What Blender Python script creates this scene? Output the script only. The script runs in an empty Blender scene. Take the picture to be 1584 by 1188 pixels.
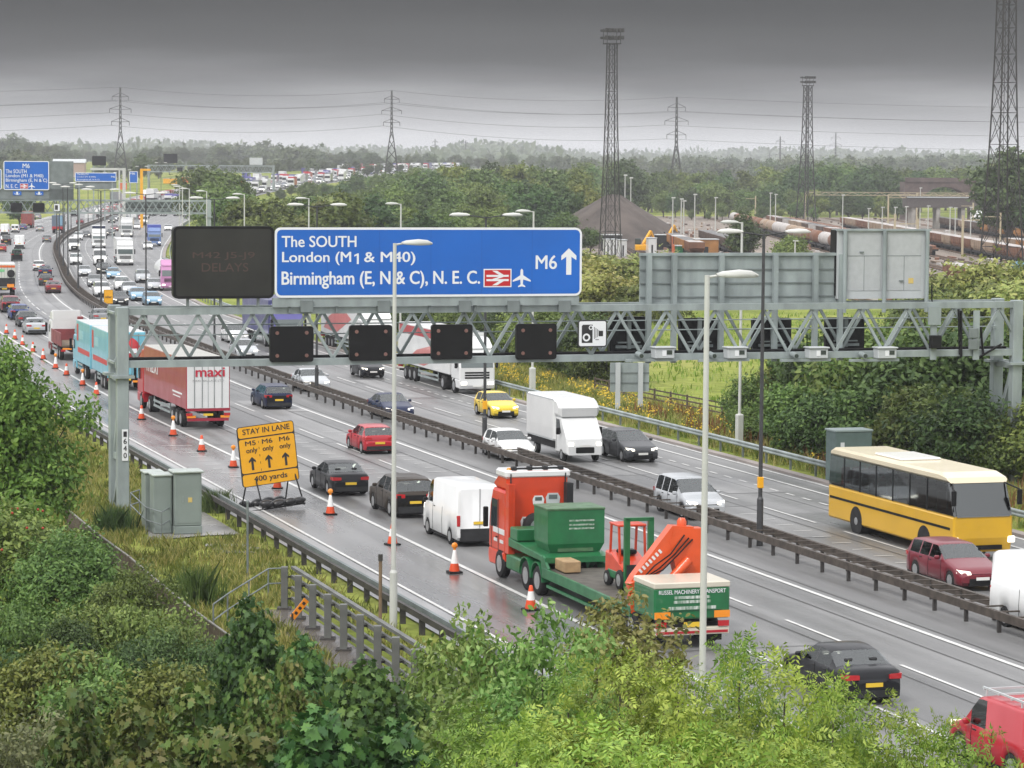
import bpy, bmesh, math, random
import numpy as np
from mathutils import Matrix, Vector
random.seed(7); RNG = np.random.default_rng(7)
S = bpy.context.scene; COL = S.collection
# ------------------------------------------------------------------ camera, sky, sun, exposure
FP, HC = 4400.0, 15.0
PITCH, ROLL = math.atan((594-262)/FP), math.radians(0.4)
cam = bpy.data.objects.new('camera', bpy.data.cameras.new('camera')); COL.objects.link(cam)
cam.data.sensor_width = 36; cam.data.lens = 36*FP/1584
cam.data.clip_start = 1; cam.data.clip_end = 30000
cam.matrix_world = Matrix.Translation((0, 0, HC)) @ Matrix.Rotation(math.pi/2-PITCH, 4, 'X') @ Matrix.Rotation(ROLL, 4, 'Z')
S.camera = cam
W = bpy.data.worlds.new('World'); S.world = W; W.use_nodes = True
nt = W.node_tree; nt.nodes.clear()
def wn(t, **k):
    n = nt.nodes.new(t)
    for a, b in k.items(): setattr(n, a, b)
    return n
SUN_EL, SUN_ROT = math.radians(48), math.radians(215)
sky = wn('ShaderNodeTexSky', sky_type='NISHITA', sun_disc=False, sun_elevation=SUN_EL, sun_rotation=SUN_ROT, dust_density=4.0)
dim = wn('ShaderNodeMix', data_type='RGBA', blend_type='MULTIPLY'); dim.inputs[0].default_value = 1
dim.inputs[7].default_value = (.8, .8, .8, 1)
nt.links.new(sky.outputs[0], dim.inputs[6])
tc = wn('ShaderNodeTexCoord'); sep = wn('ShaderNodeSeparateXYZ'); nt.links.new(tc.outputs['Generated'], sep.inputs[0])
mp = wn('ShaderNodeMapping'); mp.inputs['Scale'].default_value = (4, 4, 34); nt.links.new(tc.outputs['Generated'], mp.inputs[0])
noi = wn('ShaderNodeTexNoise'); noi.inputs['Scale'].default_value = 2.2; noi.inputs['Detail'].default_value = 5; nt.links.new(mp.outputs[0], noi.inputs[0])
ma = wn('ShaderNodeMath', operation='MULTIPLY_ADD'); ma.inputs[1].default_value = .02; ma.inputs[2].default_value = -.01; nt.links.new(noi.outputs[0], ma.inputs[0])
ad = wn('ShaderNodeMath', operation='ADD'); nt.links.new(sep.outputs[2], ad.inputs[0]); nt.links.new(ma.outputs[0], ad.inputs[1])
rp = wn('ShaderNodeValToRGB'); nt.links.new(ad.outputs[0], rp.inputs[0])
cr = rp.color_ramp; cr.elements.remove(cr.elements[1])
SKYR = [(0, .8), (.012, .55), (.02, .36), (.03, .17), (.04, .08), (.06, .045), (.078, .05), (.1, .2), (.15, .6), (.3, 1.05), (1, 1.25)]
for i, (p, v) in enumerate(SKYR):
    e = cr.elements[0] if i == 0 else cr.elements.new(p)
    e.position = p; e.color = (v*.985, v*.985, v*1.01, 1)
mul = wn('ShaderNodeMix', data_type='RGBA', blend_type='MULTIPLY'); mul.inputs[0].default_value = 1
mul.inputs[7].default_value = (10, 10, 10, 1); nt.links.new(rp.outputs[0], mul.inputs[6])
mix = wn('ShaderNodeMix', data_type='RGBA'); mix.inputs[0].default_value = .93
nt.links.new(dim.outputs[2], mix.inputs[6]); nt.links.new(mul.outputs[2], mix.inputs[7])
bg = wn('ShaderNodeBackground'); bg.inputs[1].default_value = .1; nt.links.new(mix.outputs[2], bg.inputs[0])
wo = wn('ShaderNodeOutputWorld'); nt.links.new(bg.outputs[0], wo.inputs[0])
sun = bpy.data.objects.new('sun', bpy.data.lights.new('sun', 'SUN')); COL.objects.link(sun)
sun.data.energy = 1.5; sun.data.angle = math.radians(16); sun.data.color = (1, .97, .92)
sun.rotation_euler = (math.pi/2-SUN_EL, 0, math.radians(180)-SUN_ROT)
sun.location = (0, 0, 60)
S.view_settings.view_transform = 'Standard'; S.view_settings.look = 'None'; S.view_settings.gamma = 1
S.view_settings.exposure = 0.5
S.cycles.volume_bounces = 0; S.cycles.max_bounces = 6; S.cycles.diffuse_bounces = 2; S.cycles.glossy_bounces = 2
S.cycles.transparent_max_bounces = 8; S.cycles.use_denoising = True
# ------------------------------------------------------------------ pixel <-> place
def ray(x, y):
    a = (x-792)/FP; b = (594-y)/FP; c, s = math.cos(ROLL), math.sin(ROLL)
    a, b = a*c-b*s, a*s+b*c
    cp, sp = math.cos(PITCH), math.sin(PITCH)
    return np.array([a, cp+b*sp, -sp+b*cp])
CAMP = np.array([0, 0, HC])
def G(x, y, z=0.):
    d = ray(x, y); return CAMP+d*((z-HC)/d[2])
def at(x, y, Y):                                  # the point on a pixel's ray at forward distance Y
    d = ray(x, y); return CAMP+d*(Y/d[1])
A0 = np.array([9.973, 113.246]); D0 = np.array([-.29783, .95462]); P0 = np.array([.95462, .29783])
_cp = [(*(A0+D0*s), 0) for s in (-75, -40, 0, 40, 76)]+[(-27.5, 238, 0), (-42, 293, 0), (-66.5, 420, 0), (-81, 505, 0), (-94.5, 600, 0),
    (-107, 720, .1), (-112.5, 810, .8), (-112, 900, 3.5), (-106, 1000, 7), (-92, 1250, 10), (-76, 1500, 13.5), (-50, 1800, 15), (-20, 2100, 15.5)]
_cp = np.array(_cp); _Y = _cp[:, 1]
def _nat(xs, ys):
    n = len(xs); h = np.diff(xs); M = np.zeros((n, n)); r = np.zeros(n); M[0, 0] = M[-1, -1] = 1
    for i in range(1, n-1):
        M[i, i-1] = h[i-1]; M[i, i] = 2*(h[i-1]+h[i]); M[i, i+1] = h[i]
        r[i] = 6*((ys[i+1]-ys[i])/h[i]-(ys[i]-ys[i-1])/h[i-1])
    m = np.linalg.solve(M, r)
    def f(x):
        i = np.clip(np.searchsorted(xs, x)-1, 0, n-2); d0 = xs[i+1]-x; d1 = x-xs[i]; hh = h[i]
        return m[i]*d0**3/(6*hh)+m[i+1]*d1**3/(6*hh)+(ys[i]/hh-m[i]*hh/6)*d0+(ys[i+1]/hh-m[i+1]*hh/6)*d1
    return f
_fx = _nat(_Y, _cp[:, 0])
YS = np.linspace(_Y[0], 2100, 2400); XS = _fx(YS); ZS = np.maximum(np.interp(YS, _Y, _cp[:, 2]), 0)
ZS = np.convolve(np.pad(ZS, 60, mode='edge'), np.ones(121)/121, 'valid'); ZS[YS < 640] = 0
SS = np.concatenate([[0], np.cumsum(np.hypot(np.diff(XS), np.diff(YS)))]); SS -= np.interp(A0[1], YS, SS)
TX = np.gradient(XS, SS); TY = np.gradient(YS, SS)
def road(s, t=0., z=0.):
    x, y, h, a, b = (np.interp(s, SS, q) for q in (XS, YS, ZS, TX, TY))
    l = math.hypot(a, b); return np.array([x+b/l*t, y-a/l*t, h+z])
def heading(s): return math.atan2(-np.interp(s, SS, TX), np.interp(s, SS, TY))
def st(x, y):
    i = int(np.argmin((XS-x)**2+(YS-y)**2)); return SS[i], (x-XS[i])*TY[i]-(y-YS[i])*TX[i]
def GR(px, py):
    z = 0.
    for _ in range(12):
        q = G(px, py, z) if z < 14.5 else at(px, py, 1500); z = .5*z+.5*float(np.interp(q[1], YS, ZS))
    q = G(px, py, z); return q
def smooth(a, b, x):
    u = np.clip((x-a)/(b-a), 0, 1); return u*u*(3-2*u)
def gz(x, y):
    x = np.asarray(x, float); y = np.asarray(y, float)
    rz = np.interp(y, YS, ZS); rx = np.interp(y, YS, XS)
    z = rz*(1-smooth(34, 140, np.abs(x-rx)))
    a = x/np.maximum(y, 50)
    z = z+18*smooth(1100, 1900, y)*(1-smooth(-.12, -.085, a))
    z = z+np.where(y > 2600, smooth(2600, 6000, y)*(34+10*np.sin(x*.0021+1)+8*np.sin(x*.0051+y*.0007)), 0)
    return z-.06
# ------------------------------------------------------------------ materials
MATS = {}
def mat(name, col, rough=.5, metal=0, var=0, vscale=3, coat=0, bump=0, bscale=30, emit=0, alpha=None, spec=.5, detail=4, col2=None, stretch=None):
    if name in MATS: return MATS[name]
    m = bpy.data.materials.new(name); m.use_nodes = True; n = m.node_tree; b = n.nodes['Principled BSDF']
    b.inputs['Base Color'].default_value = (*col, 1); b.inputs['Roughness'].default_value = rough
    b.inputs['Metallic'].default_value = metal; b.inputs['Coat Weight'].default_value = coat
    b.inputs['Specular IOR Level'].default_value = spec
    t = n.nodes.new('ShaderNodeTexCoord'); mpn = n.nodes.new('ShaderNodeMapping'); n.links.new(t.outputs['Object'], mpn.inputs[0])
    if stretch: mpn.inputs['Scale'].default_value = stretch
    if var:
        z = n.nodes.new('ShaderNodeTexNoise'); z.inputs['Scale'].default_value = vscale; z.inputs['Detail'].default_value = detail
        n.links.new(mpn.outputs[0], z.inputs[0])
        r = n.nodes.new('ShaderNodeValToRGB'); n.links.new(z.outputs[0], r.inputs[0])
        c2 = col2 or tuple(c*(1-var) for c in col)
        r.color_ramp.elements[0].position = .32; r.color_ramp.elements[1].position = .66
        r.color_ramp.elements[0].color = (*c2, 1); r.color_ramp.elements[1].color = (*col, 1)
        n.links.new(r.outputs[0], b.inputs['Base Color'])
        q = n.nodes.new('ShaderNodeMath'); q.operation = 'MULTIPLY_ADD'; q.inputs[1].default_value = -.25; q.inputs[2].default_value = min(1, rough+.13)
        n.links.new(z.outputs[0], q.inputs[0]); n.links.new(q.outputs[0], b.inputs['Roughness'])
    if bump:
        z2 = n.nodes.new('ShaderNodeTexNoise'); z2.inputs['Scale'].default_value = bscale; z2.inputs['Detail'].default_value = 3
        n.links.new(mpn.outputs[0], z2.inputs[0]); bp = n.nodes.new('ShaderNodeBump'); bp.inputs['Strength'].default_value = bump
        n.links.new(z2.outputs[0], bp.inputs['Height']); n.links.new(bp.outputs[0], b.inputs['Normal'])
    if emit: b.inputs['Emission Color'].default_value = (*col, 1); b.inputs['Emission Strength'].default_value = emit
    MATS[name] = m; return m
def paint(name, col, rough=.34, dirt=.1): return mat('paint_'+name, col, rough, coat=.3 if max(col) > .06 else .1, var=dirt, vscale=.7, detail=6, spec=.5 if max(col) > .06 else .25)
def leafmat(name, c1, c2, c3):
    m = bpy.data.materials.new(name); m.use_nodes = True; n = m.node_tree; b = n.nodes['Principled BSDF']
    g = n.nodes.new('ShaderNodeNewGeometry'); r = n.nodes.new('ShaderNodeValToRGB'); n.links.new(g.outputs['Random Per Island'], r.inputs[0])
    r.color_ramp.elements[0].color = (*c1, 1); r.color_ramp.elements[1].color = (*c3, 1)
    e = r.color_ramp.elements.new(.5); e.color = (*c2, 1)
    oi = n.nodes.new('ShaderNodeObjectInfo'); hs = n.nodes.new('ShaderNodeHueSaturation')
    mr = n.nodes.new('ShaderNodeMapRange'); mr.inputs[3].default_value = .7; mr.inputs[4].default_value = 1.3; n.links.new(oi.outputs['Random'], mr.inputs[0])
    n.links.new(mr.outputs[0], hs.inputs['Value']); n.links.new(r.outputs[0], hs.inputs['Color'])
    mh = n.nodes.new('ShaderNodeMath'); mh.operation = 'MULTIPLY'; mh.inputs[1].default_value = 7.13; n.links.new(oi.outputs['Random'], mh.inputs[0])
    mf = n.nodes.new('ShaderNodeMath'); mf.operation = 'FRACT'; n.links.new(mh.outputs[0], mf.inputs[0])
    m2 = n.nodes.new('ShaderNodeMapRange'); m2.inputs[3].default_value = .475; m2.inputs[4].default_value = .52; n.links.new(mf.outputs[0], m2.inputs[0])
    n.links.new(m2.outputs[0], hs.inputs['Hue'])
    n.links.new(hs.outputs[0], b.inputs['Base Color']); b.inputs['Roughness'].default_value = .55; b.inputs['Specular IOR Level'].default_value = .3
    tr = n.nodes.new('ShaderNodeBsdfTranslucent'); n.links.new(hs.outputs[0], tr.inputs[0])
    mx = n.nodes.new('ShaderNodeMixShader'); mx.inputs[0].default_value = .22
    n.links.new(b.outputs[0], mx.inputs[1]); n.links.new(tr.outputs[0], mx.inputs[2]); n.links.new(mx.outputs[0], n.nodes['Material Output'].inputs[0])
    MATS[name] = m; return m
GLASS = mat('dark_glass', (.03, .04, .045), .08, spec=.8)
GLASSB = mat('windscreen_glass', (.10, .125, .125), .08, spec=.8)
RUBBER = mat('tyre_rubber', (.022, .022, .023), .75, spec=.18)
RIM = mat('alloy', (.42, .43, .44), .35, metal=.6)
BLACK = mat('black_plastic', (.012, .012, .013), .5, spec=.18, var=.3)
TRIM = mat('dark_trim', (.035, .036, .038), .55, spec=.18, var=.3)
REDL = mat('red_lens', (.45, .015, .02), .2, coat=.5)
REDON = mat('lit_red_lens', (.9, .05, .05), .3, emit=.5)
AMBER = mat('amber_lens', (.85, .28, .02), .25, coat=.4)
WLENS = mat('clear_lens', (.7, .72, .75), .12, coat=.6)
LITL = mat('lit_headlamp', (1, .95, .82), .3, emit=1.2)
PLY = mat('yellow_plate', (.75, .50, .04), .4); PLW = mat('white_plate', (.75, .75, .72), .4)
STEEL = mat('galvanised_steel', (.33, .38, .38), .5, metal=.1, var=.34, vscale=1.3, detail=8, stretch=(1, 1, .35))
STEELD = mat('dull_steel', (.20, .23, .23), .55, metal=.15, var=.3, vscale=.9)
PALEST = mat('pale_grey_metal', (.50, .53, .54), .5, var=.12, vscale=.6)
DARKST = mat('weathered_dark_steel', (.055, .05, .047), .6, var=.45, vscale=1.6, detail=6)
RUSTY = mat('brown_weathered_steel', (.085, .068, .055), .6, var=.5, vscale=2.5, detail=6)
LATT = mat('lattice_steel', (.055, .053, .05), .7, var=.3, spec=.2)
CHASS = mat('chassis_black', (.03, .03, .032), .6, spec=.18, var=.3)
WHITEP = paint('white', (.72, .73, .73)); CREAM = paint('cream', (.62, .58, .48))
LAMPW = mat('lamp_post_white', (.56, .57, .54), .45, var=.15, vscale=.8)
LAMPD = mat('lamp_post_dark', (.05, .052, .055), .5, var=.3)
SIGNB = mat('sign_blue', (.002, .125, .54), .35, coat=.15, var=.16, vscale=.25, detail=7)
SIGNW = mat('sign_white', (.76, .78, .8), .4)
SIGNY = mat('sign_yellow', (.83, .40, .008), .4, var=.06)
SIGNK = mat('sign_black', (.02, .02, .022), .5); SIGNR = mat('sign_red', (.5, .012, .02), .4)
CONC = mat('concrete', (.36, .34, .31), .6, var=.35, vscale=.8, detail=8, bump=.15, bscale=20)
WOOD = mat('weathered_timber', (.10, .075, .055), .8, var=.4, vscale=2, stretch=(1, 1, 8))
BARK = mat('bark', (.09, .075, .055), .9, var=.4, vscale=3)
# ------------------------------------------------------------------ mesh building
class MB:
    def __init__(s): s.v = []; s.f = []; s.sm = []; s.mi = []; s.cur = 0
    def add(s, vs, fs, sm=False):
        o = len(s.v); s.v += [tuple(map(float, p)) for p in vs]
        for f in fs: s.f.append(tuple(i+o for i in f)); s.sm.append(sm); s.mi.append(s.cur)
        return s
    def box(s, x0, x1, y0, y1, z0, z1, c=0):
        if c:
            p = []
            for X, sx in ((x0, 1), (x1, -1)):
                for Y, sy in ((y0, 1), (y1, -1)):
                    for Z, sz in ((z0, 1), (z1, -1)):
                        p += [(X, Y+sy*c, Z+sz*c), (X+sx*c, Y, Z+sz*c), (X+sx*c, Y+sy*c, Z)]
            return s.hull(p)
        return s.add([(x0, y0, z0), (x1, y0, z0), (x1, y1, z0), (x0, y1, z0), (x0, y0, z1), (x1, y0, z1), (x1, y1, z1), (x0, y1, z1)],
                     [(3, 2, 1, 0), (4, 5, 6, 7), (0, 1, 5, 4), (1, 2, 6, 5), (2, 3, 7, 6), (3, 0, 4, 7)])
    def hull(s, pts, sm=False):
        bm = bmesh.new()
        for p in pts: bm.verts.new(p)
        r = bmesh.ops.convex_hull(bm, input=bm.verts[:])
        bmesh.ops.dissolve_limit(bm, angle_limit=.02, verts=bm.verts[:], edges=bm.edges[:])
        bm.verts.index_update()
        s.add([v.co[:] for v in bm.verts], [tuple(v.index for v in f.verts) for f in bm.faces], sm); bm.free(); return s
    def prof(s, pts, x0, x1, c=0):               # convex YZ outline swept across X
        if not c: return s.hull([(x, *p) for p in pts for x in (x0, x1)])
        cy = sum(p[0] for p in pts)/len(pts); cz = sum(p[1] for p in pts)/len(pts)
        i = [(p[0]-math.copysign(min(c, abs(p[0]-cy)), p[0]-cy), p[1]-math.copysign(min(c, abs(p[1]-cz)), p[1]-cz)) for p in pts]
        return s.hull([(x, *p) for p in pts for x in (x0+c, x1-c)]+[(x, *p) for p in i for x in (x0, x1)])
    def poly(s, pts, y, th=0):                    # XZ outline facing -Y
        n = len(pts); v = [(a, y, b) for a, b in pts]
        if not th: return s.add(v, [tuple(range(n))])
        v2 = [(a, y+th, b) for a, b in pts]
        return s.add(v+v2, [tuple(range(n)), tuple(range(2*n-1, n-1, -1))]+[(i, i+n, (i+1) % n+n, (i+1) % n) for i in range(n)])
    def tube(s, p, q, r, r2=None, n=8, cap=True, sm=True):
        p = Vector(p); q = Vector(q); d = (q-p)
        if d.length < 1e-6: return s
        d.normalize(); u = d.orthogonal().normalized(); w = d.cross(u); r2 = r if r2 is None else r2
        v = []
        for c, R in ((p, r), (q, r2)):
            v += [c+(u*math.cos(2*math.pi*i/n)+w*math.sin(2*math.pi*i/n))*R for i in range(n)]
        s.add(v, [(i, (i+1) % n, (i+1) % n+n, i+n) for i in range(n)], sm)
        if cap: s.add(v, [tuple(range(n-1, -1, -1)), tuple(range(n, 2*n))])
        return s
    def bar(s, p, q, w, h, up=(0, 0, 1)):
        p = Vector(p); q = Vector(q); d = (q-p).normalized(); x = d.cross(Vector(up))
        x = d.orthogonal() if x.length < 1e-4 else x
        x.normalize(); z = x.cross(d)
        v = [c+x*a*w/2+z*b*h/2 for c in (p, q) for a, b in ((-1, -1), (1, -1), (1, 1), (-1, 1))]
        return s.add(v, [(3, 2, 1, 0), (4, 5, 6, 7), (0, 1, 5, 4), (1, 2, 6, 5), (2, 3, 7, 6), (3, 0, 4, 7)])
    def lathe(s, prof, c=(0, 0, 0), n=14, axis='z', sm=True):
        v = []
        for r, h in prof:
            for i in range(n):
                a = 2*math.pi*i/n; k, l = r*math.cos(a), r*math.sin(a)
                v.append((c[0]+k, c[1]+l, c[2]+h) if axis == 'z' else ((c[0]+h, c[1]+k, c[2]+l) if axis == 'x' else (c[0]+k, c[1]+h, c[2]+l)))
        m = len(prof)
        f = [(j*n+i, j*n+(i+1) % n, (j+1)*n+(i+1) % n, (j+1)*n+i) for j in range(m-1) for i in range(n)]
        s.add(v, f, sm); s.add(v, [tuple(range(n-1, -1, -1)), tuple(range((m-1)*n, m*n))]); return s
    def sphere(s, c, r, sc=(1, 1, 1), n=10, m=6):
        v = []; f = []
        for j in range(m+1):
            a = math.pi*j/m
            for i in range(n):
                b = 2*math.pi*i/n; v.append((c[0]+r*sc[0]*math.sin(a)*math.cos(b), c[1]+r*sc[1]*math.sin(a)*math.sin(b), c[2]+r*sc[2]*math.cos(a)))
        for j in range(m):
            for i in range(n): f.append((j*n+i, (j+1)*n+i, (j+1)*n+(i+1) % n, j*n+(i+1) % n))
        return s.add(v, f, True)
    def mesh(s, name, mats):
        me = bpy.data.meshes.new(name); me.from_pydata(s.v, [], s.f)
        if any(s.sm): me.polygons.foreach_set('use_smooth', s.sm)
        for m in (mats if isinstance(mats, (list, tuple)) else [mats]): me.materials.append(m)
        if any(s.mi): me.polygons.foreach_set('material_index', s.mi)
        me.update(); return me
    def build(s, name, m, parent=None):
        return ob(name, s.mesh(name, m), parent)
def ob(name, data, parent=None):
    o = bpy.data.objects.new(name, data); COL.objects.link(o)
    if parent: o.parent = parent; CH.setdefault(parent.name, []).append(o)
    return o
CH = {}
def tag(o, label=None, cat=None, group=None, kind=None):
    for k, v in (('label', label), ('category', cat), ('group', group), ('kind', kind)):
        if v: o[k] = v
    return o
def empty(name, loc, rz=0, label=None, cat=None, group=None):
    o = bpy.data.objects.new(name, None); COL.objects.link(o); o.location = tuple(map(float, loc)); o.rotation_euler = (0, 0, rz)
    o.empty_display_size = .3
    return tag(o, label, cat, group)
def struct(o): o['kind'] = 'structure'; return o
def copy_tree(o, parent=None):
    c = o.copy(); COL.objects.link(c)
    if parent: c.parent = parent; CH.setdefault(parent.name, []).append(c)
    for ch in list(CH.get(o.name, [])): copy_tree(ch, c)
    return c
def textmesh(txt, off=.012, sp=1.0):
    cu = bpy.data.curves.new('lettering', 'FONT'); cu.body = txt; cu.offset = off; cu.resolution_u = 4; cu.space_character = sp
    o = bpy.data.objects.new('lettering', cu); COL.objects.link(o)
    dg = bpy.context.evaluated_depsgraph_get(); dg.update()
    me = bpy.data.meshes.new_from_object(o.evaluated_get(dg)); bpy.data.objects.remove(o); bpy.data.curves.remove(cu)
    return me
def text(txt, m, parent, x0, x1, z0, z1, y=-.006, off=.012, name='lettering', face='-y', keep=False):
    me = textmesh(txt, 0); n = len(me.vertices); a = np.zeros(n*3); me.vertices.foreach_get('co', a); a = a.reshape(-1, 3)
    mn, mx = a.min(0), a.max(0); sx = (x1-x0)/(mx[0]-mn[0]); sz = (z1-z0)/(mx[1]-mn[1])
    u = x0+(a[:, 0]-mn[0])*sx; v = z0+(a[:, 1]-mn[1])*sz
    if face == '-y': b = np.stack([u, np.full(n, y), v], 1)
    elif face == '+y': b = np.stack([-u, np.full(n, y), v], 1)
    elif face == '-x': b = np.stack([np.full(n, y), -u, v], 1)     # reads from the left-hand side of a vehicle
    else: b = np.stack([np.full(n, y), u, v], 1)
    me.vertices.foreach_set('co', b.ravel()); me.update()
    if off > 0 and face == '-y':
        o0 = [tuple(v.co) for v in me.vertices]; fs = [tuple(q.vertices) for q in me.polygons]; mb = MB(); hgt = (z1-z0)*off*1.1
        for k, (dx, dz) in enumerate(((0, 0), (-1, .4), (1, -.4), (.4, 1), (-.4, -1))): mb.add([(x+dx*hgt, yy-.0012*k, z+dz*hgt*.6) for x, yy, z in o0], fs)
        bpy.data.meshes.remove(me); return mb.build(name, m, parent)
    me.materials.clear(); me.materials.append(m)
    return ob(name, me, parent)
# ------------------------------------------------------------------ ground, roads
def nodes_mat(name):
    m = bpy.data.materials.new(name); m.use_nodes = True; return m, m.node_tree, m.node_tree.nodes['Principled BSDF']
def ramp(n, src, stops):
    r = n.nodes.new('ShaderNodeValToRGB'); n.links.new(src, r.inputs[0]); c = r.color_ramp
    c.elements[0].position, c.elements[0].color = stops[0][0], (*stops[0][1], 1)
    c.elements[1].position, c.elements[1].color = stops[-1][0], (*stops[-1][1], 1)
    for p, q in stops[1:-1]: c.elements.new(p).color = (*q, 1)
    return r
def noise(n, vec, scale, det=4, rough=.55):
    z = n.nodes.new('ShaderNodeTexNoise'); z.inputs['Scale'].default_value = scale; z.inputs['Detail'].default_value = det
    z.inputs['Roughness'].default_value = rough; n.links.new(vec, z.inputs[0]); return z
def mixc(n, f, a, b, blend='MIX'):
    x = n.nodes.new('ShaderNodeMix'); x.data_type = 'RGBA'; x.blend_type = blend
    if hasattr(f, 'links'): n.links.new(f, x.inputs[0])
    else: x.inputs[0].default_value = f
    n.links.new(a, x.inputs[6]); n.links.new(b, x.inputs[7]); return x
m, n, b = nodes_mat('meadow_ground'); t = n.nodes.new('ShaderNodeTexCoord').outputs['Object']
g1 = ramp(n, noise(n, t, .035, 6).outputs[0], [(.3, (.11, .14, .03)), (.45, (.19, .235, .045)), (.58, (.27, .30, .075)), (.75, (.31, .28, .11))])
g2 = ramp(n, noise(n, t, .9, 6, .7).outputs[0], [(.3, (.55, .55, .5)), (.7, (1.2, 1.2, 1.1))])
n.links.new(mixc(n, 1, g1.outputs[0], g2.outputs[0], 'MULTIPLY').outputs[2], b.inputs['Base Color']); b.inputs['Roughness'].default_value = .95
b.inputs['Specular IOR Level'].default_value = .1; GROUND = m
def road_mat(name, base, var, wet, tint=(1, 1, 1)):
    m, n, b = nodes_mat(name); uv = n.nodes.new('ShaderNodeTexCoord').outputs['UV']
    mpn = n.nodes.new('ShaderNodeMapping'); mpn.inputs['Scale'].default_value = (1, .045, 1); n.links.new(uv, mpn.inputs[0])
    s1 = noise(n, mpn.outputs[0], 1.1, 5, .6)                       # lengthwise tracks
    p1 = noise(n, uv, .10, 6, .6)                                    # patches
    f1 = noise(n, uv, 28, 2)                                         # stone chippings
    c1 = ramp(n, s1.outputs[0], [(.3, tuple(base*(1-var)*k for k in tint)), (.7, tuple(base*(1+var)*k for k in tint))])
    c2 = ramp(n, f1.outputs[0], [(.3, (.72,)*3), (.7, (1.25,)*3)]); c3 = ramp(n, p1.outputs[0], [(.33, (.74,)*3), (.66, (1.14,)*3)])
    sx = n.nodes.new('ShaderNodeSeparateXYZ'); n.links.new(uv, sx.inputs[0])
    def mth(op, a, b_, c=None):
        q = n.nodes.new('ShaderNodeMath'); q.operation = op
        for i, v in enumerate((a, b_, c)):
            if v is None: continue
            if hasattr(v, 'links'): n.links.new(v, q.inputs[i])
            else: q.inputs[i].default_value = v
        return q.outputs[0]
    wv = mth('COSINE', mth('MULTIPLY', mth('ADD', sx.outputs[0], 12.4), 6.2832/1.75), None)
    tr = ramp(n, mth('MULTIPLY_ADD', wv, .25, .5), [(.25, (1.07,)*3), (.75, (.84,)*3)])
    x = mixc(n, 1, mixc(n, 1, c1.outputs[0], c2.outputs[0], 'MULTIPLY').outputs[2], c3.outputs[0], 'MULTIPLY')
    x = mixc(n, .0 if name in ('ballast', 'median_dirt', 'concrete_channel') else .8, x.outputs[2], mixc(n, 1, x.outputs[2], tr.outputs[0], 'MULTIPLY').outputs[2])
    n.links.new(x.outputs[2], b.inputs['Base Color'])
    ad = n.nodes.new('ShaderNodeMath'); ad.operation = 'ADD'; n.links.new(s1.outputs[0], ad.inputs[0]); n.links.new(p1.outputs[0], ad.inputs[1])
    mr = n.nodes.new('ShaderNodeMapRange'); mr.inputs[1].default_value = .7; mr.inputs[2].default_value = 1.3
    mr.inputs[3].default_value = wet[0]; mr.inputs[4].default_value = wet[1]; n.links.new(ad.outputs[0], mr.inputs[0]); n.links.new(mr.outputs[0], b.inputs['Roughness'])
    bp = n.nodes.new('ShaderNodeBump'); bp.inputs['Strength'].default_value = .12; bp.inputs['Distance'].default_value = .02
    n.links.new(f1.outputs[0], bp.inputs['Height']); n.links.new(bp.outputs[0], b.inputs['Normal']); return m
ASPH = road_mat('wet_asphalt', .185, .26, (.26, .6)); SHOULD = road_mat('wet_shoulder_asphalt', .185, .26, (.12, .42))
CHAN = road_mat('concrete_channel', .30, .12, (.3, .6)); DIRT = road_mat('median_dirt', .17, .35, (.4, .8)); ASPH.node_tree.nodes['Principled BSDF'].inputs['Specular IOR Level'].default_value = .36; BALL = road_mat('ballast', .19, .45, (.75, .95), (1.15, .95, .78))
DIRT.node_tree.nodes['Principled BSDF'].inputs['Specular IOR Level'].default_value = .3
PAINTW = mat('road_paint', (.66, .66, .64), .4, var=.25, vscale=2.5, detail=6)
def srange(s0, s1):
    q = [s0]
    while q[-1] < s1: q.append(min(s1, q[-1]+(3 if q[-1] < 120 else 8)))
    return q
def EX(s): return 11*float(smooth(190, 540, s))            # the far carriageway widens for the junction
def strip(mb, t0, t1, s0, s1, z=0., uv=None, ex=(0, 0)):
    q = srange(s0, s1); v = []
    for s in q:
        for t, k in zip((t0, t1), ex):
            t = t+k*EX(s); v.append(road(s, t, z))
            if uv is not None: uv.append((t, s))
    mb.add(v, [(2*i, 2*i+1, 2*i+3, 2*i+2) for i in range(len(q)-1)]); return mb
def sheet(name, m, t0, t1, s0, s1, z, ex=(0, 0)):
    mb = MB(); uv = []; strip(mb, t0, t1, s0, s1, z, uv, ex); o = struct(mb.build(name, m)); me = o.data
    l = me.uv_layers.new(name='UVMap'); vi = np.zeros(len(me.loops), 'i'); me.loops.foreach_get('vertex_index', vi)
    l.data.foreach_set('uv', np.array(uv)[vi].ravel()); return o
SE = 1900
rows = np.concatenate([np.linspace(-60, 300, 46), np.geomspace(310, 11000, 75)]); cols = np.linspace(-1, 1, 91)
gx = np.stack([c for c in [np.sign(cols)*np.abs(cols)**1.15*(90+max(y, 0)*.34) for y in rows]]); gy = np.repeat(rows[:, None], 91, 1)
gzv = gz(gx, gy); nr, nc = gx.shape; idx = np.arange(nr*nc).reshape(nr, nc)
mb = MB(); mb.v = [tuple(p) for p in np.stack([gx, gy, gzv], -1).reshape(-1, 3).tolist()]
mb.f = [tuple(p) for p in np.stack([idx[:-1, :-1], idx[:-1, 1:], idx[1:, 1:], idx[1:, :-1]], -1).reshape(-1, 4).tolist()]
mb.sm = [True]*len(mb.f); mb.mi = [0]*len(mb.f); struct(mb.build('ground', GROUND))
sheet('road', ASPH, -13.2, 11.6, -78, SE, 0); sheet('hard_shoulder', SHOULD, -16.9, -13.2, -78, SE, 0)
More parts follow.
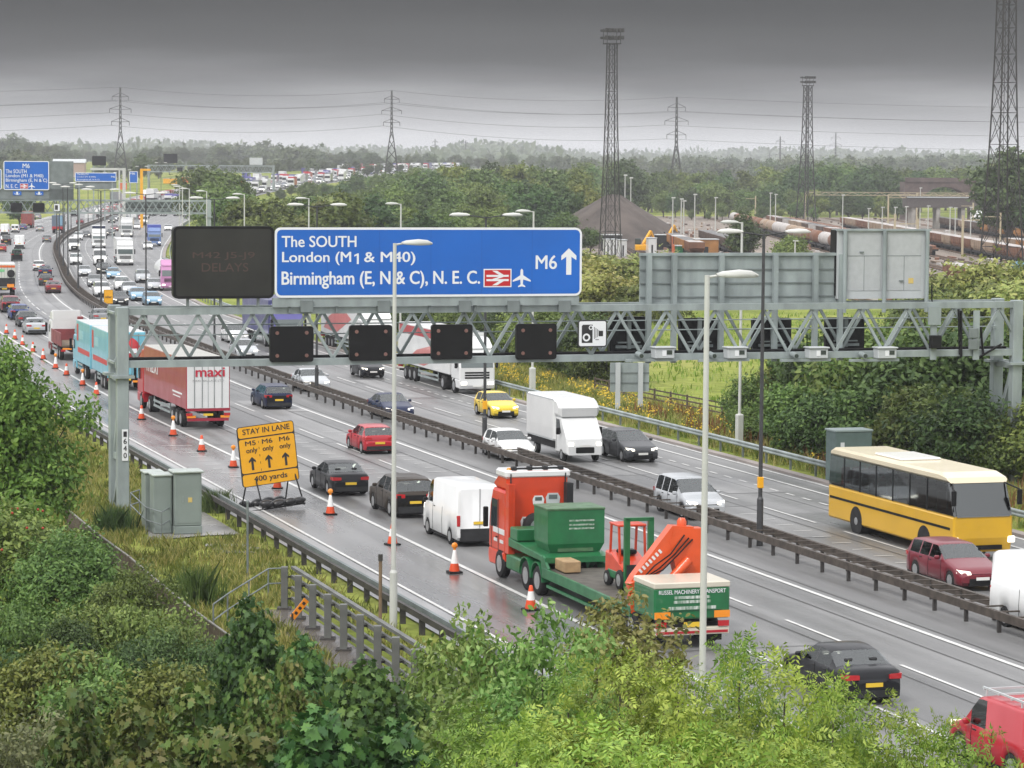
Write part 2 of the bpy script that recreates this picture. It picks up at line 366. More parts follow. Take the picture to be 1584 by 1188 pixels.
sheet('drainage_channel', CHAN, -18.35, -16.9, -78, 700, .004); sheet('median_strip', DIRT, -2.5, 1.45, -78, SE, .0185)
sheet('slip_road', ASPH, 11.55, 11.6, 188, SE, .001, (0, 1))
mb = MB()                                                             # raised kerb of the far verge
q = srange(-78, 700)
for a, c in zip(q[:-1], q[1:]):
    p = [road(q_, t+EX(q_), z) for q_ in (a, c) for t, z in ((11.6, 0), (11.6, .12), (12.1, .12), (12.1, 0))]
    mb.add(p, [(0, 1, 5, 4), (1, 2, 6, 5), (2, 3, 7, 6)])
struct(mb.build('kerb', mat('kerb_stone', (.33, .29, .27), .7, var=.4, vscale=.35)))
mb = MB()
for t, w, s1 in ((-13.2, .2, 1500), (-2.95, .2, SE), (-16.75, .14, 700), (9.9, .17, 260), (.95, .15, SE)): strip(mb, t-w/2, t+w/2, -78, s1, .021)
strip(mb, 11.22, 11.38, -78, SE, .021, None, (1, 1))
def dashes(t, ph, on, per, w, s1):
    s = ph-per*math.ceil((ph+78)/per)+per
    while s < s1: strip(mb, t-w/2, t+w/2, s, s+on, .021); s += per
dashes(-6.3, 3.3, 6, 9, .13, 900); dashes(-9.9, 7.5, 6, 9, .13, 900)
dashes(2.05, 7.1, 6, 9, .12, 900); dashes(5.2, 6.4, 6, 9, .13, 900); dashes(8.3, .5, 1, 1.95, .13, 500); dashes(11.4, 290, 2, 9, .13, 900); dashes(14.9, 390, 2, 9, .13, 900); dashes(18.3, 470, 2, 9, .13, 900)
for tl, s0, s1 in ((-4.6, 30, 52), (-8.1, 26, 50), (-11.4, 22, 44), (3.6, -8, 11), (-15, 24, 46)):   # camera calibration marks across each lane
    s = s0
    while s <= s1: w = .85 if s in (s0, s1) else .42; strip(mb, tl-w, tl+w, s, s+.1, .021); s += 2
struct(mb.build('road_markings', PAINTW))
PATCH = road_mat('asphalt_patch', .115, .2, (.22, .5)); LPATCH = road_mat('asphalt_pale_patch', .24, .2, (.35, .65)); RP = random.Random(5); ZP = .0015
for nm, m in (('road_patch', PATCH), ('road_patch', LPATCH)):
    mb = MB(); uv = []
    for k in range(26):
        t = RP.choice((-13, -9.7, -6.1, 2.2, 5.4))+RP.uniform(0, .4); s = RP.uniform(-70, 330); ZP += .00025; strip(mb, t, t+RP.choice((1.1, 1.6, 2.9)), s, s+RP.uniform(3, 22), ZP, uv)
    o = struct(mb.build(nm, m)); l = o.data.uv_layers.new(name='UVMap'); vi = np.zeros(len(o.data.loops), 'i'); o.data.loops.foreach_get('vertex_index', vi); l.data.foreach_set('uv', np.array(uv)[vi].ravel())
mb = MB()
for t in (-10.6, -7.0, -4.2, 4.4, 7.5): strip(mb, t, t+.05, -78, 500, .0165)
for k in range(22): s = RP.uniform(-70, 260); t = RP.choice((-13.2, -2.9, 1.5)); strip(mb, t, t+(6.9 if t < -10 else 3.2), s, s+.06, .0175+.0001*k)
struct(mb.build('road_joints', mat('bitumen_joint', (.035, .034, .033), .45)))
def many(parent, name, mesh, m, spots, limit=100):
    """copies of one small part along a thing: nearest ones one by one, the rest as one stuff part"""
    o0 = None
    for loc, rz in spots[:limit]:
        if o0 is None: o = o0 = ob(name, mesh.mesh(name, m), parent)
        else: o = o0.copy(); COL.objects.link(o); o.parent = parent; CH.setdefault(parent.name, []).append(o)
        o.location = tuple(loc); o.rotation_euler = (0, 0, rz)
    if len(spots) > limit:
        mb = MB()
        for loc, rz in spots[limit:]:
            c, s = math.cos(rz), math.sin(rz)
            mb.add([(x*c-y*s+loc[0], x*s+y*c+loc[1], z+loc[2]) for x, y, z in mesh.v], mesh.f)
        tag(mb.build(name, m, parent), kind='stuff')
def rail_sweep(mb, t, z, prof, s0, s1):
    q = srange(s0, s1); k = len(prof); v = [road(s, t+a+(EX(s) if t > 12 else 0), z+b) for s in q for a, b in prof]
    mb.add(v, [(i*k+j, i*k+(j+1) % k, (i+1)*k+(j+1) % k, (i+1)*k+j) for i in range(len(q)-1) for j in range(k)])
    mb.add(v[:k], [tuple(range(k))]); return mb
WBEAM = [(0, -.16), (.05, -.11), (.05, -.06), (0, -.02), (0, .02), (.05, .06), (.05, .11), (0, .16), (-.02, .16), (-.02, -.16)]
def mirror(p): return [(-a, b) for a, b in p][::-1]
BOXB = [(-.06, -.1), (.06, -.1), (.06, .1), (-.06, .1)]
def spots(t, s0, s1, step, z=0): 
    r = []; s = s0
    while s < s1: r.append((road(s, t+(EX(s) if t > 12 else 0), z), heading(s))); s += step
    return r
cb = empty('central_barrier', (0, 0, 0), 0, 'brown weathered double steel crash barrier with cross bars along the central reservation', 'crash barrier')
for t in (-.62, .5): rail_sweep(MB(), t, .60, [(-.07, -.15), (.07, -.15), (.07, .13), (-.07, .13)], -78, SE).build('rail', RUSTY, cb)
many(cb, 'post', MB().box(-.06, .06, -.05, .05, 0, .6), DARKST, spots(-.58, -70, 900, 2.4))
many(cb, 'post', MB().box(-.06, .06, -.05, .05, 0, .6), DARKST, spots(.46, -70, 900, 2.4), 60)
many(cb, 'cross_bar', MB().bar((-.5, 0, .7), (.55, 0, .7), .07, .05), RUSTY, spots(-.05, -70, 900, 1.2))
nb = empty('verge_barrier', (0, 0, 0), 0, 'grey double beam crash barrier with posts on the near verge beside the hard shoulder', 'crash barrier')
rail_sweep(MB(), -18.62, .66, mirror(BOXB), -78, 420).build('rail', STEELD, nb); rail_sweep(MB(), -18.98, .64, BOXB, -78, 420).build('rail', DARKST, nb)
many(nb, 'post', MB().box(-.09, .09, -.07, .07, -.1, .62), DARKST, spots(-18.8, -70, 420, 2.4))
fb = empty('verge_barrier', (0, 0, 0), 0, 'pale galvanised single beam crash barrier along the far verge by the wildflowers', 'crash barrier')
rail_sweep(MB(), 12.8, .66, mirror(WBEAM), -78, 700).build('rail', STEEL, fb)
many(fb, 'post', MB().box(-.05, .05, -.05, .05, -.1, .6), STEELD, spots(12.88, -75, 700, 3.2))
# ------------------------------------------------------------------ street lamps
def lantern(mb, x0, x1, z, drop=0):                                   # a long cobra-head along local X
    s = 1 if x1 > x0 else -1; L = abs(x1-x0)
    pr = [(0, .07, .04, -.03), (.15, .14, .09, -.05), (.55, .17, .13, -.07), (.85, .15, .10, -.06), (1, .06, .02, -.04)]
    v = []
    for f, w, u, d in pr:
        x = x0+s*L*f
        v += [(x, -w, z+d), (x, w, z+d), (x, w*.8, z+u*.7), (x, 0, z+u), (x, -w*.8, z+u*.7)]
    return mb.add(v, [(i*5+j, i*5+(j+1) % 5, i*5+5+(j+1) % 5, i*5+5+j) for i in range(4) for j in range(5)]+[(0, 1, 2, 3, 4), (20, 24, 23, 22, 21)], True)
def lamp(H, twin, pm, lm, label, group=None, arm=1):
    r = empty('street_lamp', (0, 0, 0), 0, label, 'street lamp', group)
    mb = MB(); mb.tube((0, 0, -.1), (0, 0, 1.9), .13, .13, 10); mb.tube((0, 0, 1.9), (0, 0, 2.0), .13, .085, 10); mb.tube((0, 0, 2.0), (0, 0, H), .085, .06, 10)
    mb.build('post', pm, r)
    sides = (-1, 1) if twin else (arm,)
    for s in sides:
        a = MB(); a.tube((0, 0, H-.05), (s*(1.0 if twin else .35), 0, H+(.08 if twin else .0)), .035, .03, 6); a.build('arm', pm, r)
        h = MB(); lantern(h, s*(.9 if twin else .22), s*(2.0 if twin else 1.25), H+(.1 if twin else .0)); h.build('lantern', lm, r)
    return r
ML = lamp(12.5, True, LAMPD, mat('lantern_grey_white', (.6, .6, .57), .4), 'tall dark twin-headed street lamp in the central barrier, yellow band, nearest in full view')
MLAB = ['dark twin-headed central lamp rising behind the gantry beside the yellow car', 'dark twin-headed central lamp beside the silver saloon under the lane signals', 'dark central twin lamp behind the left end of the gantry truss',
        'dark central twin lamp with bluish heads standing by the light blue car in the queue', 'dark central twin lamp behind the small yellow sign in the queue']
for k in range(22):
    o = ML if k == 0 else copy_tree(ML); s = 38.3*k; q = road(s)
    o.location = tuple(q); o.rotation_euler = (0, 0, heading(s))
    if k: o['label'] = MLAB[k-1] if k-1 < len(MLAB) else 'distant dark twin-headed lamp in the row along the curving central barrier'
    o['group'] = 'twin lamps along the central barrier'
    TW = globals().setdefault('TW', []); TW.append(o)
for o in TW[:2]: MB().box(-.105, .105, -.105, .105, 2.35, 2.8, .02).build('warning_band', SIGNY, o)
NL = lamp(12.6, False, LAMPW, LAMPW, 'white single-headed street lamp on the near verge in front of the big blue sign', 'white lamps on the near verge')
for k, (s, t) in enumerate(((-16.4, -19.55), (-43.9, -19.45))):
    o = NL if k == 0 else copy_tree(NL); o.location = tuple(road(s, t)); o.rotation_euler = (0, 0, heading(s))
    if k: o['label'] = 'white single-headed street lamp in front of the low loader and its green crane body'
FL = lamp(12.3, False, LAMPW, LAMPW, 'white street lamp post with thick base door on the far verge behind the gantry', 'white lamps on the far verge', -1)
MB().box(-.19, .19, -.19, .19, 0, 1.95, .05).build('base_cabinet', LAMPW, FL)
FLAB = ['white far verge lamp post right of the grey sign back, beside the bushes', None, 'white far verge lamp behind the right half of the blue sign', 'white far verge lamp above the blue sign lettering The SOUTH', 'white far verge lamp over the join of message board and blue sign',
        'white far verge lamp above the dark message board, right side', 'white far verge lamp above the dark message board, by the second gantry leg', 'white far verge lamp behind the right leg of the second gantry']
s870 = st(*G(870, 612)[:2])[0]; s1219 = st(*G(1219, 692)[:2])[0]; stp = s870-s1219
for k in range(9):
    s = s1219+stp*k; o = FL if k == 1 else copy_tree(FL)
    o.location = tuple(road(s, 14.1+EX(s), -.05)); o.rotation_euler = (0, 0, heading(s))
    if k != 1: o['label'] = FLAB[k] if k < len(FLAB) else 'distant white far verge lamp beyond the second gantry'
# ------------------------------------------------------------------ sign gantries
class Frame:
    def __init__(s, o, rz): s.o = np.array(o, float); s.rz = rz; s.ex = np.array([math.cos(rz), math.sin(rz), 0]); s.ey = np.array([-math.sin(rz), math.cos(rz), 0])
    def uz(s, px, py, off=0):                                          # pixel -> (along, up) in the plane off metres behind the front
        d = ray(px, py); o = s.o+s.ey*off; k = np.dot(o-CAMP, s.ey)/np.dot(d, s.ey); q = CAMP+d*k-s.o
        return float(np.dot(q, s.ex)), float(q[2])
    def w(s, u, y, z): return s.o+s.ex*u+s.ey*y+np.array([0, 0, z])
    def rect(s, x0, y0, x1, y1, off=0):
        a = s.uz(x0, y0, off); b = s.uz(x1, y0, off); c = s.uz(x0, y1, off); d = s.uz(x1, y1, off)
        return (a[0]+c[0])/2, (b[0]+d[0])/2, (c[1]+d[1])/2, (a[1]+b[1])/2
def gantry(F, u0, u1, z0, z1, dep, bays, label, legs=True, ch=.3, lod=False):
    r = empty('sign_gantry', F.o, F.rz, label, 'gantry')
    L = u1-u0
    for y in (0, dep):
        for z in (z0+ch/2, z1-ch/2):
            MB().box(u0, u1, y-ch*.42, y+ch*.42, z-ch/2, z+ch/2).build('chord', STEEL, r)
        d = MB(); bw = L/bays
        for i in range(bays):
            a = u0+i*bw
            if y: d.bar((a, y, z1-ch), (a+bw*.5, y, z0+ch), .13, .11, (0, 1, 0)); d.bar((a+bw*.5, y, z0+ch), (a+bw, y, z1-ch), .13, .11, (0, 1, 0))
            else: d.bar((a, y, z0+ch), (a+bw*.5, y, z1-ch), .13, .11, (0, 1, 0)); d.bar((a+bw*.5, y, z1-ch), (a+bw, y, z0+ch), .13, .11, (0, 1, 0))
        d.build('web_bracing', STEEL, r)
    d = MB()
    for i in range(bays+1):
        a = u0+i*L/bays
        for z in (z0+ch*.7, z1-ch*.7): d.bar((a, ch*.3, z), (a, dep-ch*.3, z), .12, .1)
        if i < bays and not lod: d.bar((a, ch*.3, z0+ch*.8), (a+L/bays, dep-ch*.3, z0+ch*.8), .09, .08)
    d.build('cross_bracing', STEEL, r)
    if not lod:
        MB().box(u0+.4, u1-.4, .5, dep-.5, z0+.22, z0+.27).build('walkway', STEELD, r)
        h = MB(); h.tube((u0+.5, dep-.3, z0+1.3), (u1-.5, dep-.3, z0+1.3), .03, n=6); h.tube((u0+.5, dep-.3, z0+1.75), (u1-.5, dep-.3, z0+1.75), .03, n=6); h.build('handrail', STEEL, r)
        c = MB(); c.tube((u0+.6, .45, z0+.36), (u1-.6, .45, z0+.36), .07, n=6); c.build('cable', BLACK, r)
    for u in ((u0+.3, u1-.3) if legs else ()):
        for y in (0, dep):
            m = MB().box(u-.26, u+.26, y-.22, y+.22, -.1, z1+.06, .03)
            m.box(u-.48, u+.48, y-.4, y+.4, z0-.45, z0-.33); m.build('leg', STEEL, r)
        b = MB(); zz = [0.3, 2.3, z0-.5] if not lod else [.3, z0-.5]
        for a, c in zip(zz[:-1], zz[1:]): b.bar((u, .2, c), (u, dep-.2, a), .28, .22, (1, 0, 0)); b.bar((u, .2, c), (u, dep-.2, c), .24, .3)
        b.build('leg_bracing', STEEL, r)
    return r
FG = Frame(list(A0+D0*17.9+P0*-22.7)+[0], math.atan2(P0[1], P0[0]))
zt = FG.uz(190, 477)[1]; zb = FG.uz(400, 566)[1]; uR = FG.uz(1579, 600)[0]
GA = gantry(FG, -.25, uR, zb, zt, 2.0, 18, 'large grey lattice sign gantry spanning all lanes in the foreground')
jb = MB().box(-.28, .28, -.3, .1, -.1, .45, .02)
for px in (472, 591, 716, 791, 870):
    u, z = FG.uz(px, 480); o = jb.build('junction_box', STEELD, GA); o.location = (u, -.1, z+.02)
u, z = FG.uz(192, 690)
MB().box(u-.13, u+.13, -.26, -.225, z-.62, z+.75).build('number_plate', SIGNW, GA)
for i, ch in enumerate('0461'): text(ch, SIGNK, GA, u-.07, u+.07, z-.5+i*.31, z-.27+i*.31, -.268, .02)
d = MB()
for px in (1441, 1507): 
    a = FG.rect(px-9, 480, px+9, 556, 0); d.box(a[0]+.15, a[1]-.15, -.25, -.17, a[2], a[3])
d.build('mounting_rail', STEEL, GA)
a = FG.rect(1432, 474, 1451, 502); MB().box(a[0], a[1], -.35, -.25, a[2], a[3]).build('grey_panel', STEEL, GA)
a = FG.rect(1433, 518, 1449, 538); MB().box(a[0], a[1], -.55, -.25, a[2], a[3], .02).build('black_box', BLACK, GA)
a = FG.rect(1494, 505, 1508, 540); 
for zz in (0, .55): MB().box(a[0], a[1], -.4, -.25, a[2]+zz, a[2]+zz+.48, .02).build('control_box', STEELD, GA)
d = MB()
for x0, y0, x1, y1 in ((1480, 478, 1482, 548), (1514, 505, 1518, 550), (1484, 480, 1484, 552), (1546, 532, 1512, 552)):
    p = FG.uz(x0, y0); q = FG.uz(x1, y1); d.tube((p[0], -.2, p[1]), (q[0], -.2, q[1]), .06, n=6)
d.build('black_cable', BLACK, GA)
def panel(F, name, rect, off, th, m, label, cat, group=None, rad=.15, border=None, bw=.07, back=None):
    """a rounded board facing the camera side, off metres in front (-) of the gantry plane"""
    u0, u1, z0, z1 = rect; r = empty(name, F.w((u0+u1)/2, off, z0), F.rz, label, cat, group); w, h = (u1-u0)/2, z1-z0
    def rr(i):
        q = []; R = max(rad-i, .01)
        for cx, cz, a0 in ((w-i-R, i+R, -90), (w-i-R, h-i-R, 0), (-w+i+R, h-i-R, 90), (-w+i+R, i+R, 180)):
            for k in range(5): a = math.radians(a0+k*22.5); q.append((cx+R*math.cos(a), cz+R*math.sin(a)))
        return q
    MB().poly(rr(0), 0, th).build('board', border or m, r)
    if border: MB().poly(rr(bw), -.004).build('face', m, r)
    r['wh'] = (w, h); return r, w, h
def loc(F, rect, px, py, off):                                          # pixel -> local coordinates of a panel
    u, z = F.uz(px, py, off); return u-(rect[0]+rect[1])/2, z-rect[2]
def fit(F, rect, r, txt, box, off, m=SIGNW, b=.02, y=-.008):
    a = loc(F, rect, box[0], box[1], off); c = loc(F, rect, box[2], box[3], off)
    return text(txt, m, r, a[0], c[0], c[1], a[1], y, b)
def railsym(r, x0, x1, z0, z1, y):
    MB().box(x0, x1, y, y+.004, z0, z1).build('rail_symbol_panel', SIGNW, r); e = (z1-z0)*.06
    MB().box(x0+e, x1-e, y-.003, y+.002, z0+e, z1-e).build('rail_symbol_panel', SIGNR, r)
    w = x1-x0; h = z1-z0; d = MB(); k = lambda a, b: (x0+a*w, z0+b*h)
    for p in ([(.1, .33), (.9, .33), (.9, .44), (.1, .44)], [(.1, .56), (.9, .56), (.9, .67), (.1, .67)], [(.3, .9), (.48, .9), (.72, .67), (.55, .67)], [(.55, .56), (.72, .56), (.48, .44), (.3, .44)][::-1], [(.55, .33), (.72, .33), (.48, .1), (.3, .1)]):
        d.poly([k(*c) for c in p], y-.006)
    d.build('rail_symbol', SIGNW, r)
def plane_sym(r, cx, cz, s, y):
    half = [(0, .5), (.07, .42), (.08, .15), (.5, -.12), (.5, -.2), (.08, -.08), (.06, -.33), (.2, -.43), (.2, -.49), (0, -.44)]
    pts = half+[(-a, b) for a, b in half[::-1][1:-1]]
    MB().poly([(cx+a*s, cz+b*s) for a, b in pts], y).build('plane_symbol', SIGNW, r)
def arrow(r, cx, z0, z1, w, y, m=SIGNW, up=1):
    h = z1-z0; s = w/2; t = w*.17
    p = [(-t, 0), (t, 0), (t, .68), (s, .55), (s, .72), (0, 1), (-s, .72), (-s, .55), (-t, .68)]
    MB().poly([(cx+a, (z0+b*h) if up > 0 else (z1-b*h)) for a, b in p][::up], y).build('arrow', m, r)
# message board
OFF = -.35
R = FG.rect(268, 350, 424, 462, OFF); r, w, h = panel(FG, 'message_board', R, OFF, .45, mat('message_board_face', (.04, .04, .036), .3, var=.45, vscale=.35, spec=.3), 'black electronic message board with faint unlit lettering, left of the blue sign', 'message board', None, .25, border=BLACK, bw=.12)
DIMT = mat('unlit_lettering', (.07, .042, .033), .5)
fit(FG, R, r, 'M42 J5-J9', (298, 390, 394, 402), OFF, DIMT, .0, -.012); fit(FG, R, r, 'DELAYS', (312, 407, 384, 420), OFF, DIMT, .0, -.012)
sp = MB()
for k in (-.7, -.05, .3, .7): sp.box(k*w-.05, k*w+.05, .1, .3, -.35, .02)
sp.build('support', STEELD, r)
R = FG.rect(425, 352, 900, 459, OFF); r, w, h = panel(FG, 'direction_sign', R, OFF, .12, SIGNB, 'huge blue motorway direction sign with white lettering on the foreground gantry', 'road sign', None, .3, border=SIGNW, bw=.1)
for tx, bx in (('The SOUTH', (436, 365, 551, 382)), ('London (M', (436.6, 389.6, 542.7, 410)), ('& M40)', (563.6, 389.6, 642, 410)), ('Birmingham (E, N & C), N. E. C.', (436, 420, 742, 445)), ('M6', (829, 395, 861, 416))): fit(FG, R, r, tx, bx, OFF)
a = loc(FG, R, 548, 392, OFF); c = loc(FG, R, 555, 408.5, OFF); ww, hh = c[0]-a[0], a[1]-c[1]; MB().poly([(a[0]+x*ww, c[1]+y*hh) for x, y in ((.55, 0), (1, 0), (1, 1), (.7, 1), (0, .86), (0, .7), (.55, .8))], -.008).build('lettering', SIGNW, r)
a = loc(FG, R, 748, 416, OFF); c = loc(FG, R, 791, 444, OFF); railsym(r, a[0], c[0], c[1], a[1], -.012)
a = loc(FG, R, 807, 430, OFF); plane_sym(r, a[0], a[1], .85, -.008)
a = loc(FG, R, 880, 384, OFF); c = loc(FG, R, 880, 425, OFF); arrow(r, a[0], c[1], a[1], .72, -.008)
for k in range(1, 6): MB().box(-w+k*w/3-.006, -w+k*w/3+.006, -.0065, -.002, .12, h-.12).build('panel_seam', mat('sign_seam', (.004, .07, .33), .4), r)
a = loc(FG, R, 422, 458, OFF); c = loc(FG, R, 898, 471, OFF)
MB().box(-w-.08, w-.1, .05, .2, c[1], -.01).build('skirt_panel', STEEL, r)
sp = MB()
for k in range(7): sp.box(-w*.9+k*w*.3-.06, -w*.9+k*w*.3+.06, .13, .3, c[1]-.3, h*.95)
sp.build('support', STEELD, r)
LS = ['leftmost of the four black lane signals on the gantry', 'second black lane signal from the left, beside the white lamp post', 'third black lane signal from the left on the gantry', 'rightmost black lane signal, left of the camera sign']
for i, bx in enumerate(((418, 505, 485, 560), (541, 503, 607, 558), (668, 502, 731, 556), (799, 501, 861, 556))):
    R = FG.rect(*bx, -.3); r, w, h = panel(FG, 'lane_signal', R, -.3, .22, mat('signal_face', (.010, .010, .011), .3, var=.3, vscale=1, spec=.25), LS[i], 'lane signal', 'lane signals on the gantry', .12, border=BLACK, bw=.05)
    for x in (-.68, .68):
        for z in (.18, .82): l = MB().lathe([(.085, 0), (.085, .02), (.05, .035)], (x*w, 0, z*h), 10, 'y'); o = l.build('lamp', mat('dull_lamp_lens', (.20, .10, .085), .3, coat=.3), r); o.location.y = -.03
    MB().box(-.5*w, .5*w, .22, .34, .2*h, .8*h).build('mount', STEELD, r)
R = FG.rect(894, 495, 939, 537, -.3); r, w, h = panel(FG, 'camera_sign', R, -.3, .06, SIGNW, 'white square speed camera warning sign with black border on the gantry', 'road sign', None, .14, border=SIGNK, bw=.055)
X = lambda a, b: (-w+2*w*a, h*b)
d = MB(); d.poly([X(.13, .16), X(.5, .16), X(.5, .83), X(.17, .83), X(.13, .78)], -.008); d.poly([X(.72, .4), X(.86, .4), X(.86, .6), X(.72, .6)], -.008)
for k in range(4): x = .555+k*.05; d.poly([X(x, .3+k*.035), X(x+.02, .3+k*.035), X(x+.02, .74-k*.035), X(x, .74-k*.035)], -.008)
d.poly([X(.6, .26), X(.72, .26), X(.72, .285), X(.6, .285)], -.008); d.build('camera_symbol', SIGNK, r)
d = MB(); e = MB()
for cx, cz, q in ((.44, .72, .075), (.29, .36, .13)):
    p = X(cx, cz); d.poly([(p[0]+2*w*q*math.cos(k*.314), p[1]+2*w*q*math.sin(k*.314)) for k in range(20)], -.012); e.poly([(p[0]+1.1*w*q*math.cos(k*.314), p[1]+1.1*w*q*math.sin(k*.314)) for k in range(20)], -.016)
d.build('camera_symbol_lens', SIGNW, r); e.build('camera_symbol_lens', SIGNK, r)
LB = ['back of a black lane signal beside the camera sign', 'back of a black lane signal left of the white lamp post', 'back of a black lane signal behind the dark lamp post', 'rightmost back of a black lane signal under the grey cabinet']
for i, bx in enumerate(((943, 490, 1001, 545), (1051, 492, 1111, 543), (1164, 492, 1224, 542), (1277, 491, 1337, 541))):
    R = FG.rect(*bx, 2.3); r, w, h = panel(FG, 'lane_signal', R, 2.3, .22, BLACK, LB[i], 'lane signal', 'lane signals seen from behind', .12)
    d = MB().box(-.09, .09, -.16, -.004, .1*h, h*1.02); d.box(-w*.7, w*.7, -.1, -.002, .12*h, .2*h); d.box(-w*.6, w*.6, -.14, -.01, .26*h, .3*h); d.build('mount', STEELD, r)
# back of the far direction sign
R = FG.rect(990, 395, 1300, 479, 1.9); r, w, h = panel(FG, 'direction_sign', R, 1.9, .1, STEEL, 'grey ribbed back of a large sign on the right half of the gantry', 'road sign', None, .05)
d = MB()
for k in range(1, 4): z = h*(k/4-.02); d.box(-w, w, -.05, -.002, z, z+.06)
d.build('rib', STEELD, r); MB().box(-w-.02, w+.02, -.12, .12, h-.02, h+.12).build('top_rail', STEEL, r)
for px in (1001, 1040, 1113, 1196, 1258, 1297):
    a = loc(FG, R, px, 480, 1.9)[0]; MB().box(a-.11, a+.11, -.32, -.06, -2.45, h+.05).build('upright', STEEL, r)
R = FG.rect(1295, 356, 1437, 462, 1.7); r, w, h = panel(FG, 'equipment_cabinet', R, 1.7, .5, PALEST, 'pale grey rear of a message board with access doors at the gantry right end', 'message board', None, .03)
MB().box(-w-.06, -w, .1, .7, .05*h, h).build('black_edge', BLACK, r)
for a, c in ((-.78, -.06), (.08, .82)):
    MB().box(a*w, c*w, -.02, -.002, .12*h, .96*h).build('door', mat('pale_grey_door', (.44, .46, .47), .5, var=.1), r)
    d = MB(); d.box(a*w, c*w, -.026, -.021, .62*h, .63*h); mx = (a+c)/2*w; d.box(mx-.012, mx+.012, -.026, -.021, .12*h, .62*h); d.box(mx-.25, mx-.05, -.08, -.02, .67*h+(.0 if a < 0 else -.42*h), .69*h+(.0 if a < 0 else -.42*h)); d.build('door_seam', STEELD, r)
MB().box(.55*w, .66*w, -.03, -.02, .22*h, .3*h).build('warning_label', mat('label_yellow', (.6, .45, .15), .5), r)
MB().box(-w-.05, w+.05, -.12, .55, h-.04, h+.05).build('top_rail', STEEL, r)
for k in (-.86, .0, .93): MB().tube((k*w, -.14, -.65), (k*w, -.14, h-.03), .1, n=10).build('upright', STEEL, r)
d = MB(); p = [(w+.12, -.1, .2*h), (w+.14, -.1, -.1), (w+.3, -.1, -.5), (w+.8, -.1, -.75)]
for a, c in zip(p[:-1], p[1:]): d.tube(a, c, .035, n=6)
d.build('hanging_cable', BLACK, r)
CBL = ['leftmost', 'second from left', 'third from left', 'rightmost']
c0 = None
for i, px in enumerate((1029, 1141, 1267, 1373)):
    u, z = FG.uz(px, 557, -.5)
    if c0 is None:
        c0 = empty('speed_camera', (0, 0, 0), 0, '', 'camera', 'enforcement cameras on the gantry')
        MB().box(-.55, .4, -.25, .35, .08, .55, .03).build('housing', PALEST, c0); MB().box(-.6, .45, -.32, .4, .55, .62, .02).build('lid', PALEST, c0)
        MB().box(.02, .28, -.262, -.25, .26, .46).build('lens_window', GLASS, c0); MB().box(-.2, 0, -.262, -.25, .2, .46).build('white_panel', SIGNW, c0)
        MB().box(-1.9, .6, -.1, .1, -.06, .06).build('bracket', STEEL, c0)
        d = MB().tube((-1.25, -.35, .22), (-1.25, .2, .28), .13, n=10); d.build('side_camera', STEEL, c0); MB().lathe([(.1, 0), (.1, .01)], (-1.25, -.36, .22), 10, 'y').build('side_camera_lens', GLASS, c0)
        o = c0
    else: o = copy_tree(c0)
    o.location = tuple(FG.w(u, -.4, z)); o.rotation_euler = (0, 0, FG.rz); o['label'] = f'pale grey box camera on the gantry lower chord, {CBL[i]} of the four'
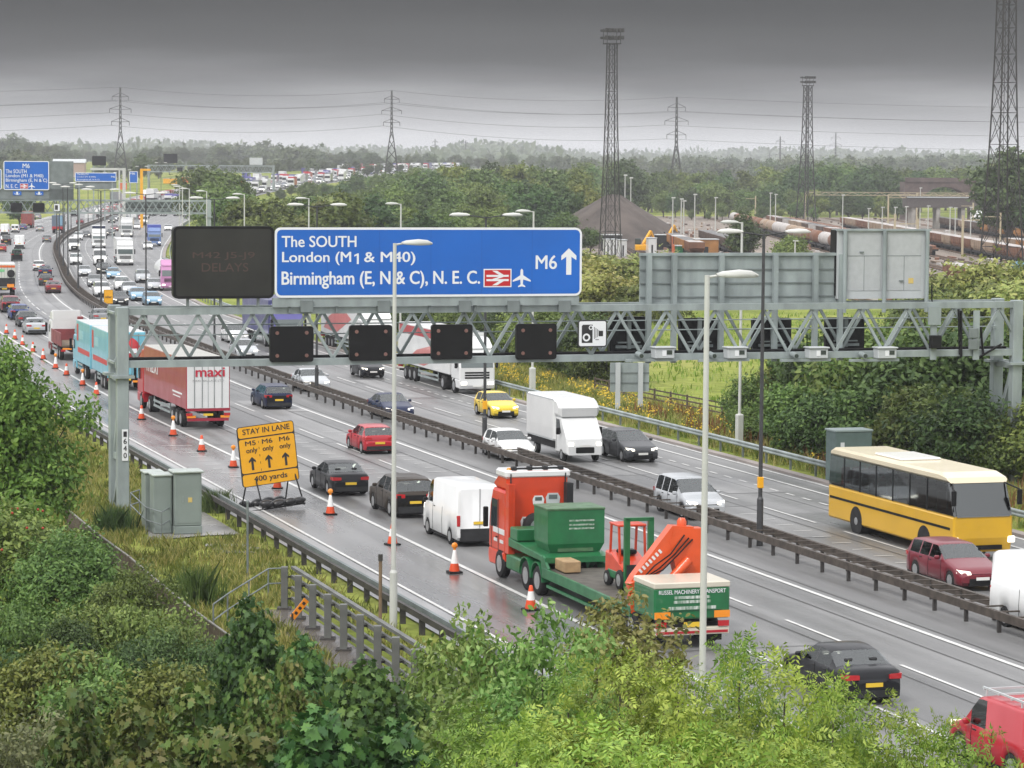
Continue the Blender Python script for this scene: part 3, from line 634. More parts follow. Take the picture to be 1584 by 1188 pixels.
# ------------------------------------------------------------------ vehicles (local: +Y forward, origin on the ground at the middle)
def interp(p, y): return float(np.interp(y, [a for a, _ in p], [b for _, b in p]))
CARP = {  # top outline (fraction of length from the rear, fraction of height); glass ranges; belt
 'saloon': dict(L=4.75, W=1.84, H=1.45, top=[(0, .45), (.012, .63), (.03, .69), (.15, .715), (.29, .95), (.4, 1), (.53, .985), (.72, .69), (.76, .66), (.94, .54), (.985, .46), (1, .38)], ws=(.545, .715), rw=(.155, .285), side=[(.24, .44), (.455, .64)], belt=.66, wb=(.2, .815)),
 'hatch': dict(L=4.15, W=1.76, H=1.47, top=[(0, .42), (.012, .6), (.025, .66), (.12, .95), (.25, 1), (.5, .985), (.71, .68), (.75, .65), (.94, .53), (.985, .45), (1, .37)], ws=(.515, .705), rw=(.03, .115), side=[(.14, .34), (.355, .62)], belt=.65, wb=(.17, .815)),
 'estate': dict(L=4.7, W=1.83, H=1.5, top=[(0, .42), (.01, .6), (.02, .66), (.085, .96), (.2, 1), (.53, .985), (.72, .68), (.76, .65), (.94, .53), (.985, .45), (1, .37)], ws=(.545, .715), rw=(.025, .08), side=[(.1, .26), (.275, .43), (.445, .63)], belt=.65, wb=(.2, .815)),
 'suv': dict(L=4.7, W=1.9, H=1.72, top=[(0, .42), (.01, .6), (.02, .64), (.075, .95), (.17, 1), (.54, .985), (.72, .68), (.76, .655), (.95, .57), (.985, .48), (1, .36)], ws=(.555, .715), rw=(.025, .07), side=[(.1, .25), (.265, .43), (.445, .63)], belt=.64, wb=(.2, .8)),
 'mpv': dict(L=4.6, W=1.82, H=1.68, top=[(0, .42), (.01, .6), (.02, .63), (.07, .95), (.16, 1), (.54, .985), (.78, .66), (.81, .62), (.95, .52), (.985, .45), (1, .36)], ws=(.56, .77), rw=(.025, .065), side=[(.09, .25), (.265, .43), (.445, .66)], belt=.6, wb=(.2, .82)),
 'smallvan': dict(L=4.3, W=1.78, H=1.85, top=[(0, .3), (.005, .9), (.015, .97), (.05, 1), (.55, .99), (.60, .97), (.76, .62), (.79, .585), (.95, .48), (.985, .42), (1, .33)], ws=(.61, .755), rw=None, side=[(.49, .68)], belt=.57, wb=(.16, .82)),
 'van': dict(L=5.3, W=1.95, H=2.45, top=[(0, .2), (.004, .93), (.012, .98), (.04, 1), (.66, 1), (.74, .96), (.86, .6), (.885, .56), (.965, .47), (.99, .4), (1, .26)], ws=(.75, .855), rw=None, side=[(.68, .81)], belt=.58, wb=(.2, .82)),
 'pickup4x4': dict(L=4.4, W=1.8, H=1.85, top=[(0, .38), (.006, .58), (.012, .62), (.03, .96), (.07, 1), (.58, .99), (.64, .97), (.72, .64), (.75, .6), (.97, .56), (.99, .5), (1, .36)], ws=(.65, .715), rw=(.014, .028), side=[(.06, .24), (.26, .43), (.45, .62)], belt=.61, wb=(.2, .82)),
}
def car_glass():
    m = bpy.data.materials.new('car_window_glass'); m.use_nodes = True; n = m.node_tree; b = n.nodes['Principled BSDF']
    b = n.nodes.new('ShaderNodeBsdfGlossy'); b.inputs[0].default_value = (.92, .96, .96, 1); b.inputs[1].default_value = .05
    t = n.nodes.new('ShaderNodeBsdfTransparent'); t.inputs[0].default_value = (.55, .62, .61, 1); x = n.nodes.new('ShaderNodeMixShader')
    f = n.nodes.new('ShaderNodeFresnel'); f.inputs[0].default_value = 2.1; n.links.new(f.outputs[0], x.inputs[0]); n.links.new(t.outputs[0], x.inputs[1]); n.links.new(b.outputs[0], x.inputs[2])
    n.links.new(x.outputs[0], n.nodes['Material Output'].inputs[0]); return m
CGL = car_glass()
def carparts(kind, lit=True):
    p = CARP[kind]; L, W, H = p['L'], p['W'], p['H']; hw = W/2; r = .33 if H < 1.6 else .36
    if kind == 'van': r = .34
    yb = [p['wb'][0], p['wb'][1]]; top = p['top']; zb0 = .2 if H < 1.6 else .26
    ys = {a for a, _ in top} | {.005}
    for a in yb:
        for k in (-1.22, -1.18, -.9, -.45, 0, .45, .9, 1.18, 1.22): ys.add(a+k*r/L)
    for rg in [p['ws']]+([p['rw']] if p['rw'] else [])+p['side']: ys |= {rg[0], rg[1]}
    ys = sorted(ys); roofm = max(b for _, b in top); fl = kind in ('van', 'smallvan')
    def ring(f):
        zt = interp(top, f)*H; bl = min(p['belt']*H, zt-.03*H)
        e = min(f, 1-f); w = hw*(1-.13*max(0, (1-e/.10))**2 if e < .10 else 1)*(1 if not fl or f > .1 else .995)
        if fl and f < .1: w = hw*.985
        zb = zb0+(.12 if f > .985 or f < .01 else 0)
        for a in yb:
            d = abs(f-a)*L/r
            if d < 1.2: zb = max(zb, r*.95+r*1.12*math.sqrt(max(0, 1-(d/1.2)**2))*.95)
        g = max(0, min(1, (zt-bl-.03*H)/((roofm-p['belt'])*H)))
        wr = w*(.95-(.05 if fl else .19)*g) if g > .02 else w*.94
        zl = max(bl-.02, zb+.05)
        mid = zb+(zl-zb)*.55
        return [(0, zb), (w*.9, zb), (w*.985, zb+.05*(zl-zb)+.01), (w, mid), (w*.975, zl), (w*.955, zl+.015), (wr, zt-.035*(1+g)), (wr*.88, zt-.004), (wr*.4, zt+.012), (0, zt+.014)]
    rings = [ring(f) for f in ys]; n = 10
    bod = MB(); gl = {}
    V = []
    for f, rg in zip(ys, rings):
        y = (f-.5)*L
        V += [(x, y, z) for x, z in rg]+[(-x, y, z) for x, z in rg]
    for i in range(len(ys)-1):
        fm = (ys[i]+ys[i+1])/2; a, b = i*20, (i+1)*20
        for j in range(n-1):
            q = (a+j, b+j, b+j+1, a+j+1); q2 = (a+10+j+1, b+10+j+1, b+10+j, a+10+j)
            key = None
            if j == 5 and any(s0 <= fm <= s1 for s0, s1 in p['side']): key = 'side_window'
            if j >= 7 and p['ws'][0] <= fm <= p['ws'][1]: key = 'windscreen'
            if j >= 6 and p['ws'][0] <= fm <= p['ws'][1]: key = 'windscreen'
            if j >= 6 and p['rw'] and p['rw'][0] <= fm <= p['rw'][1]: key = 'rear_window'
            if key == 'side_window':
                for sd, qq in (('r', q), ('l', q2)): gl.setdefault((key, sd), MB()).add([V[k] for k in qq], [(0, 1, 2, 3)])
            elif key: gl.setdefault((key, ''), MB()).add([V[k] for k in q]+[V[k] for k in q2], [(0, 1, 2, 3), (4, 5, 6, 7)], True)
            else: bod.f += [q, q2]; bod.sm += [True, True]; bod.mi += [0, 0]
    bod.v = V
    seam = MB(); hd = MB()
    sy = sorted({p['side'][0][0]+.005, p['side'][-1][1]+.035, (p['side'][-1][0]-.006)}) if not fl else [.4, .66]
    for f in sy:
        rg = ring(f); y = (f-.5)*L
        for s in (-1, 1):
            for (xa, za), (xb, zb_) in zip(rg[2:4], rg[3:5]): seam.bar((s*(xa+.002), y, za), (s*(xb+.002), y, zb_), .016, .016, (0, 1, 0))
    for f in ([.3, .47] if not fl else [.62]):
        x = ring(f)[4][0]
        for s in (-1, 1): hd.box(s*x-.025, s*x+.025, (f-.5)*L-.1, (f-.5)*L+.1, p['belt']*H-.13, p['belt']*H-.09, .01)
    m = len(ys)-1
    bod.f += [tuple(list(range(0, 10))+list(range(19, 9, -1)))[::-1], tuple([m*20+k for k in range(10)]+[m*20+k for k in range(19, 9, -1)])]; bod.sm += [False]*2; bod.mi += [0]*2
    parts = [('body', bod, 'paint'), ('door_seam', seam, TRIM), ('door_handle', hd, TRIM)]
    for (k, sd), q in gl.items(): parts.append((k, q, CGL))
    f0 = p['side'][0][0]-(.1 if not fl else 0); f1 = p['ws'][1]-.02; bz = p['belt']*H-.1
    tub = MB().box(-hw*.86, hw*.86, (f0-.5)*L, (f1-.5)*L, .35, bz); se = MB()
    for f in ((p['ws'][0]-.115, p['ws'][0]-.34) if not fl else (p['ws'][0]-.08,)):
        for x in (-.38, .38):
            y = (f-.5)*L; se.box(x-.24, x+.24, y-.09, y+.09, bz-.05, bz+.28*H*.55, .05); se.box(x-.13, x+.13, y-.07, y+.05, bz+.17*H, bz+.245*H, .03)
    y = (p['ws'][0]-.03-.5)*L; tub.box(-hw*.82, hw*.82, y+.35, y+.75, bz, bz+.1, .03)
    parts += [('interior', tub, BLACK), ('seats', se, TRIM)]
    if fl: parts.append(('bulkhead', MB().box(-hw*.88, hw*.88, (f0-.02-.5)*L, (f0-.5)*L+.02, .4, H*.93), TRIM))
    if fl:
        q = MB()
        if kind == 'smallvan':
            for s in (-1, 1): q.box(s*.42-.3, s*.42+.3, -L/2-.012, -L/2+.02, .56*H, .82*H, .01)
            parts.append(('rear_window', q, GLASS))
        d = MB().box(-.008, .008, -L/2-.008, -L/2+.01, .2*H, .95*H); parts.append(('door_seam', d, TRIM))
    for a in yb:
        for s in (-1, 1):
            y = (a-.5)*L; x = s*(hw-.02)
            t = MB().lathe([(r*.62, 0), (r*.95, 0), (r, -s*.03), (r, -s*.2), (r*.9, -s*.24)], (x, y, r), 18, 'x')
            k = MB().lathe([(r*.62, s*.004), (r*.56, -s*.02), (r*.2, s*.012), (.0, s*.014)], (x, y, r), 12, 'x')
            parts.append(('wheel', t, RUBBER, ('rim', k, RIM)))
    wl = MB()
    for a in yb: y = (a-.5)*L; wl.box(-hw+.06, hw-.06, y-r*1.15, y+r*1.15, r*.7, r*2.02)
    parts.append(('wheel_arch', wl, CHASS)); parts.append(('underbody', MB().box(-hw*.9, hw*.9, -L*.47, L*.47, .17, .32), CHASS))
    zl = (.60 if not fl else .42)*H; zt = interp(top, .02)*H
    rear = []
    for s in (-1, 1):
        if fl: rear.append(('tail_light', MB().box(s*hw*.9-.07, s*hw*.9+.07, -L/2-.02, -L/2+.08, .34*H, .52*H, .02), REDL))
        else: rear.append(('tail_light', MB().hull([(s*hw*a, (b-.5)*L, c*H) for a, b, c in ((.50, -.004, .52), (.5, -.004, .61), (.92, .006, .51), (.93, .006, .62), (.985, .07, .53), (.97, .07, .62), (.5, .03, .58))]), REDL))
        e = .5*L
        rear.append(('headlight', MB().hull([(s*hw*a, (b-.5)*L, c*H) for a, b, c in ((.5, 1.0, .41), (.5, .985, .475), (.86, .985, .40), (.9, .965, .5), (.975, .93, .43), (.95, .92, .515), (.5, .97, .44))]), WLENS if not lit else LITL))
        rear.append(('mirror', MB().box(s*(hw+.1)-.1, s*(hw+.1)+.1, (p['ws'][1]-.5)*L-.42, (p['ws'][1]-.5)*L-.28, p['belt']*H+.0, p['belt']*H+.15, .04), 'paint2'))
    parts += rear
    parts.append(('number_plate', MB().box(-.26, .26, -L/2-.022, -L/2, .37*H, .37*H+.115), PLY)); parts.append(('front_number_plate', MB().box(-.26, .26, L/2, L/2+.02, .27*H, .27*H+.11), PLW))
    parts.append(('bumper', MB().prof([(-L/2-.015, .24), (-L/2-.015, .30*H), (-L/2+.1, .31*H), (-L/2+.14, .22)], -hw*.84, hw*.84, .03), TRIM))
    parts.append(('grille', MB().prof([(L/2+.012, .2), (L/2+.012, .27*H), (L/2-.03, .42*H), (L/2-.12, .42*H), (L/2-.12, .2)], -hw*.6, hw*.6, .03), BLACK))
    return parts, L
def assemble(name, parts, cmap, label, cat, group=None):
    r = empty(name, (0, 0, 0), 0, label, cat, group)
    for q in parts:
        m = cmap.get(q[2], q[2]) if isinstance(q[2], str) else q[2]
        o = q[1].build(q[0], m, r)
        for c in q[3:]: c[1].build(c[0], cmap.get(c[2], c[2]) if isinstance(c[2], str) else c[2], o)
    return r
def merged(name, parts, cmap):
    """one-mesh version of a vehicle too small in the picture to show its parts"""
    mb = MB(); ms = []
    for q in parts:
        for c in (q,)+tuple(q[3:]):
            m = cmap.get(c[2], c[2]) if isinstance(c[2], str) else c[2]
            if m not in ms: ms.append(m)
            mb.cur = ms.index(m); o = len(mb.v); mb.v += [tuple(map(float, v)) for v in c[1].v]
            for f, s in zip(c[1].f, c[1].sm): mb.f.append(tuple(i+o for i in f)); mb.sm.append(s); mb.mi.append(mb.cur)
    return mb.mesh(name, ms)
PC = {k: paint(k, c) for k, c in dict(black=(.012, .013, .016), darkgrey=(.05, .053, .058), brown=(.045, .035, .027), silver=(.42, .44, .46), blue=(.02, .05, .22), lightblue=(.2, .36, .5), red=(.42, .008, .02), maroon=(.16, .008, .02),
    yellow=(.72, .52, .03), green=(.015, .06, .03), grey=(.2, .21, .22), navy=(.012, .02, .06), orange=(.7, .13, .02), purple=(.09, .085, .3)).items()}
PC['white'] = WHITEP; PC['cream'] = CREAM
CARC = {}
def car(kind, colour, label, name=None):
    cat = {'van': 'van', 'smallvan': 'van'}.get(kind, 'car'); nm = {'van': 'panel_van', 'smallvan': 'panel_van', 'saloon': 'saloon_car', 'hatch': 'hatchback_car', 'estate': 'estate_car', 'suv': 'suv_car', 'mpv': 'people_carrier', 'pickup4x4': 'off_road_car'}[kind]
    cm = {'paint': PC[colour], 'paint2': PC[colour] if colour not in ('white',) or kind != 'van' else BLACK}
    if (kind, colour) in CARC: o = copy_tree(CARC[kind, colour]); o['label'] = label
    else:
        if kind not in CARC: CARC[kind] = carparts(kind)
        o = CARC[kind, colour] = assemble(nm, CARC[kind][0], cm, label, cat)
    o['L'] = CARP[kind]['L']; return o
def put(o, px, py, away=True, L=None, yaw=0, z=0):
    """the middle of the nearer end stands on the road at this pixel"""
    L = L or o['L']; q = GR(px, py); s, t = st(q[0], q[1]); s2 = s+L/2; h = heading(s2); p = q+np.array([-math.sin(h), math.cos(h), 0])*L/2
    o.location = (p[0], p[1], float(np.interp(p[1], YS, ZS))+z); o.rotation_euler = (0, 0, h+(0 if away else math.pi)+yaw); return o
NEAR = [('saloon', 'black', 1352, 1092, 'black saloon car with lit red tail lights partly behind the foreground ash leaves'),
 ('smallvan', 'red', 1632, 1216, 'red panel van with roof rack cut off by the bottom right corner'),
 ('van', 'white', 742, 846, 'white panel van with yellow rear plate just ahead of the red truck cab'),
 ('suv', 'brown', 643, 802, 'dark brown SUV directly ahead of the white panel van'),
 ('saloon', 'black', 543, 768, 'black saloon car beside the yellow stay in lane sign'),
 ('hatch', 'red', 588, 703, 'red hatchback in the outside lane behind the white lamp post'),
 ('estate', 'navy', 432, 634, 'dark blue estate car in the outside lane right of the red lorry'),
 ('saloon', 'silver', 57, 518, 'silver saloon car just ahead of the red dropside lorry cab'),
 ('hatch', 'darkgrey', 43, 506, 'dark grey hatchback half hidden ahead of the silver saloon'),
 ('estate', 'blue', 31, 495, 'blue estate car in the slow queue behind the brownish SUV'),
 ('suv', 'maroon', 17, 484, 'maroon SUV below the skip lorry at the left edge'),
 ('saloon', 'maroon', 83, 454, 'dark maroon saloon car with orange plate nearest the curving median line'),
 ('hatch', 'darkgrey', 71, 442, 'dark grey hatchback braking ahead of the dark maroon saloon'),
 ('saloon', 'navy', 70, 428, 'navy saloon car ahead of the braking dark grey hatchback'),
 ('hatch', 'white', 60, 419, 'white hatchback alone in the outside lane of the left carriageway bend'),
 ('pickup4x4', 'green', 26, 404, 'dark green boxy off-road car with white van right ahead'),
 ('van', 'white', 30, 385, 'white van ahead of the dark green off-road car'),
 ('hatch', 'grey', 72, 375, 'grey hatchback at the inside of the distant bend in the outside lane'),
 ('hatch', 'silver', 61, 358, 'silver hatchback between the red container lorry and blue lorry'),
 ('suv', 'black', 9, 379, 'black SUV near the left edge ahead of a white van'),
 ('hatch', 'red', 2, 390, 'red hatchback cut by the left edge of the picture'),
 ('van', 'white', 7, 364, 'white van at the left edge above the black SUV'),
 ('smallvan', 'white', 23, 360, 'small white van next to a blue hatchback near the red container lorry'),
 ('hatch', 'blue', 35, 356, 'small blue hatchback behind the red container lorry'),
 ('hatch', 'silver', 57, 339, 'pale car beyond the right side of the red container lorry'),
 ('saloon', 'maroon', 123, 347, 'dark red car in the outside lane beyond the blue and grey lorry'),
 ('saloon', 'grey', 160, 502, 'grey saloon car in the outside lane hidden by the gantry leg')]
for k, c, x, y, lb in NEAR: put(car(k, c, lb), x, y)
FAR = [('van', 'white', 1690, 1000, 'white van leaving the picture at the right edge'),
 ('estate', 'maroon', 1520, 915, 'maroon estate car in front of the yellow coach'),
 ('mpv', 'silver', 1095, 806, 'silver people carrier beside the central barrier behind the orange crane'),
 ('estate', 'darkgrey', 995, 716, 'dark grey estate car to the right of the white box van'),
 ('hatch', 'white', 805, 714, 'white hatchback left of the white box van'),
 ('saloon', 'navy', 620, 650, 'navy saloon car beside the white lamp post on the far carriageway'),
 ('saloon', 'silver', 492, 607, 'silver saloon car under the leftmost lane signals at the central lamp'),
 ('hatch', 'black', 578, 585, 'black hatchback under the second lane signal'),
 ('hatch', 'yellow', 783, 648, 'bright yellow hatchback right of the dark central lamp'),
 ('hatch', 'silver', 384, 556, 'silver hatchback seen through the gantry truss right of the red lorry'),
 ('estate', 'white', 370, 531, 'white estate car seen through the gantry truss under the message board'),
 ('van', 'white', 115, 389, 'white van at the head of the lane beside the curving barrier'),
 ('suv', 'white', 118, 410, 'white SUV right behind the white van on the barrier bend'),
 ('saloon', 'silver', 131, 428, 'silver saloon with black bumper third along the barrier bend'),
 ('hatch', 'grey', 147, 444, 'grey hatchback with headlights on behind the silver saloon on the bend'),
 ('suv', 'white', 159, 460, 'white SUV just left of the small yellow road sign'),
 ('hatch', 'darkgrey', 187, 473, 'dark grey hatchback just right of the small yellow road sign'),
 ('van', 'white', 155, 411, 'white van in the second queue lane'),
 ('estate', 'black', 160, 424, 'black estate car following the white van in the second queue lane'),
 ('hatch', 'lightblue', 176, 432, 'light blue hatchback right of the black estate car'),
 ('mpv', 'white', 190, 450, 'white people carrier in the middle of the queue'),
 ('hatch', 'silver', 202, 456, 'silver hatchback right of the white people carrier'),
 ('saloon', 'lightblue', 216, 466, 'pale blue saloon behind the silver hatchback in the queue'),
 ('estate', 'lightblue', 238, 474, 'pale blue estate car lowest in the queue next to the central lamp'),
 ('suv', 'silver', 222, 438, 'silver SUV below the big white lorry in the queue'),
 ('saloon', 'silver', 241, 450, 'silver saloon next to the pink and white lorry'),
 ('hatch', 'white', 229, 386, 'white hatchback next to the blue lorry front'),
 ('saloon', 'white', 260, 357, 'white saloon car next to the left edge of the message board'),
 ('hatch', 'darkgrey', 133, 368, 'dark grey hatchback on the barrier side of the blue topped lorry'),
 ('suv', 'white', 121, 372, 'white SUV on the far side of the barrier bend'),
 ('hatch', 'black', 171, 365, 'black hatchback between the two white lorries'),
 ('hatch', 'maroon', 177, 358, 'maroon hatchback between the two white lorries'),
 ('hatch', 'white', 211, 355, 'white hatchback right of the rear white lorry'),
 ('van', 'white', 222, 349, 'white van right of the rear white lorry'),
 ('hatch', 'black', 172, 345, 'black hatchback under the second gantry')]
for k, c, x, y, lb in FAR: put(car(k, c, lb), x, y, False)
# roof rack on the red van
rv = [o for o in COL.objects if o.get('label', '').startswith('red panel van')][0]
d = MB()
for x in (-.6, .6): d.bar((x, -1.7, 2.0), (x, .6, 2.0), .05, .05)
for y in (-1.7, -1, -.3, .5): d.bar((-.65, y, 1.97), (.65, y, 1.97), .05, .05)
for y in (-1.5, .4):
    for x in (-.6, .6): d.bar((x, y, 1.8), (x, y, 2.0), .04, .04)
d.build('roof_rack', PALEST, rv)
# ------------------------------------------------------------------ lorries
def wheelpair(r, y, x, rad, w=.3, parent=None, dual=False):
    for s in (-1, 1):
        ww = w*(2 if dual else 1)
        t = MB().lathe([(rad*.6, s*.0), (rad*.93, 0), (rad, -s*.04), (rad, -s*ww+s*.04), (rad*.9, -s*ww)], (s*x, y, rad), 20, 'x').build('wheel', RUBBER, r)
        MB().lathe([(rad*.6, s*.004), (rad*.52, -s*.05), (rad*.3, -s*.05 if dual else s*.03), (rad*.2, s*.03), (0, s*.03)], (s*x, y, rad), 14, 'x').build('rim', RIM, t)
def cab(r, y0, colour, top=3.7, low=None, roof=None, deflector=True, name='cab'):
    """cab-over tractor cab, front at y0 (+Y is forward)"""
    hw = 1.24; m = colour; zt = top-.75
    MB().prof([(y0-2.1, .95), (y0-2.1, zt), (y0-.45, zt), (y0-.16, zt-.55), (y0, 1.75), (y0, .95)], -hw, hw, .09).build(name, m, r)
    if deflector: MB().prof([(y0-2.1, zt-.02), (y0-2.1, top), (y0-1.4, top), (y0-.35, zt+.05), (y0-.5, zt-.02)], -hw*.95, hw*.95, .12).build('roof_deflector', roof or m, r)
    MB().prof([(y0-1.9, .42), (y0-1.9, .98), (y0+.02, .98), (y0+.05, .6), (y0-.05, .38)], -hw, hw, .06).build('bumper', low or m, r)
    MB().hull([(s*w, y, z) for s in (-1, 1) for w, y, z in ((1.1, y0+.012, 1.78), (1.12, y0-.17, zt-.5), (1.1, y0-.06, 1.75), (1.1, y0-.27, zt-.52))]).build('windscreen', GLASSB, r)
    for s in (-1, 1):
        MB().hull([(s*x, y, z) for x in (hw-.02, hw+.012) for y, z in ((y0-.25, 1.8), (y0-1.15, 1.8), (y0-1.15, zt-.4), (y0-.42, zt-.4))]).build('side_window', GLASS, r)
        MB().box(s*1.42-.09, s*1.42+.09, y0-.28, y0-.14, 1.75, 2.5, .03).build('mirror', BLACK, r)
        MB().box(s*.92-.2, s*.92+.2, y0-.02, y0+.07, .62, .84, .03).build('headlight', LITL, r)
    g = MB()
    for z in (1.05, 1.22, 1.39): g.box(-.85, .85, y0-.01, y0+.015, z, z+.11)
    g.build('grille', BLACK, r); MB().box(-.3, .3, y0+.05, y0+.06, .5, .61).build('front_number_plate', PLW, r)
def rearlights(r, y, z=.85, w=1.1, plate=True):
    for s in (-1, 1): MB().box(s*w-.18, s*w+.18, y-.04, y+.02, z-.08, z+.08).build('tail_light', REDL, r)
    if plate: MB().box(-.28, .28, y-.03, y, z-.08, z+.05).build('number_plate', PLY, r)
def boxbody(r, y0, y1, z0, z1, m, mr=None, roof=None, doors=True, frame=None, name='box_body'):
    MB().box(-1.27, 1.27, y0, y1, z0, z1, .03).build(name, m, r)
    if roof: MB().box(-1.25, 1.25, y0+.04, y1-.04, z1-.02, z1+.035, .015).build('roof', roof, r)
    if mr: MB().box(-1.22, 1.22, y0-.02, y0+.02, z0+.06, z1-.06, .01).build('rear_door', mr, r)
    d = MB(); d.box(-.012, .012, y0-.028, y0-.018, z0+.1, z1-.1)
    for x in (-.35, .35, -.8, .8): d.tube((x, y0-.04, z0+.1), (x, y0-.04, z1-.1), .018, n=6)
    d.build('door_bar', STEELD, r)
    e = frame or m
    MB().box(-1.285, 1.285, y0-.01, y0+.1, z0-.1, z0+.06).build('rear_sill', e, r)
def chassis(r, y0, y1, z=.95):
    MB().box(-.5, .5, y0, y1, z-.3, z-.02).build('chassis', CHASS, r)
def sideguard(r, y0, y1, m=STEEL):
    for s in (-1, 1):
        d = MB()
        for z in (.55, .85): d.box(s*1.2-.02, s*1.2+.02, y0, y1, z-.07, z+.07)
        for y in (y0+.1, y1-.1): d.box(s*1.17-.03, s*1.17+.03, y-.03, y+.03, .5, 1.1)
        d.build('side_guard', m, r)
def artic(label, cabc, trailc, rear, L=16.5, roof=None, tank=False, trim=None, body=True):
    r = empty('articulated_lorry', (0, 0, 0), 0, label, 'lorry'); h = L/2
    cab(r, h, cabc, 3.75); chassis(r, h-6, h-.5)
    wheelpair(r, h-1.4, 1.25, .5); wheelpair(r, h-4.3, 1.25, .5, .3, dual=True)
    chassis(r, -h+.1, h-3.5, 1.2)
    for y in (-h+1.9, -h+3.2, -h+4.5): wheelpair(r, y, 1.25, .48, .34)
    if tank:
        MB().lathe([(.6, 0), (1.15, .15), (1.22, .5), (1.22, L-4.3), (1.15, L-3.9), (.6, L-3.7)], (0, -h, 2.35), 20, 'y').build('tank', trailc, r)
        MB().box(-.3, .3, -h+1, h-4.5, 3.52, 3.62).build('catwalk', STEELD, r)
    else: boxbody(r, -h, h-2.5, 1.15, 4.0, trailc, rear, roof, frame=trim)
    sideguard(r, -h+5.4, h-5.6); MB().box(-1.2, 1.2, -h-.02, -h+.12, .48, .64).build('under_run_bar', trim or CHASS, r); rearlights(r, -h-.02, .86)
    r['L'] = L; return r
def rigid(label, cabc, bodyc, L=9, top=3.6, roof=None, rear=None, deflector=True):
    r = empty('box_lorry', (0, 0, 0), 0, label, 'lorry'); h = L/2
    cab(r, h, cabc, 3.5, deflector=deflector); chassis(r, -h+.1, h-.4); boxbody(r, -h, h-2.25, 1.1, top, bodyc, rear or bodyc, roof)
    wheelpair(r, h-1.35, 1.22, .48); wheelpair(r, -h+2.2, 1.22, .48, .28, dual=True); sideguard(r, -h+3, h-2.6); rearlights(r, -h-.02, .86); r['L'] = L; return r
RED2 = paint('trailer_red', (.33, .022, .045)); SKYB = paint('light_blue_body', (.16, .46, .58)); PURP = paint('blue_purple', (.07, .075, .2))
TR = PC['red']
# maxi lorry
t = put(artic('large red articulated lorry with white rear doors, under the left end of the gantry', PC['red'], RED2, WHITEP, 16.5, paint('dirty_white', (.55, .54, .5)), trim=RED2), 322, 664); h = 8.25
text('maxi', mat('red_lettering', (.5, .02, .05), .4), t, -.72, .95, 3.03, 3.55, -h-.05, .03)
text('MAXI HAULAGE LTD', mat('grey_lettering', (.3, .3, .3), .5), t, -.9, .9, 2.74, 2.86, -h-.05, .0)
text('maxi', SIGNW, t, -4.6, -.8, 2.5, 3.4, -1.285, .03, face='-x'); MB().box(-1.29, -1.28, -7, -4, 1.9, 2.0).build('side_stripe', SIGNW, t); MB().box(-1.29, -1.28, -6.5, -4.2, 1.7, 1.76).build('side_stripe', SIGNW, t)
for s in (-1, 1): MB().box(s*.98-.26, s*.98+.26, -h-.05, -h, .66, .8).build('marker_board', AMBER, t)
# light blue drawbar lorry
r = empty('drawbar_lorry', (0, 0, 0), 0, 'light blue drawbar lorry and trailer with red stripes and white roofs behind the gantry leg', 'lorry'); h = 9.2
cab(r, h, SKYB, 3.6); chassis(r, -h+.2, h-.5); RS = mat('red_stripe', (.5, .03, .04), .4)
for a, b in ((-h, -1.2), (-.4, h-2.3)):
    boxbody(r, a, b, 1.0, 3.95, SKYB, SKYB, WHITEP)
    MB().box(-1.285, -1.272, a+.3, b-.8, 1.7, 2.05).build('side_stripe', RS, r); MB().box(-1.285, -1.272, b-1.1, b-.3, 2.5, 3.7).build('side_logo', RS, r)
    MB().box(-1.285, -1.272, b-3.6, b-1.6, 2.7, 3.3).build('side_logo', paint('pale_blue_panel', (.3, .6, .68)), r)
text('DHL', SIGNW, r, 0, 1, 0, 1) if 0 else None
MB().lathe([(.001, 0), (.95, 0), (.95, .012), (.001, .012)], (0, -h-.036, 2.7), 24, 'y').build('rear_roundel', RS, r)
MB().box(-.7, .7, -h-.055, -h-.037, 2.55, 2.85).build('rear_roundel_bar', SIGNW, r)
for y in (h-1.4, h-5.6, h-6.9, -h+1.8, -h+3.1, -2.9): wheelpair(r, y, 1.24, .48, .3)
sideguard(r, -h+4, -3.6); sideguard(r, h-5, h-2.6); rearlights(r, -h-.02, .8)
for s in (-1, 1): MB().box(s*.8-.4, s*.8+.4, -h-.05, -h, .58, .72).build('marker_board', AMBER, r)
put(r, 196, 605, L=18.4)
# red dropside lorry
r = empty('dropside_lorry', (0, 0, 0), 0, 'red dropside tipper lorry with open bed and white cab on the left carriageway', 'lorry'); h = 4.6; RB = mat('rusty_red_side', (.24, .05, .055), .55, var=.35, vscale=1.5)
cab(r, h, WHITEP, 3.55, low=RB); chassis(r, -h+.1, h-.4)
MB().box(-1.25, 1.25, -h, h-2.5, 1.1, 1.22).build('bed', mat('bed_floor', (.2, .15, .1), .8, var=.4), r)
for s in (-1, 1): MB().box(s*1.25-.04, s*1.25+.04, -h, h-2.5, 1.1, 2.15, .02).build('side_board', RB, r)
MB().box(-.25, 1.25, -h-.05, -h+.03, 1.1, 2.15, .02).build('tail_board', RB, r); MB().box(-1.25, 1.25, h-2.55, h-2.47, 1.1, 2.1, .02).build('head_board', RB, r)
MB().box(.75, 1.2, h-3.1, h-2.62, 1.2, 3.1, .05).build('crane_column', RB, r)
MB().box(-.35, .1, -h-.06, -h-.04, 1.25, 1.6).build('notice', SIGNW, r)
for y in (h-1.4, -h+1.3, -h+2.6): wheelpair(r, y, 1.24, .48, .3)
sideguard(r, -h+3.4, h-2.7); rearlights(r, -h-.02, .8)
for s in (-1, 1): MB().box(s*.8-.35, s*.8+.35, -h-.06, -h-.02, .86, 1.0).build('marker_board', AMBER, r)
put(r, 120, 558, L=9.2)
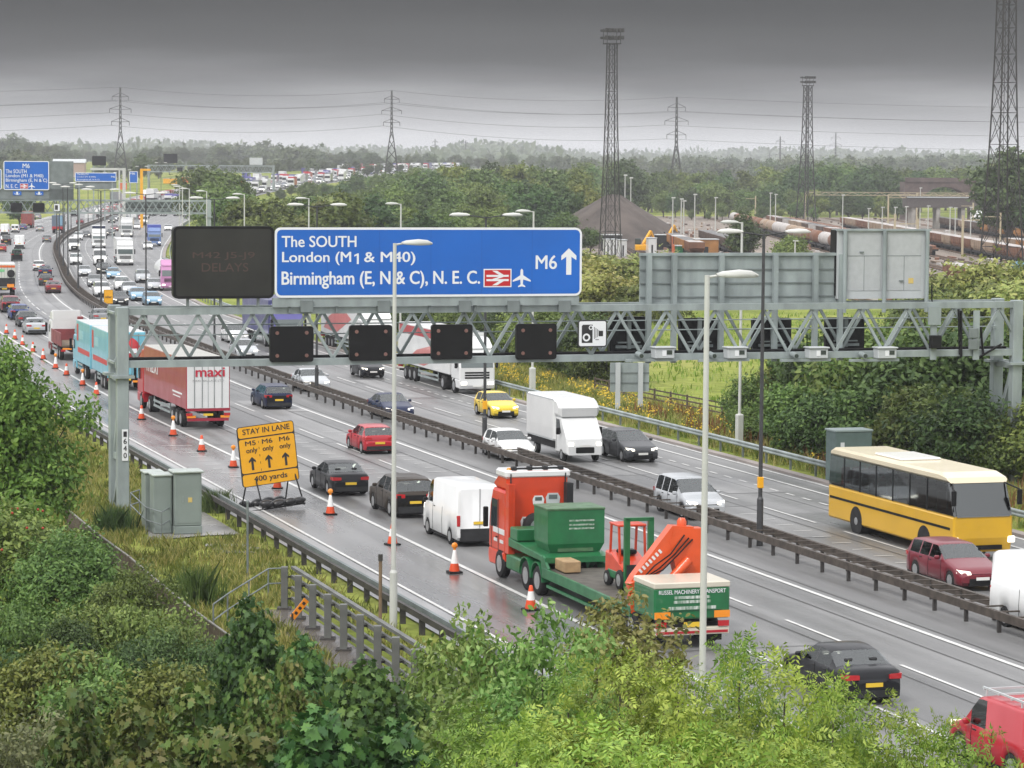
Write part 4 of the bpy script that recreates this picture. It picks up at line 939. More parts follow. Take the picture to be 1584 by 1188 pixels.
# skip lorry at the left edge
r = rigid('lorry with pale green and white rear body and orange tail light at the left edge', PC['orange'], paint('pale_tarp', (.6, .62, .56)), 9, 3.7, WHITEP); h = 4.5
MB().box(-1.2, 1.2, -h-.06, -h-.02, 1.1, 2.1).build('tail_lift', TRIM, r); MB().lathe([(.45, 0), (.45, .12), (.2, .13)], (.75, -h-.14, 2.6), 18, 'y').build('spare_wheel', RUBBER, r)
MB().box(-.8, 0, -h-.06, -h-.03, 2.8, 3.1).build('logo_panel', paint('pale_green', (.2, .55, .25)), r); MB().box(.3, 1.1, -h-.08, -h-.05, 1.0, 1.4).build('marker_board', AMBER, r); MB().box(-1.2, 1.2, -h-.05, -h-.03, 3.3, 3.55).build('marker_board', PC['orange'], r)
put(r, 7, 458)
put(rigid('red container lorry with ribbed rear doors ahead on the left carriageway', PC['red'], mat('container_red', (.3, .05, .04), .55, var=.3), 9, 4.0), 41, 353)
r = put(rigid('dark blue and grey lorry with red lower rear on the distant left carriageway', PC['navy'], paint('slate_blue', (.12, .16, .22)), 9, 4.0), 89, 361)
MB().box(-1.2, 1.2, -4.56, -4.5, 1.0, 1.5).build('rear_panel', PC['red'], r); MB().box(.3, 1.1, -4.55, -4.51, 1.8, 3.8).build('rear_panel', PC['lightblue'], r)
# far carriageway lorries
t = put(artic('white articulated lorry with red stripe on its trailer, front under the third lane signal', WHITEP, WHITEP, WHITEP, 16.5, trim=CHASS), 738, 610, False)
for s in (-1, 1): MB().box(s*1.278-.006, s*1.278+.006, -8, 5.6, 3.3, 3.9).build('side_stripe', PC['red'], t); MB().hull([(s*x, y, z) for x in (1.273, 1.286) for y, z in ((-6, 1.4), (-1, 1.3), (4, 2.2), (1, 2.8), (-3, 2.3))]).build('side_swoosh', paint('pale_red', (.6, .18, .17)), t)
t = put(artic('white articulated lorry with red flame pattern trailer behind the second lane signal', WHITEP, WHITEP, WHITEP, 16.5, trim=CHASS), 585, 553, False)
for s in (-1, 1): MB().hull([(s*x, y, z) for x in (1.273, 1.286) for y, z in ((-7, 1.6), (-2, 1.4), (4, 2.8), (0, 3.7), (-5, 2.6))]).build('side_swoosh', paint('pale_red', (.6, .18, .17)), t)
put(artic('articulated lorry with blue purple curtain sides behind the leftmost lane signal', PC['purple'], PURP, PURP, 15, trim=CHASS), 447, 541, False)
put(artic('big white lorry with grey lower grille heading the middle of the queue', WHITEP, WHITEP, WHITEP, 15), 194, 411, False)
t = put(rigid('white lorry with dark blue band on its roof box in the queue', WHITEP, WHITEP, 9, 4.1), 153, 384, False); MB().box(-1.2, 1.2, 2.2, 2.28, 3.6, 4.05).build('roof_band', PC['navy'], t)
put(artic('white lorry farther back in the middle queue lane', WHITEP, WHITEP, WHITEP, 14), 196, 367, False)
put(rigid('blue lorry with bright blue roof box in the queue beside the central lamp', paint('mid_blue', (.12, .2, .42)), paint('lorry_blue', (.06, .09, .4)), 9, 4.0), 239, 381, False)
put(artic('white tanker lorry with magenta cab roof at the left edge of the message board', paint('pale_magenta', (.5, .22, .42)), WHITEP, WHITEP, 14, tank=True), 265, 450, False)
# white box van on the far carriageway
r = empty('box_van', (0, 0, 0), 0, 'white box van with rounded body over its cab in the middle of the far carriageway', 'van'); h = 3.3
MB().box(-1.1, 1.1, -h, h-1.9, .95, 3.2, .12).build('box_body', WHITEP, r); MB().prof([(h-2, 2.3), (h-2, 3.2), (h-1.5, 3.2), (h-.9, 2.75), (h-1, 2.3)], -1.1, 1.1, .15).build('luton_head', WHITEP, r)
MB().prof([(h-2, .4), (h-2, 2.3), (h-1.15, 2.3), (h-.75, 1.45), (h-.1, 1.2), (h, .85), (h, .4)], -.98, .98, .1).build('cab', WHITEP, r)
MB().hull([(s*.86, y, z) for s in (-1, 1) for y, z in ((h-.8, 1.5), (h-1.16, 2.2), (h-.745, 1.52), (h-1.11, 2.22))]).build('windscreen', GLASSB, r)
for s in (-1, 1):
    MB().hull([(s*x, y, z) for x in (.95, .99) for y, z in ((h-1.0, 1.45), (h-1.8, 1.45), (h-1.8, 2.15), (h-1.25, 2.15))]).build('side_window', GLASS, r)
    MB().box(s*.75-.14, s*.75+.14, h-.06, h+.015, .85, 1.05, .03).build('headlight', LITL, r); MB().box(s*1.15-.1, s*1.15+.1, h-1.05, h-.92, 1.4, 1.75, .03).build('mirror', BLACK, r)
for s in (-1, 1): MB().bar((s*1.102, -h+.05, 1.02), (s*1.102, h-1.95, 1.02), .02, .05).build('side_rail', PALEST, r); MB().bar((s*1.102, -h+.05, 3.12), (s*1.102, h-1.95, 3.12), .02, .05).build('roof_rail', PALEST, r); MB().bar((s*.985, h-1.75, .6), (s*.985, h-1.75, 2.2), .012, .012).build('door_seam', TRIM, r)
MB().box(-.26, .26, h+.0, h+.015, .82, .93).build('front_number_plate', PLW, r)
MB().box(-.5, .5, h-.02, h+.02, .5, .8, .03).build('grille', BLACK, r); MB().box(-1.0, 1.0, -h, h-1.9, .6, .97).build('chassis', CHASS, r)
for y in (h-.95, -h+1.3): wheelpair(r, y, .98, .34, .22)
put(r, 905, 716, False, L=6.6)
# yellow coach
r = empty('coach', (0, 0, 0), 0, 'yellow coach with cream roof and dark windows beside the far verge bushes', 'coach'); h = 6.0; CY = paint('coach_yellow', (.66, .38, .02))
MB().prof([(-h, .35), (-h, 1.75), (h, 1.75), (h+.02, .9), (h-.1, .35)], -1.27, 1.27, .08).build('lower_body', CY, r)
MB().prof([(-h, 1.72), (-h+.12, 3.05), (h-.55, 3.05), (h, 1.72)], -1.25, 1.25, .05).build('window_band', CGL, r)
MB().prof([(-h+.1, 3.0), (-h+.15, 3.22), (-h+.5, 3.36), (h-1.3, 3.36), (h-.6, 3.2), (h-.45, 3.0)], -1.27, 1.27, .1).build('roof', paint('coach_cream', (.7, .62, .45)), r)
MB().hull([(s*1.13, y, z) for s in (-1, 1) for y, z in ((h+.03, 1.72), (h-.49, 2.98), (h+.01, 1.72), (h-.51, 2.98))]).build('windscreen', CGL, r)
MB().box(-1.18, 1.18, -h+.1, h-.15, 1.752, 1.8).build('floor', BLACK, r)
for k in range(11):
    d = MB(); y = -h+.8+.92*k
    for x in (-.85, -.38, .38, .85): d.box(x-.2, x+.2, y, y+.14, 1.8, 2.55, .05)
    d.build('seat_row', mat('seat_cloth', (.09, .035, .03), .8), r)
d = MB().sphere((.55, h-1.0, 2.45), .13); d.hull([(.55+a*.24, h-1.0+b*.13, z) for a in (-1, 1) for b in (-1, 1) for z in (1.8, 2.28)]); d.build('driver', mat('driver_clothes', (.05, .05, .06), .8), r)
MB().prof([(-h+.12, 3.0), (-h+.15, 3.03), (h-.6, 3.03), (h-.6, 3.0)], -1.15, 1.15).build('ceiling', TRIM, r)
d = MB()
for s in (-1, 1):
    for y in (-4.4, -2.8, -1.2, .4, 2.0, 3.6): d.box(s*1.25-.01, s*1.25+.012, y-.05, y+.05, 1.75, 3.02)
d.build('window_pillar', BLACK, r)
for s in (-1, 1):
    MB().box(s*1.27-.01, s*1.27+.015, -h+.2, h-.3, 1.2, 1.3).build('side_stripe', BLACK, r); MB().box(s*1.2-.15, s*1.2+.15, h-.05, h+.06, .7, .95, .03).build('headlight', LITL, r)
    MB().bar((s*1.1, h-.5, 3.0), (s*1.4, h+.25, 2.8), .05, .05).build('mirror_arm', BLACK, r); MB().box(s*1.4-.1, s*1.4+.1, h+.2, h+.32, 2.2, 2.8, .03).build('mirror', BLACK, r)
    MB().box(s*.9-.2, s*.9+.2, -h-.03, -h+.02, .8, 1.0).build('tail_light', REDL, r)
for y in (h-2.6, -h+2.9): 
    wheelpair(r, y, 1.25, .5, .3); MB().lathe([(.6, -1.272), (.6, 1.272)], (0, y, .52), 20, 'x').build('wheel_arch', CHASS, r)
MB().box(-.8, .8, h-.02, h+.04, .45, .62).build('grille', BLACK, r); MB().box(-.9, .9, -2.2, .4, 3.34, 3.46, .05).build('roof_hatch', paint('hatch_white', (.75, .74, .7)), r)
put(r, 1520, 868, False, L=12)
# the low loader with its load
LG = mat('lorry_green', (.012, .15, .05), .42, coat=.3, var=.3, vscale=1.6, detail=6); LR = mat('lorry_red', (.66, .055, .014), .38, coat=.4, var=.2, vscale=1.4, detail=6)
r = low = empty('low_loader_lorry', (0, 0, 0), 0, 'long red and green low loader lorry with orange folded crane at its rear', 'lorry'); h = 9.0
cab(r, h, LR, 4.0, low=LR); 
MB().box(-1.26, 1.26, h-2.14, h-.9, 3.72, 4.03, .08).build('roof_band', WHITEP, r)
d = MB(); d.tube((-1.0, h-2.0, 4.08), (1.0, h-2.0, 4.08), .04, n=6)
for x in (-.9, -.3, .3, .9): d.box(x-.1, x+.1, h-2.1, h-1.9, 4.0, 4.16, .03)
d.build('light_bar', TRIM, r); MB().lathe([(.09, 0), (.09, .12), (.03, .16)], (-1.05, h-1.9, 3.95), 10).build('beacon', AMBER, r)
mur = [(.02, 2.9, .5, .42, WHITEP), (.58, 2.95, .62, .5, PALEST), (-.42, 2.1, .55, .5, WHITEP), (.35, 2.25, .7, .36, LG), (.3, 2.7, .4, .2, BLACK)]
for x, z, w, q, mm in mur:
    MB().hull([(x+w*a, y, z+q*b) for y in (h-2.125, h-2.11) for a, b in ((-.4, -.35), (.4, -.35), (.45, .1), (.3, .42), (-.3, .42), (-.45, .1))]).build('painted_picture', mm, r)
    MB().box(x-w*.26, x+w*.26, h-2.135, h-2.12, z-q*.02, z+q*.3, 0).build('painted_picture', GLASSB, r)
MB().box(-1.255, -1.235, h-2.0, h-.6, 1.62, 1.82).build('side_stripe', WHITEP, r)
for s in (-1, 1):
    d = MB()
    for k in range(5): d.box(s*(1.02+.05*k)-.02, s*(1.02+.05*k)+.02, h-2.5, h-2.1, 1.0, 3.55)
    d.build('air_fairing', LR if s < 0 else TRIM, r)
    MB().box(s*1.05-.02, s*1.05+.02, h-2.16, h-2.1, 1.0, 3.9).build('grab_rail', TRIM, r)
MB().lathe([(.3, 0), (.5, .03), (.52, .12), (.52, .26), (.46, .3)], (-.1, h-2.45, 1.95), 20, 'y').build('spare_wheel', RUBBER, r); MB().lathe([(.3, 0), (.25, .05), (.05, .02)], (-.1, h-2.47, 1.95), 14, 'y').build('spare_wheel_rim', RIM, r)
chassis(r, -h+.2, h-.5, .95)
MB().box(-1.24, 1.24, h-4.05, h-2.2, .45, 1.0, .06).build('side_tank', LG, r)
for y in (h-1.4, h-4.6, h-5.95): wheelpair(r, y, 1.25, .52, .32)
for y in (h-4.6, h-5.95):
    for s in (-1, 1):
        pts = [(.64*math.cos(math.radians(a)), .54+.64*math.sin(math.radians(a))) for a in range(0, 181, 20)]; d = MB()
        for a, b in zip(pts[:-1], pts[1:]): d.bar((s*1.08, y+a[0], a[1]), (s*1.08, y+b[0], b[1]), .42, .04, (0, .3, 1))
        d.build('mudguard', LG, r)
MB().prof([(h-6.9, 1.25), (h-6.9, 1.45), (h-2.5, 1.62), (h-2.5, 1.3)], -1.25, 1.25, .03).build('front_deck', LG, r)
MB().box(-1.25, 1.25, h-3.6, h-2.7, 1.6, 2.05, .04).build('tool_locker', LG, r)
MB().box(-1.26, 1.26, -h+2.4, h-6.7, .82, 1.02, .03).build('low_deck', mat('worn_deck', (.10, .09, .075), .7, var=.4, vscale=2), r)
for s in (-1, 1):
    MB().box(s*1.24-.05, s*1.24+.05, -h+2.2, h-6.6, .72, 1.08, .02).build('side_beam', LG, r); MB().box(s*1.2-.04, s*1.2+.04, -h+3.4, h-7, .42, .52).build('side_guard', LG, r)
    MB().prof([(h-7.2, .8), (h-7.2, 1.1), (h-6.6, 1.5), (h-6.4, 1.3), (h-6.6, .8)], s*1.22-.05, s*1.22+.05).build('gooseneck', LG, r)
MB().box(-.9, -.3, h-8.0, h-6.9, 1.05, 1.45, .03).build('timber_stack', mat('timber_pale', (.4, .27, .14), .7, var=.3), r)
for y in (-h+1.2, -h+2.3): wheelpair(r, y, 1.22, .46, .3)
MB().box(-1.27, 1.27, -h, -h+1.9, .95, 1.95, .05).build('rear_body', LG, r); MB().box(-1.28, 1.28, -h-.01, -h+1.92, 1.93, 2.12, .03).build('rear_body_top', CREAM, r)
MB().box(-1.25, 1.25, -h-.02, -h+.2, .45, .68, .02).build('rear_bumper', CREAM, r)
for s in (-1, 1):
    MB().box(s*1.0-.26, s*1.0+.26, -h-.04, -h, .98, 1.2).build('marker_board', AMBER, r); MB().box(s*1.05-.18, s*1.05+.18, -h-.05, -h, .7, .88).build('tail_light', REDL, r)
MB().box(-.28, .28, -h-.04, -h-.01, .7, .86).build('number_plate', PLY, r)
text('RUSSEL MACHINERY TRANSPORT', SIGNW, r, -1.12, 1.12, 1.76, 1.89, -h-.012, .015)
for z0, z1, w in ((1.60, 1.69, .6), (1.46, 1.55, .62), (1.26, 1.36, .8)): MB().box(-w, w, -h-.012, -h-.002, z0, z1).build('worn_lettering', mat('worn_lettering', (.6, .64, .6), .5, var=.9, vscale=11, col2=(.03, .16, .06), stretch=(1, 1, .2)), r)
# orange crane, folded behind the body (part of the lorry)
OR = mat('crane_orange', (.72, .09, .015), .4, coat=.3, var=.15, vscale=2)
y = -h+2.6
MB().box(-1.1, 1.1, y-.35, y+.35, 1.0, 1.5, .06).build('crane_base', OR, r)
MB().hull([(a, y+b, z) for b in (-.24, .24) for a, z in ((.55, 1.4), (1.2, 1.4), (1.25, 3.5), (.25, 3.5), (.1, 3.1))]).build('crane_column', OR, r)
MB().hull([(a, y+b, z) for b in (-.22, .22) for a, z in ((-1.25, 1.75), (-1.05, 1.35), (.55, 2.75), (.95, 3.55), (.2, 3.6), (-1.1, 2.0))]).build('crane_boom', OR, r)
MB().hull([(a, y-.3+b, z) for b in (-.14, .14) for a, z in ((-1.35, 1.8), (-1.0, 1.9), (-.85, .95), (-1.25, .85))]).build('crane_jib', OR, r)
MB().tube((-.2, y-.32, 1.55), (.75, y-.32, 2.5), .16, n=10).build('crane_ram', OR, r)
MB().tube((-.55, y-.65, 1.75), (1.1, y-.65, 1.75), .11, n=10).build('stabiliser_tube', PALEST, r); MB().sphere((1.2, y-.65, 1.8), .17, (1.2, 1, .8)).build('stabiliser_knob', LG, r)
for dx, dz in ((-.1, .1), (.05, .0), (.18, -.05)):
    d = MB(); pp = [(.7+dx, y-.27, 3.2+dz), (.2+dx, y-.34, 2.7), (-.35+dx, y-.36, 2.25+dz), (-.9, y-.36, 1.9)]
    for a, b in zip(pp[:-1], pp[1:]): d.tube(a, b, .025, n=6)
    d.build('hydraulic_hose', BLACK, r)
for k in range(3): MB().tube((-1.2, -h+4.2+2.6*k, .98), (-1.2, -h+5.4+2.6*k, 1.05), .03, n=5).build('chain', DARKST, r)
for s_ in (-1, 1): MB().box(s_*1.0-.25, s_*1.0+.25, -h+.62, -h+.66, .15, .75).build('mud_flap', BLACK, r)
for k in range(2): MB().box(-1.27, -1.25, h-1.9+.75*k, h-1.5+.75*k, 1.3, 1.42).build('cab_lettering', WHITEP, r)
MB().box(-1.28, -1.245, h-1.15, h-1.0, 1.45, 1.5).build('door_handle', BLACK, r); MB().bar((-1.262, h-.42, 1.0), (-1.262, h-.42, 2.6), .015, .015).build('door_seam', TRIM, r); MB().bar((-1.262, h-1.3, 1.0), (-1.262, h-1.3, 2.9), .015, .015).build('door_seam', TRIM, r)
MB().box(-1.2, 1.2, -h-.03, -h-.02, .5, .58).build('rear_stripe', PC['red'], r); MB().bar((-1.0, -h-.015, 1.22), (1.0, -h-.015, 1.22), .01, .01).build('panel_seam', TRIM, r)
MB().lathe([(.16, -.1), (.16, .1), (.1, .2)], (.6, y, 3.62), 10).build('crane_pivot', OR, r)
o = text('CRANE HIRE', SIGNW, r, -.62, .62, -.09, .09, 0, .02) if 0 else None
q = MB()
for k in range(7): q.box(-.66+.15*k, -.58+.15*k, -.01, 0, -.07, .07)
o = q.build('crane_marking', WHITEP, r); o.location = (-.42, y-.225, 2.6); o.rotation_euler = (0, -math.radians(43), 0)
put(r, 1070, 1004, L=18)
def ride(o, host, x, y, z, rz=0):                                       # stand a thing on a lorry's deck
    c, s = math.cos(host.rotation_euler[2]), math.sin(host.rotation_euler[2]); l = host.location
    o.location = (l[0]+c*x-s*y, l[1]+s*x+c*y, l[2]+z); o.rotation_euler = (0, 0, host.rotation_euler[2]+rz)
r = empty('steel_bin', (0, 0, 0), 0, 'green steel box container carried on the low loader behind the cab', 'container')
MB().hull([(s*x, y, z) for s in (-1, 1) for x, y, z in ((1.05, -.85, 0), (1.05, .85, 0), (1.2, -1.0, .35), (1.2, 1.0, .35), (1.2, -1.0, 1.75), (1.2, 1.0, 1.75))]).build('tub', LG, r)
MB().box(-1.23, 1.23, -1.03, 1.03, 1.7, 1.79, .02).build('rim', mat('worn_green', (.08, .17, .08), .5, var=.4), r)
MB().box(-.75, .75, -.92, -.88, .02, .3).build('front_pocket', mat('worn_green', (.08, .17, .08)), r)
for z in (1.25, 1.08, .93):
    d = MB(); d.box(-.3, .76, -1.012, -1.002, z, z+.065)
    d.build('marking', mat('faded_lettering', (.5, .55, .5), .5, var=.9, vscale=9, col2=(.03, .16, .06)), r)
r.scale = (.88, .8, .88); ride(r, low, .15, h-5.3, 1.5)
r = empty('forklift_truck', (0, 0, 0), 0, 'small red and green forklift truck riding on the low loader deck', 'forklift')
MB().prof([(-.9, .35), (-.9, 1.15), (-.3, 1.15), (.1, .75), (.9, .7), (.9, .35)], -.5, .5, .06).build('body', LR, r); MB().box(-.52, .52, -.6, .95, .28, .6, .05).build('chassis', LG, r)
MB().prof([(-.95, .45), (-.95, 1.1), (-.75, 1.1), (-.7, .45)], -.48, .48, .05).build('counterweight', LR, r)
for s in (-1, 1):
    MB().bar((s*.45, -.5, 1.1), (s*.45, -.4, 2.1), .07, .07).build('guard_post', LR, r); MB().bar((s*.45, .5, .7), (s*.45, .35, 2.1), .07, .07).build('guard_post', LR, r)
    MB().box(s*.42-.09, s*.42+.09, .98, 1.14, .1, 2.45).build('mast_rail', LG, r); MB().box(s*.25-.06, s*.25+.06, 1.15, 2.0, .12, .18).build('fork', TRIM, r)
MB().box(-.5, .5, -.5, .45, 2.08, 2.16, .02).build('overhead_guard', LR, r); MB().box(-.3, .3, -.35, .1, 1.1, 1.25, .04).build('seat', BLACK, r)
MB().box(-.5, .5, .98, 1.14, 2.35, 2.47).build('mast_head', LG, r); MB().box(-.45, .45, 1.13, 1.2, .3, .9).build('carriage', TRIM, r)
for y, q in ((-.55, .26), (.7, .34)): wheelpair(r, y, .58, q, .2)
ride(r, low, .2, -h+6.6, 1.03, math.pi)
# distant traffic
TINY = {}
def tiny(key):
    if key in TINY: return TINY[key]
    k, c = key
    if k == 'lorry':
        mb = MB(); mb.box(-1.25, 1.25, -4, 3, 1, 4, .05); mb.cur = 1; mb.box(-1.2, 1.2, 3.1, 5, .5, 3.4, .1); mb.cur = 2; mb.box(-1.1, 1.1, 4.96, 5.03, 1.8, 2.7); mb.box(-1.1, 1.1, -3.9, 4.8, .45, .95)
        for y in (-3, -1.8, 3.9):
            for x in (-1.1, 1.1): mb.lathe([(.5, -.14), (.5, .14)], (x, y, .5), 10, 'x')
        me = mb.mesh('distant_lorry', [PC[c], WHITEP, TRIM])
    else:
        if k not in CARC: CARC[k] = carparts(k)
        me = merged('distant_car', CARC[k][0], {'paint': PC[c], 'paint2': PC[c]})
    TINY[key] = me; return me
def put_tiny(s, t, away, key, grp, lab):
    o = bpy.data.objects.new('distant_lorry' if key[0] == 'lorry' else ('distant_van' if 'van' in key[0] else 'distant_car'), tiny(key)); COL.objects.link(o); q = road(s, t); o.location = tuple(q); o.rotation_euler = (0, 0, heading(s)+(0 if away else math.pi))
    tag(o, lab, 'lorry' if key[0] == 'lorry' else ('van' if 'van' in key[0] else 'car'), grp)
rnd = random.Random(3); s0 = st(*GR(172, 345)[:2])[0]
CHO = [('hatch', 'white'), ('hatch', 'silver'), ('saloon', 'darkgrey'), ('van', 'white'), ('saloon', 'silver'), ('hatch', 'black'), ('lorry', 'white'), ('suv', 'white'), ('hatch', 'red'), ('lorry', 'grey'), ('hatch', 'blue'), ('lorry', 'white'), ('van', 'white'), ('mpv', 'silver'), ('lorry', 'red'), ('lorry', 'purple')]
for t in (3.4, 6.8, 9.9, 13.1, 16.6, 20.2):
    s = s0+rnd.uniform(15, 40)
    while s < 1750:
        if not (t > 12 and s < 700) and not (t > 16 and s > 1150):
            k = CHO[rnd.randrange(len(CHO))]; put_tiny(s, t+rnd.uniform(-.3, .3), False, k, 'far traffic coming down the hill', f"distant {k[1]} {'lorry' if k[0]=='lorry' else ('van' if 'van' in k[0] else 'car')} in the queue on the far hill")
        s += rnd.uniform(11, 26)*(1 if s < 1150 else .8)
for t in (-4.6, -8.1, -11.5):
    s = 700+rnd.uniform(0, 80)
    while s < 1500:
        k = CHO[rnd.randrange(len(CHO))]; put_tiny(s, t, True, k, 'far traffic driving away', f"distant {k[1]} {'lorry' if k[0]=='lorry' else ('van' if 'van' in k[0] else 'car')} driving away on the far left carriageway")
        s += rnd.uniform(50, 130)
# ------------------------------------------------------------------ traffic cones and the yellow sign
def cone(amber):
    r = empty('traffic_cone', (0, 0, 0), 0, '', 'traffic cone', 'cones along the hard shoulder line')
    MB().box(-.26, .26, -.26, .26, 0, .07, .02).build('base', BLACK, r); CR = mat('cone_orange', (.75, .085, .02), .5, var=.2)
    MB().lathe([(.2, .06), (.2, .1), (.148, .36)], n=14).build('cone', CR, r)
    MB().lathe([(.149, .36), (.093, .66)], n=14).build('sleeve', mat('cone_sleeve', (.75, .75, .74), .35), r); MB().lathe([(.093, .66), (.06, .84), (.045, .86)], n=14).build('cone_tip', mat('cone_sleeve', (.75, .75, .74)) if amber else CR, r)
    if amber:
        MB().tube((0, 0, .84), (0, 0, .92), .05, n=8).build('lamp_stem', AMBER, r); MB().lathe([(.03, -.05), (.11, -.045), (.12, 0), (.11, .045), (.03, .05)], (0, 0, 1.02), 14, 'y').build('amber_lamp', AMBER, r)
    return r
CO = [(10, 516, 0), (23, 525, 0), (35, 534, 0), (51, 545, 0), (67, 556, 0), (86, 570, 1), (103, 580.5, 0), (128, 596, 1), (149, 611, 0), (219, 649, 0), (268, 674, 1), (312, 698, 0), (361, 723, 1), (429, 756, 0), (511, 796, 1), (607, 843, 0), (703, 886, 1), (821, 944, 0)]
CL = ['plain cone nearest the left edge of the picture', 'second plain cone from the left edge', 'third plain cone from the left edge', 'plain cone left of the red dropside lorry rear', 'plain cone just before the first amber lamp cone from the left', 'amber lamp cone beside the dropside lorry rear wheels', 'plain cone beside the blue lorry front', 'amber lamp cone left of the light blue lorry', 'plain cone just left of the gantry leg', 'plain cone just right of the gantry leg beside the red lorry', 'amber lamp cone beside the rear of the red lorry',
 'plain cone midway between the red lorry and the yellow sign', 'amber lamp cone half hidden by the yellow sign edge', 'plain cone showing through under the yellow sign', 'amber lamp cone right of the yellow sign', 'plain cone behind the white lamp post', 'big amber lamp cone beside the white panel van', 'nearest plain cone beside the green low loader wheels']
C0 = [cone(False), cone(True)]; used = [0, 0]
for (x, y, a), lb in zip(CO, CL):
    o = C0[a] if not used[a] else copy_tree(C0[a]); used[a] = 1; q = GR(x, y); s_, _ = st(q[0], q[1])
    o.location = tuple(q); o.rotation_euler = (0, 0, heading(s_)+rnd.uniform(-.3, .3)); o['label'] = 'orange cone, '+lb
q = G(424, 786); s_, _ = st(q[0], q[1])
r = empty('roadworks_sign', q, heading(s_)+.22, 'yellow stay in lane roadworks sign on a frame weighted with black sandbags', 'road sign')
r.rotation_euler = (math.radians(-4), math.radians(-5), heading(s_)+.22)
k = .0302; w, z0, z1 = 1.38, 1.08, 3.75
def rrect(w, z0, z1, R, i=0):
    q = []
    for cx, cz, a0 in ((w-i-R, z0+i+R, -90), (w-i-R, z1-i-R, 0), (-w+i+R, z1-i-R, 90), (-w+i+R, z0+i+R, 180)):
        for t in range(5): a = math.radians(a0+t*22.5); q.append((cx+R*math.cos(a), cz+R*math.sin(a)))
    return q
MB().poly(rrect(w, z0, z1, .14), 0, .05).build('board', SIGNK, r)
SH = z1-z0; f = lambda v: z0+SH*v
for a, b in ((.0, .215), (.215, .80), (.80, 1)): MB().poly(rrect(w-.04, f(a)+.03, f(b)-.03, .1), -.005).build('face', SIGNY, r)
for tx, x0, x1, a, b in (('STAY IN LANE', -1.12, 1.16, .865, .955), ('M5', -1.05, -.55, .68, .755), ('M6', -.24, .26, .68, .755), ('M6', .6, 1.1, .68, .755), ('only', -1.04, -.5, .535, .64), ('only', -.24, .28, .535, .64), ('only', .58, 1.12, .535, .64), ('400 yards', -.8, .8, .05, .165)): text(tx, SIGNK, r, x0, x1, f(a), f(b), -.012, .02)
for cx in (-.8, .0, .82): arrow(r, cx, f(.27), f(.49), .34, -.01, SIGNK)
d = MB()
for z in (.24, .36, .48, .6, .7): d.box(-.42, -.4, -.012, -.009, f(z), f(z)+.1)
d.build('lane_line', SIGNK, r)
for x, y in ((-1.2, .9), (-.75, -.5), (.95, .9), (1.25, -.5)): MB().bar((x, y, 0), (x*.95, .03, 1.4), .05, .05).build('leg', CHASS, r)
for y in (-.5, .9): MB().bar((-1.3, y, .06), (1.3, y, .06), .06, .06).build('frame_rail', CHASS, r)
SB = mat('sandbag_black', (.018, .018, .02), .3, var=.3, bump=.5, bscale=9)
for y, xs in ((-.5, (-.55, 0, .55, 1.0)), (.9, (-.95, -.4, .15, .65))):
    for x in xs:
        o = MB().sphere((0, 0, 0), .24, (1.35+rnd.uniform(-.2, .2), 1.0, .72+rnd.uniform(-.1, .1)), 12, 8).build('sandbag', SB, r); o.location = (x, y, .24+rnd.uniform(-.03, .05)); o.rotation_euler = (rnd.uniform(-.3, .3), rnd.uniform(-.3, .3), rnd.uniform(-.2, .2))
# small yellow sign at the central lamp
q = GR(168, 477); FS = Frame(q, heading(st(*q[:2])[0])); R = FS.rect(160.5, 448, 175, 470); r, w, h = panel(FS, 'roadworks_sign', R, 0, .05, SIGNY, 'small yellow information sign beside the central lamp in the queue', 'road sign', None, .1, border=SIGNK, bw=.04)
text('other', SIGNK, r, -w*.7, w*.7, h*.4, h*.58, -.01, .02); MB().box(-.05, .05, .06, .12, -R[2], h*.8).build('post', STEELD, r)
# ------------------------------------------------------------------ farther gantries and signs
def farsign(F, rect, off, label, lines, frame=.12, grp=None):
    r, w, h = panel(F, 'direction_sign', rect, off, .15, SIGNB, label, 'road sign', grp, .25, border=SIGNW, bw=frame)
    return r, w, h
q = road(st(-62, 415)[0]); s2 = st(-62, 415)[0]; F2 = Frame(road(s2), heading(s2)); 
z0 = F2.uz(200, 331)[1]; z1 = F2.uz(200, 309)[1]; u1 = F2.uz(327, 330)[0]
gantry(F2, -24, u1, z0, z1, 1.6, 24, 'grey sign gantry over the queue carrying the smaller blue sign at the left', ch=.26, lod=True)
R = F2.rect(5.5, 249, 76, 294, -.4); r, w, h = farsign(F2, R, -.4, 'blue motorway sign with two arrow panels on the second gantry at the left edge', None)
for tx, bx in (('M6', (35, 253, 46, 260)), ('The SOUTH', (9, 262, 41, 268)), ('London (M1 & M40)', (9, 269, 67, 276)), ('Birmingham (E, N & C)', (9, 276, 73, 283)), ('N. E. C.', (9, 285, 28, 291))): fit(F2, R, r, tx, bx, -.4, b=.01, y=-.03)
a = loc(F2, R, 31, 284, -.4); c = loc(F2, R, 43.5, 292, -.4); railsym(r, a[0], c[0], c[1], a[1], -.03); a = loc(F2, R, 49, 288, -.4); plane_sym(r, a[0], a[1], .95, -.03)
MB().box(-w-6, w+3.5, .2, .3, -1.35, .2).build('skirt_panel', STEELD, r); MB().box(w, w+3.5, .2, .3, -1.35, h).build('skirt_panel', STEELD, r)
for x0, x1 in ((20, 33), (54, 67)):
    a = loc(F2, R, x0, 296, -.4); c = loc(F2, R, x1, 302, -.4); MB().box(a[0], c[0], .1, .18, c[1], a[1]).build('arrow_panel', SIGNB, r); arrow(r, (a[0]+c[0])/2, c[1]+.05, a[1]-.05, .8, .09, SIGNW, -1)
R = F2.rect(-60, 261, 2.5, 293, -.4); r, w, h = farsign(F2, R, -.4, 'blue motorway sign cut by the left edge of the picture', None);
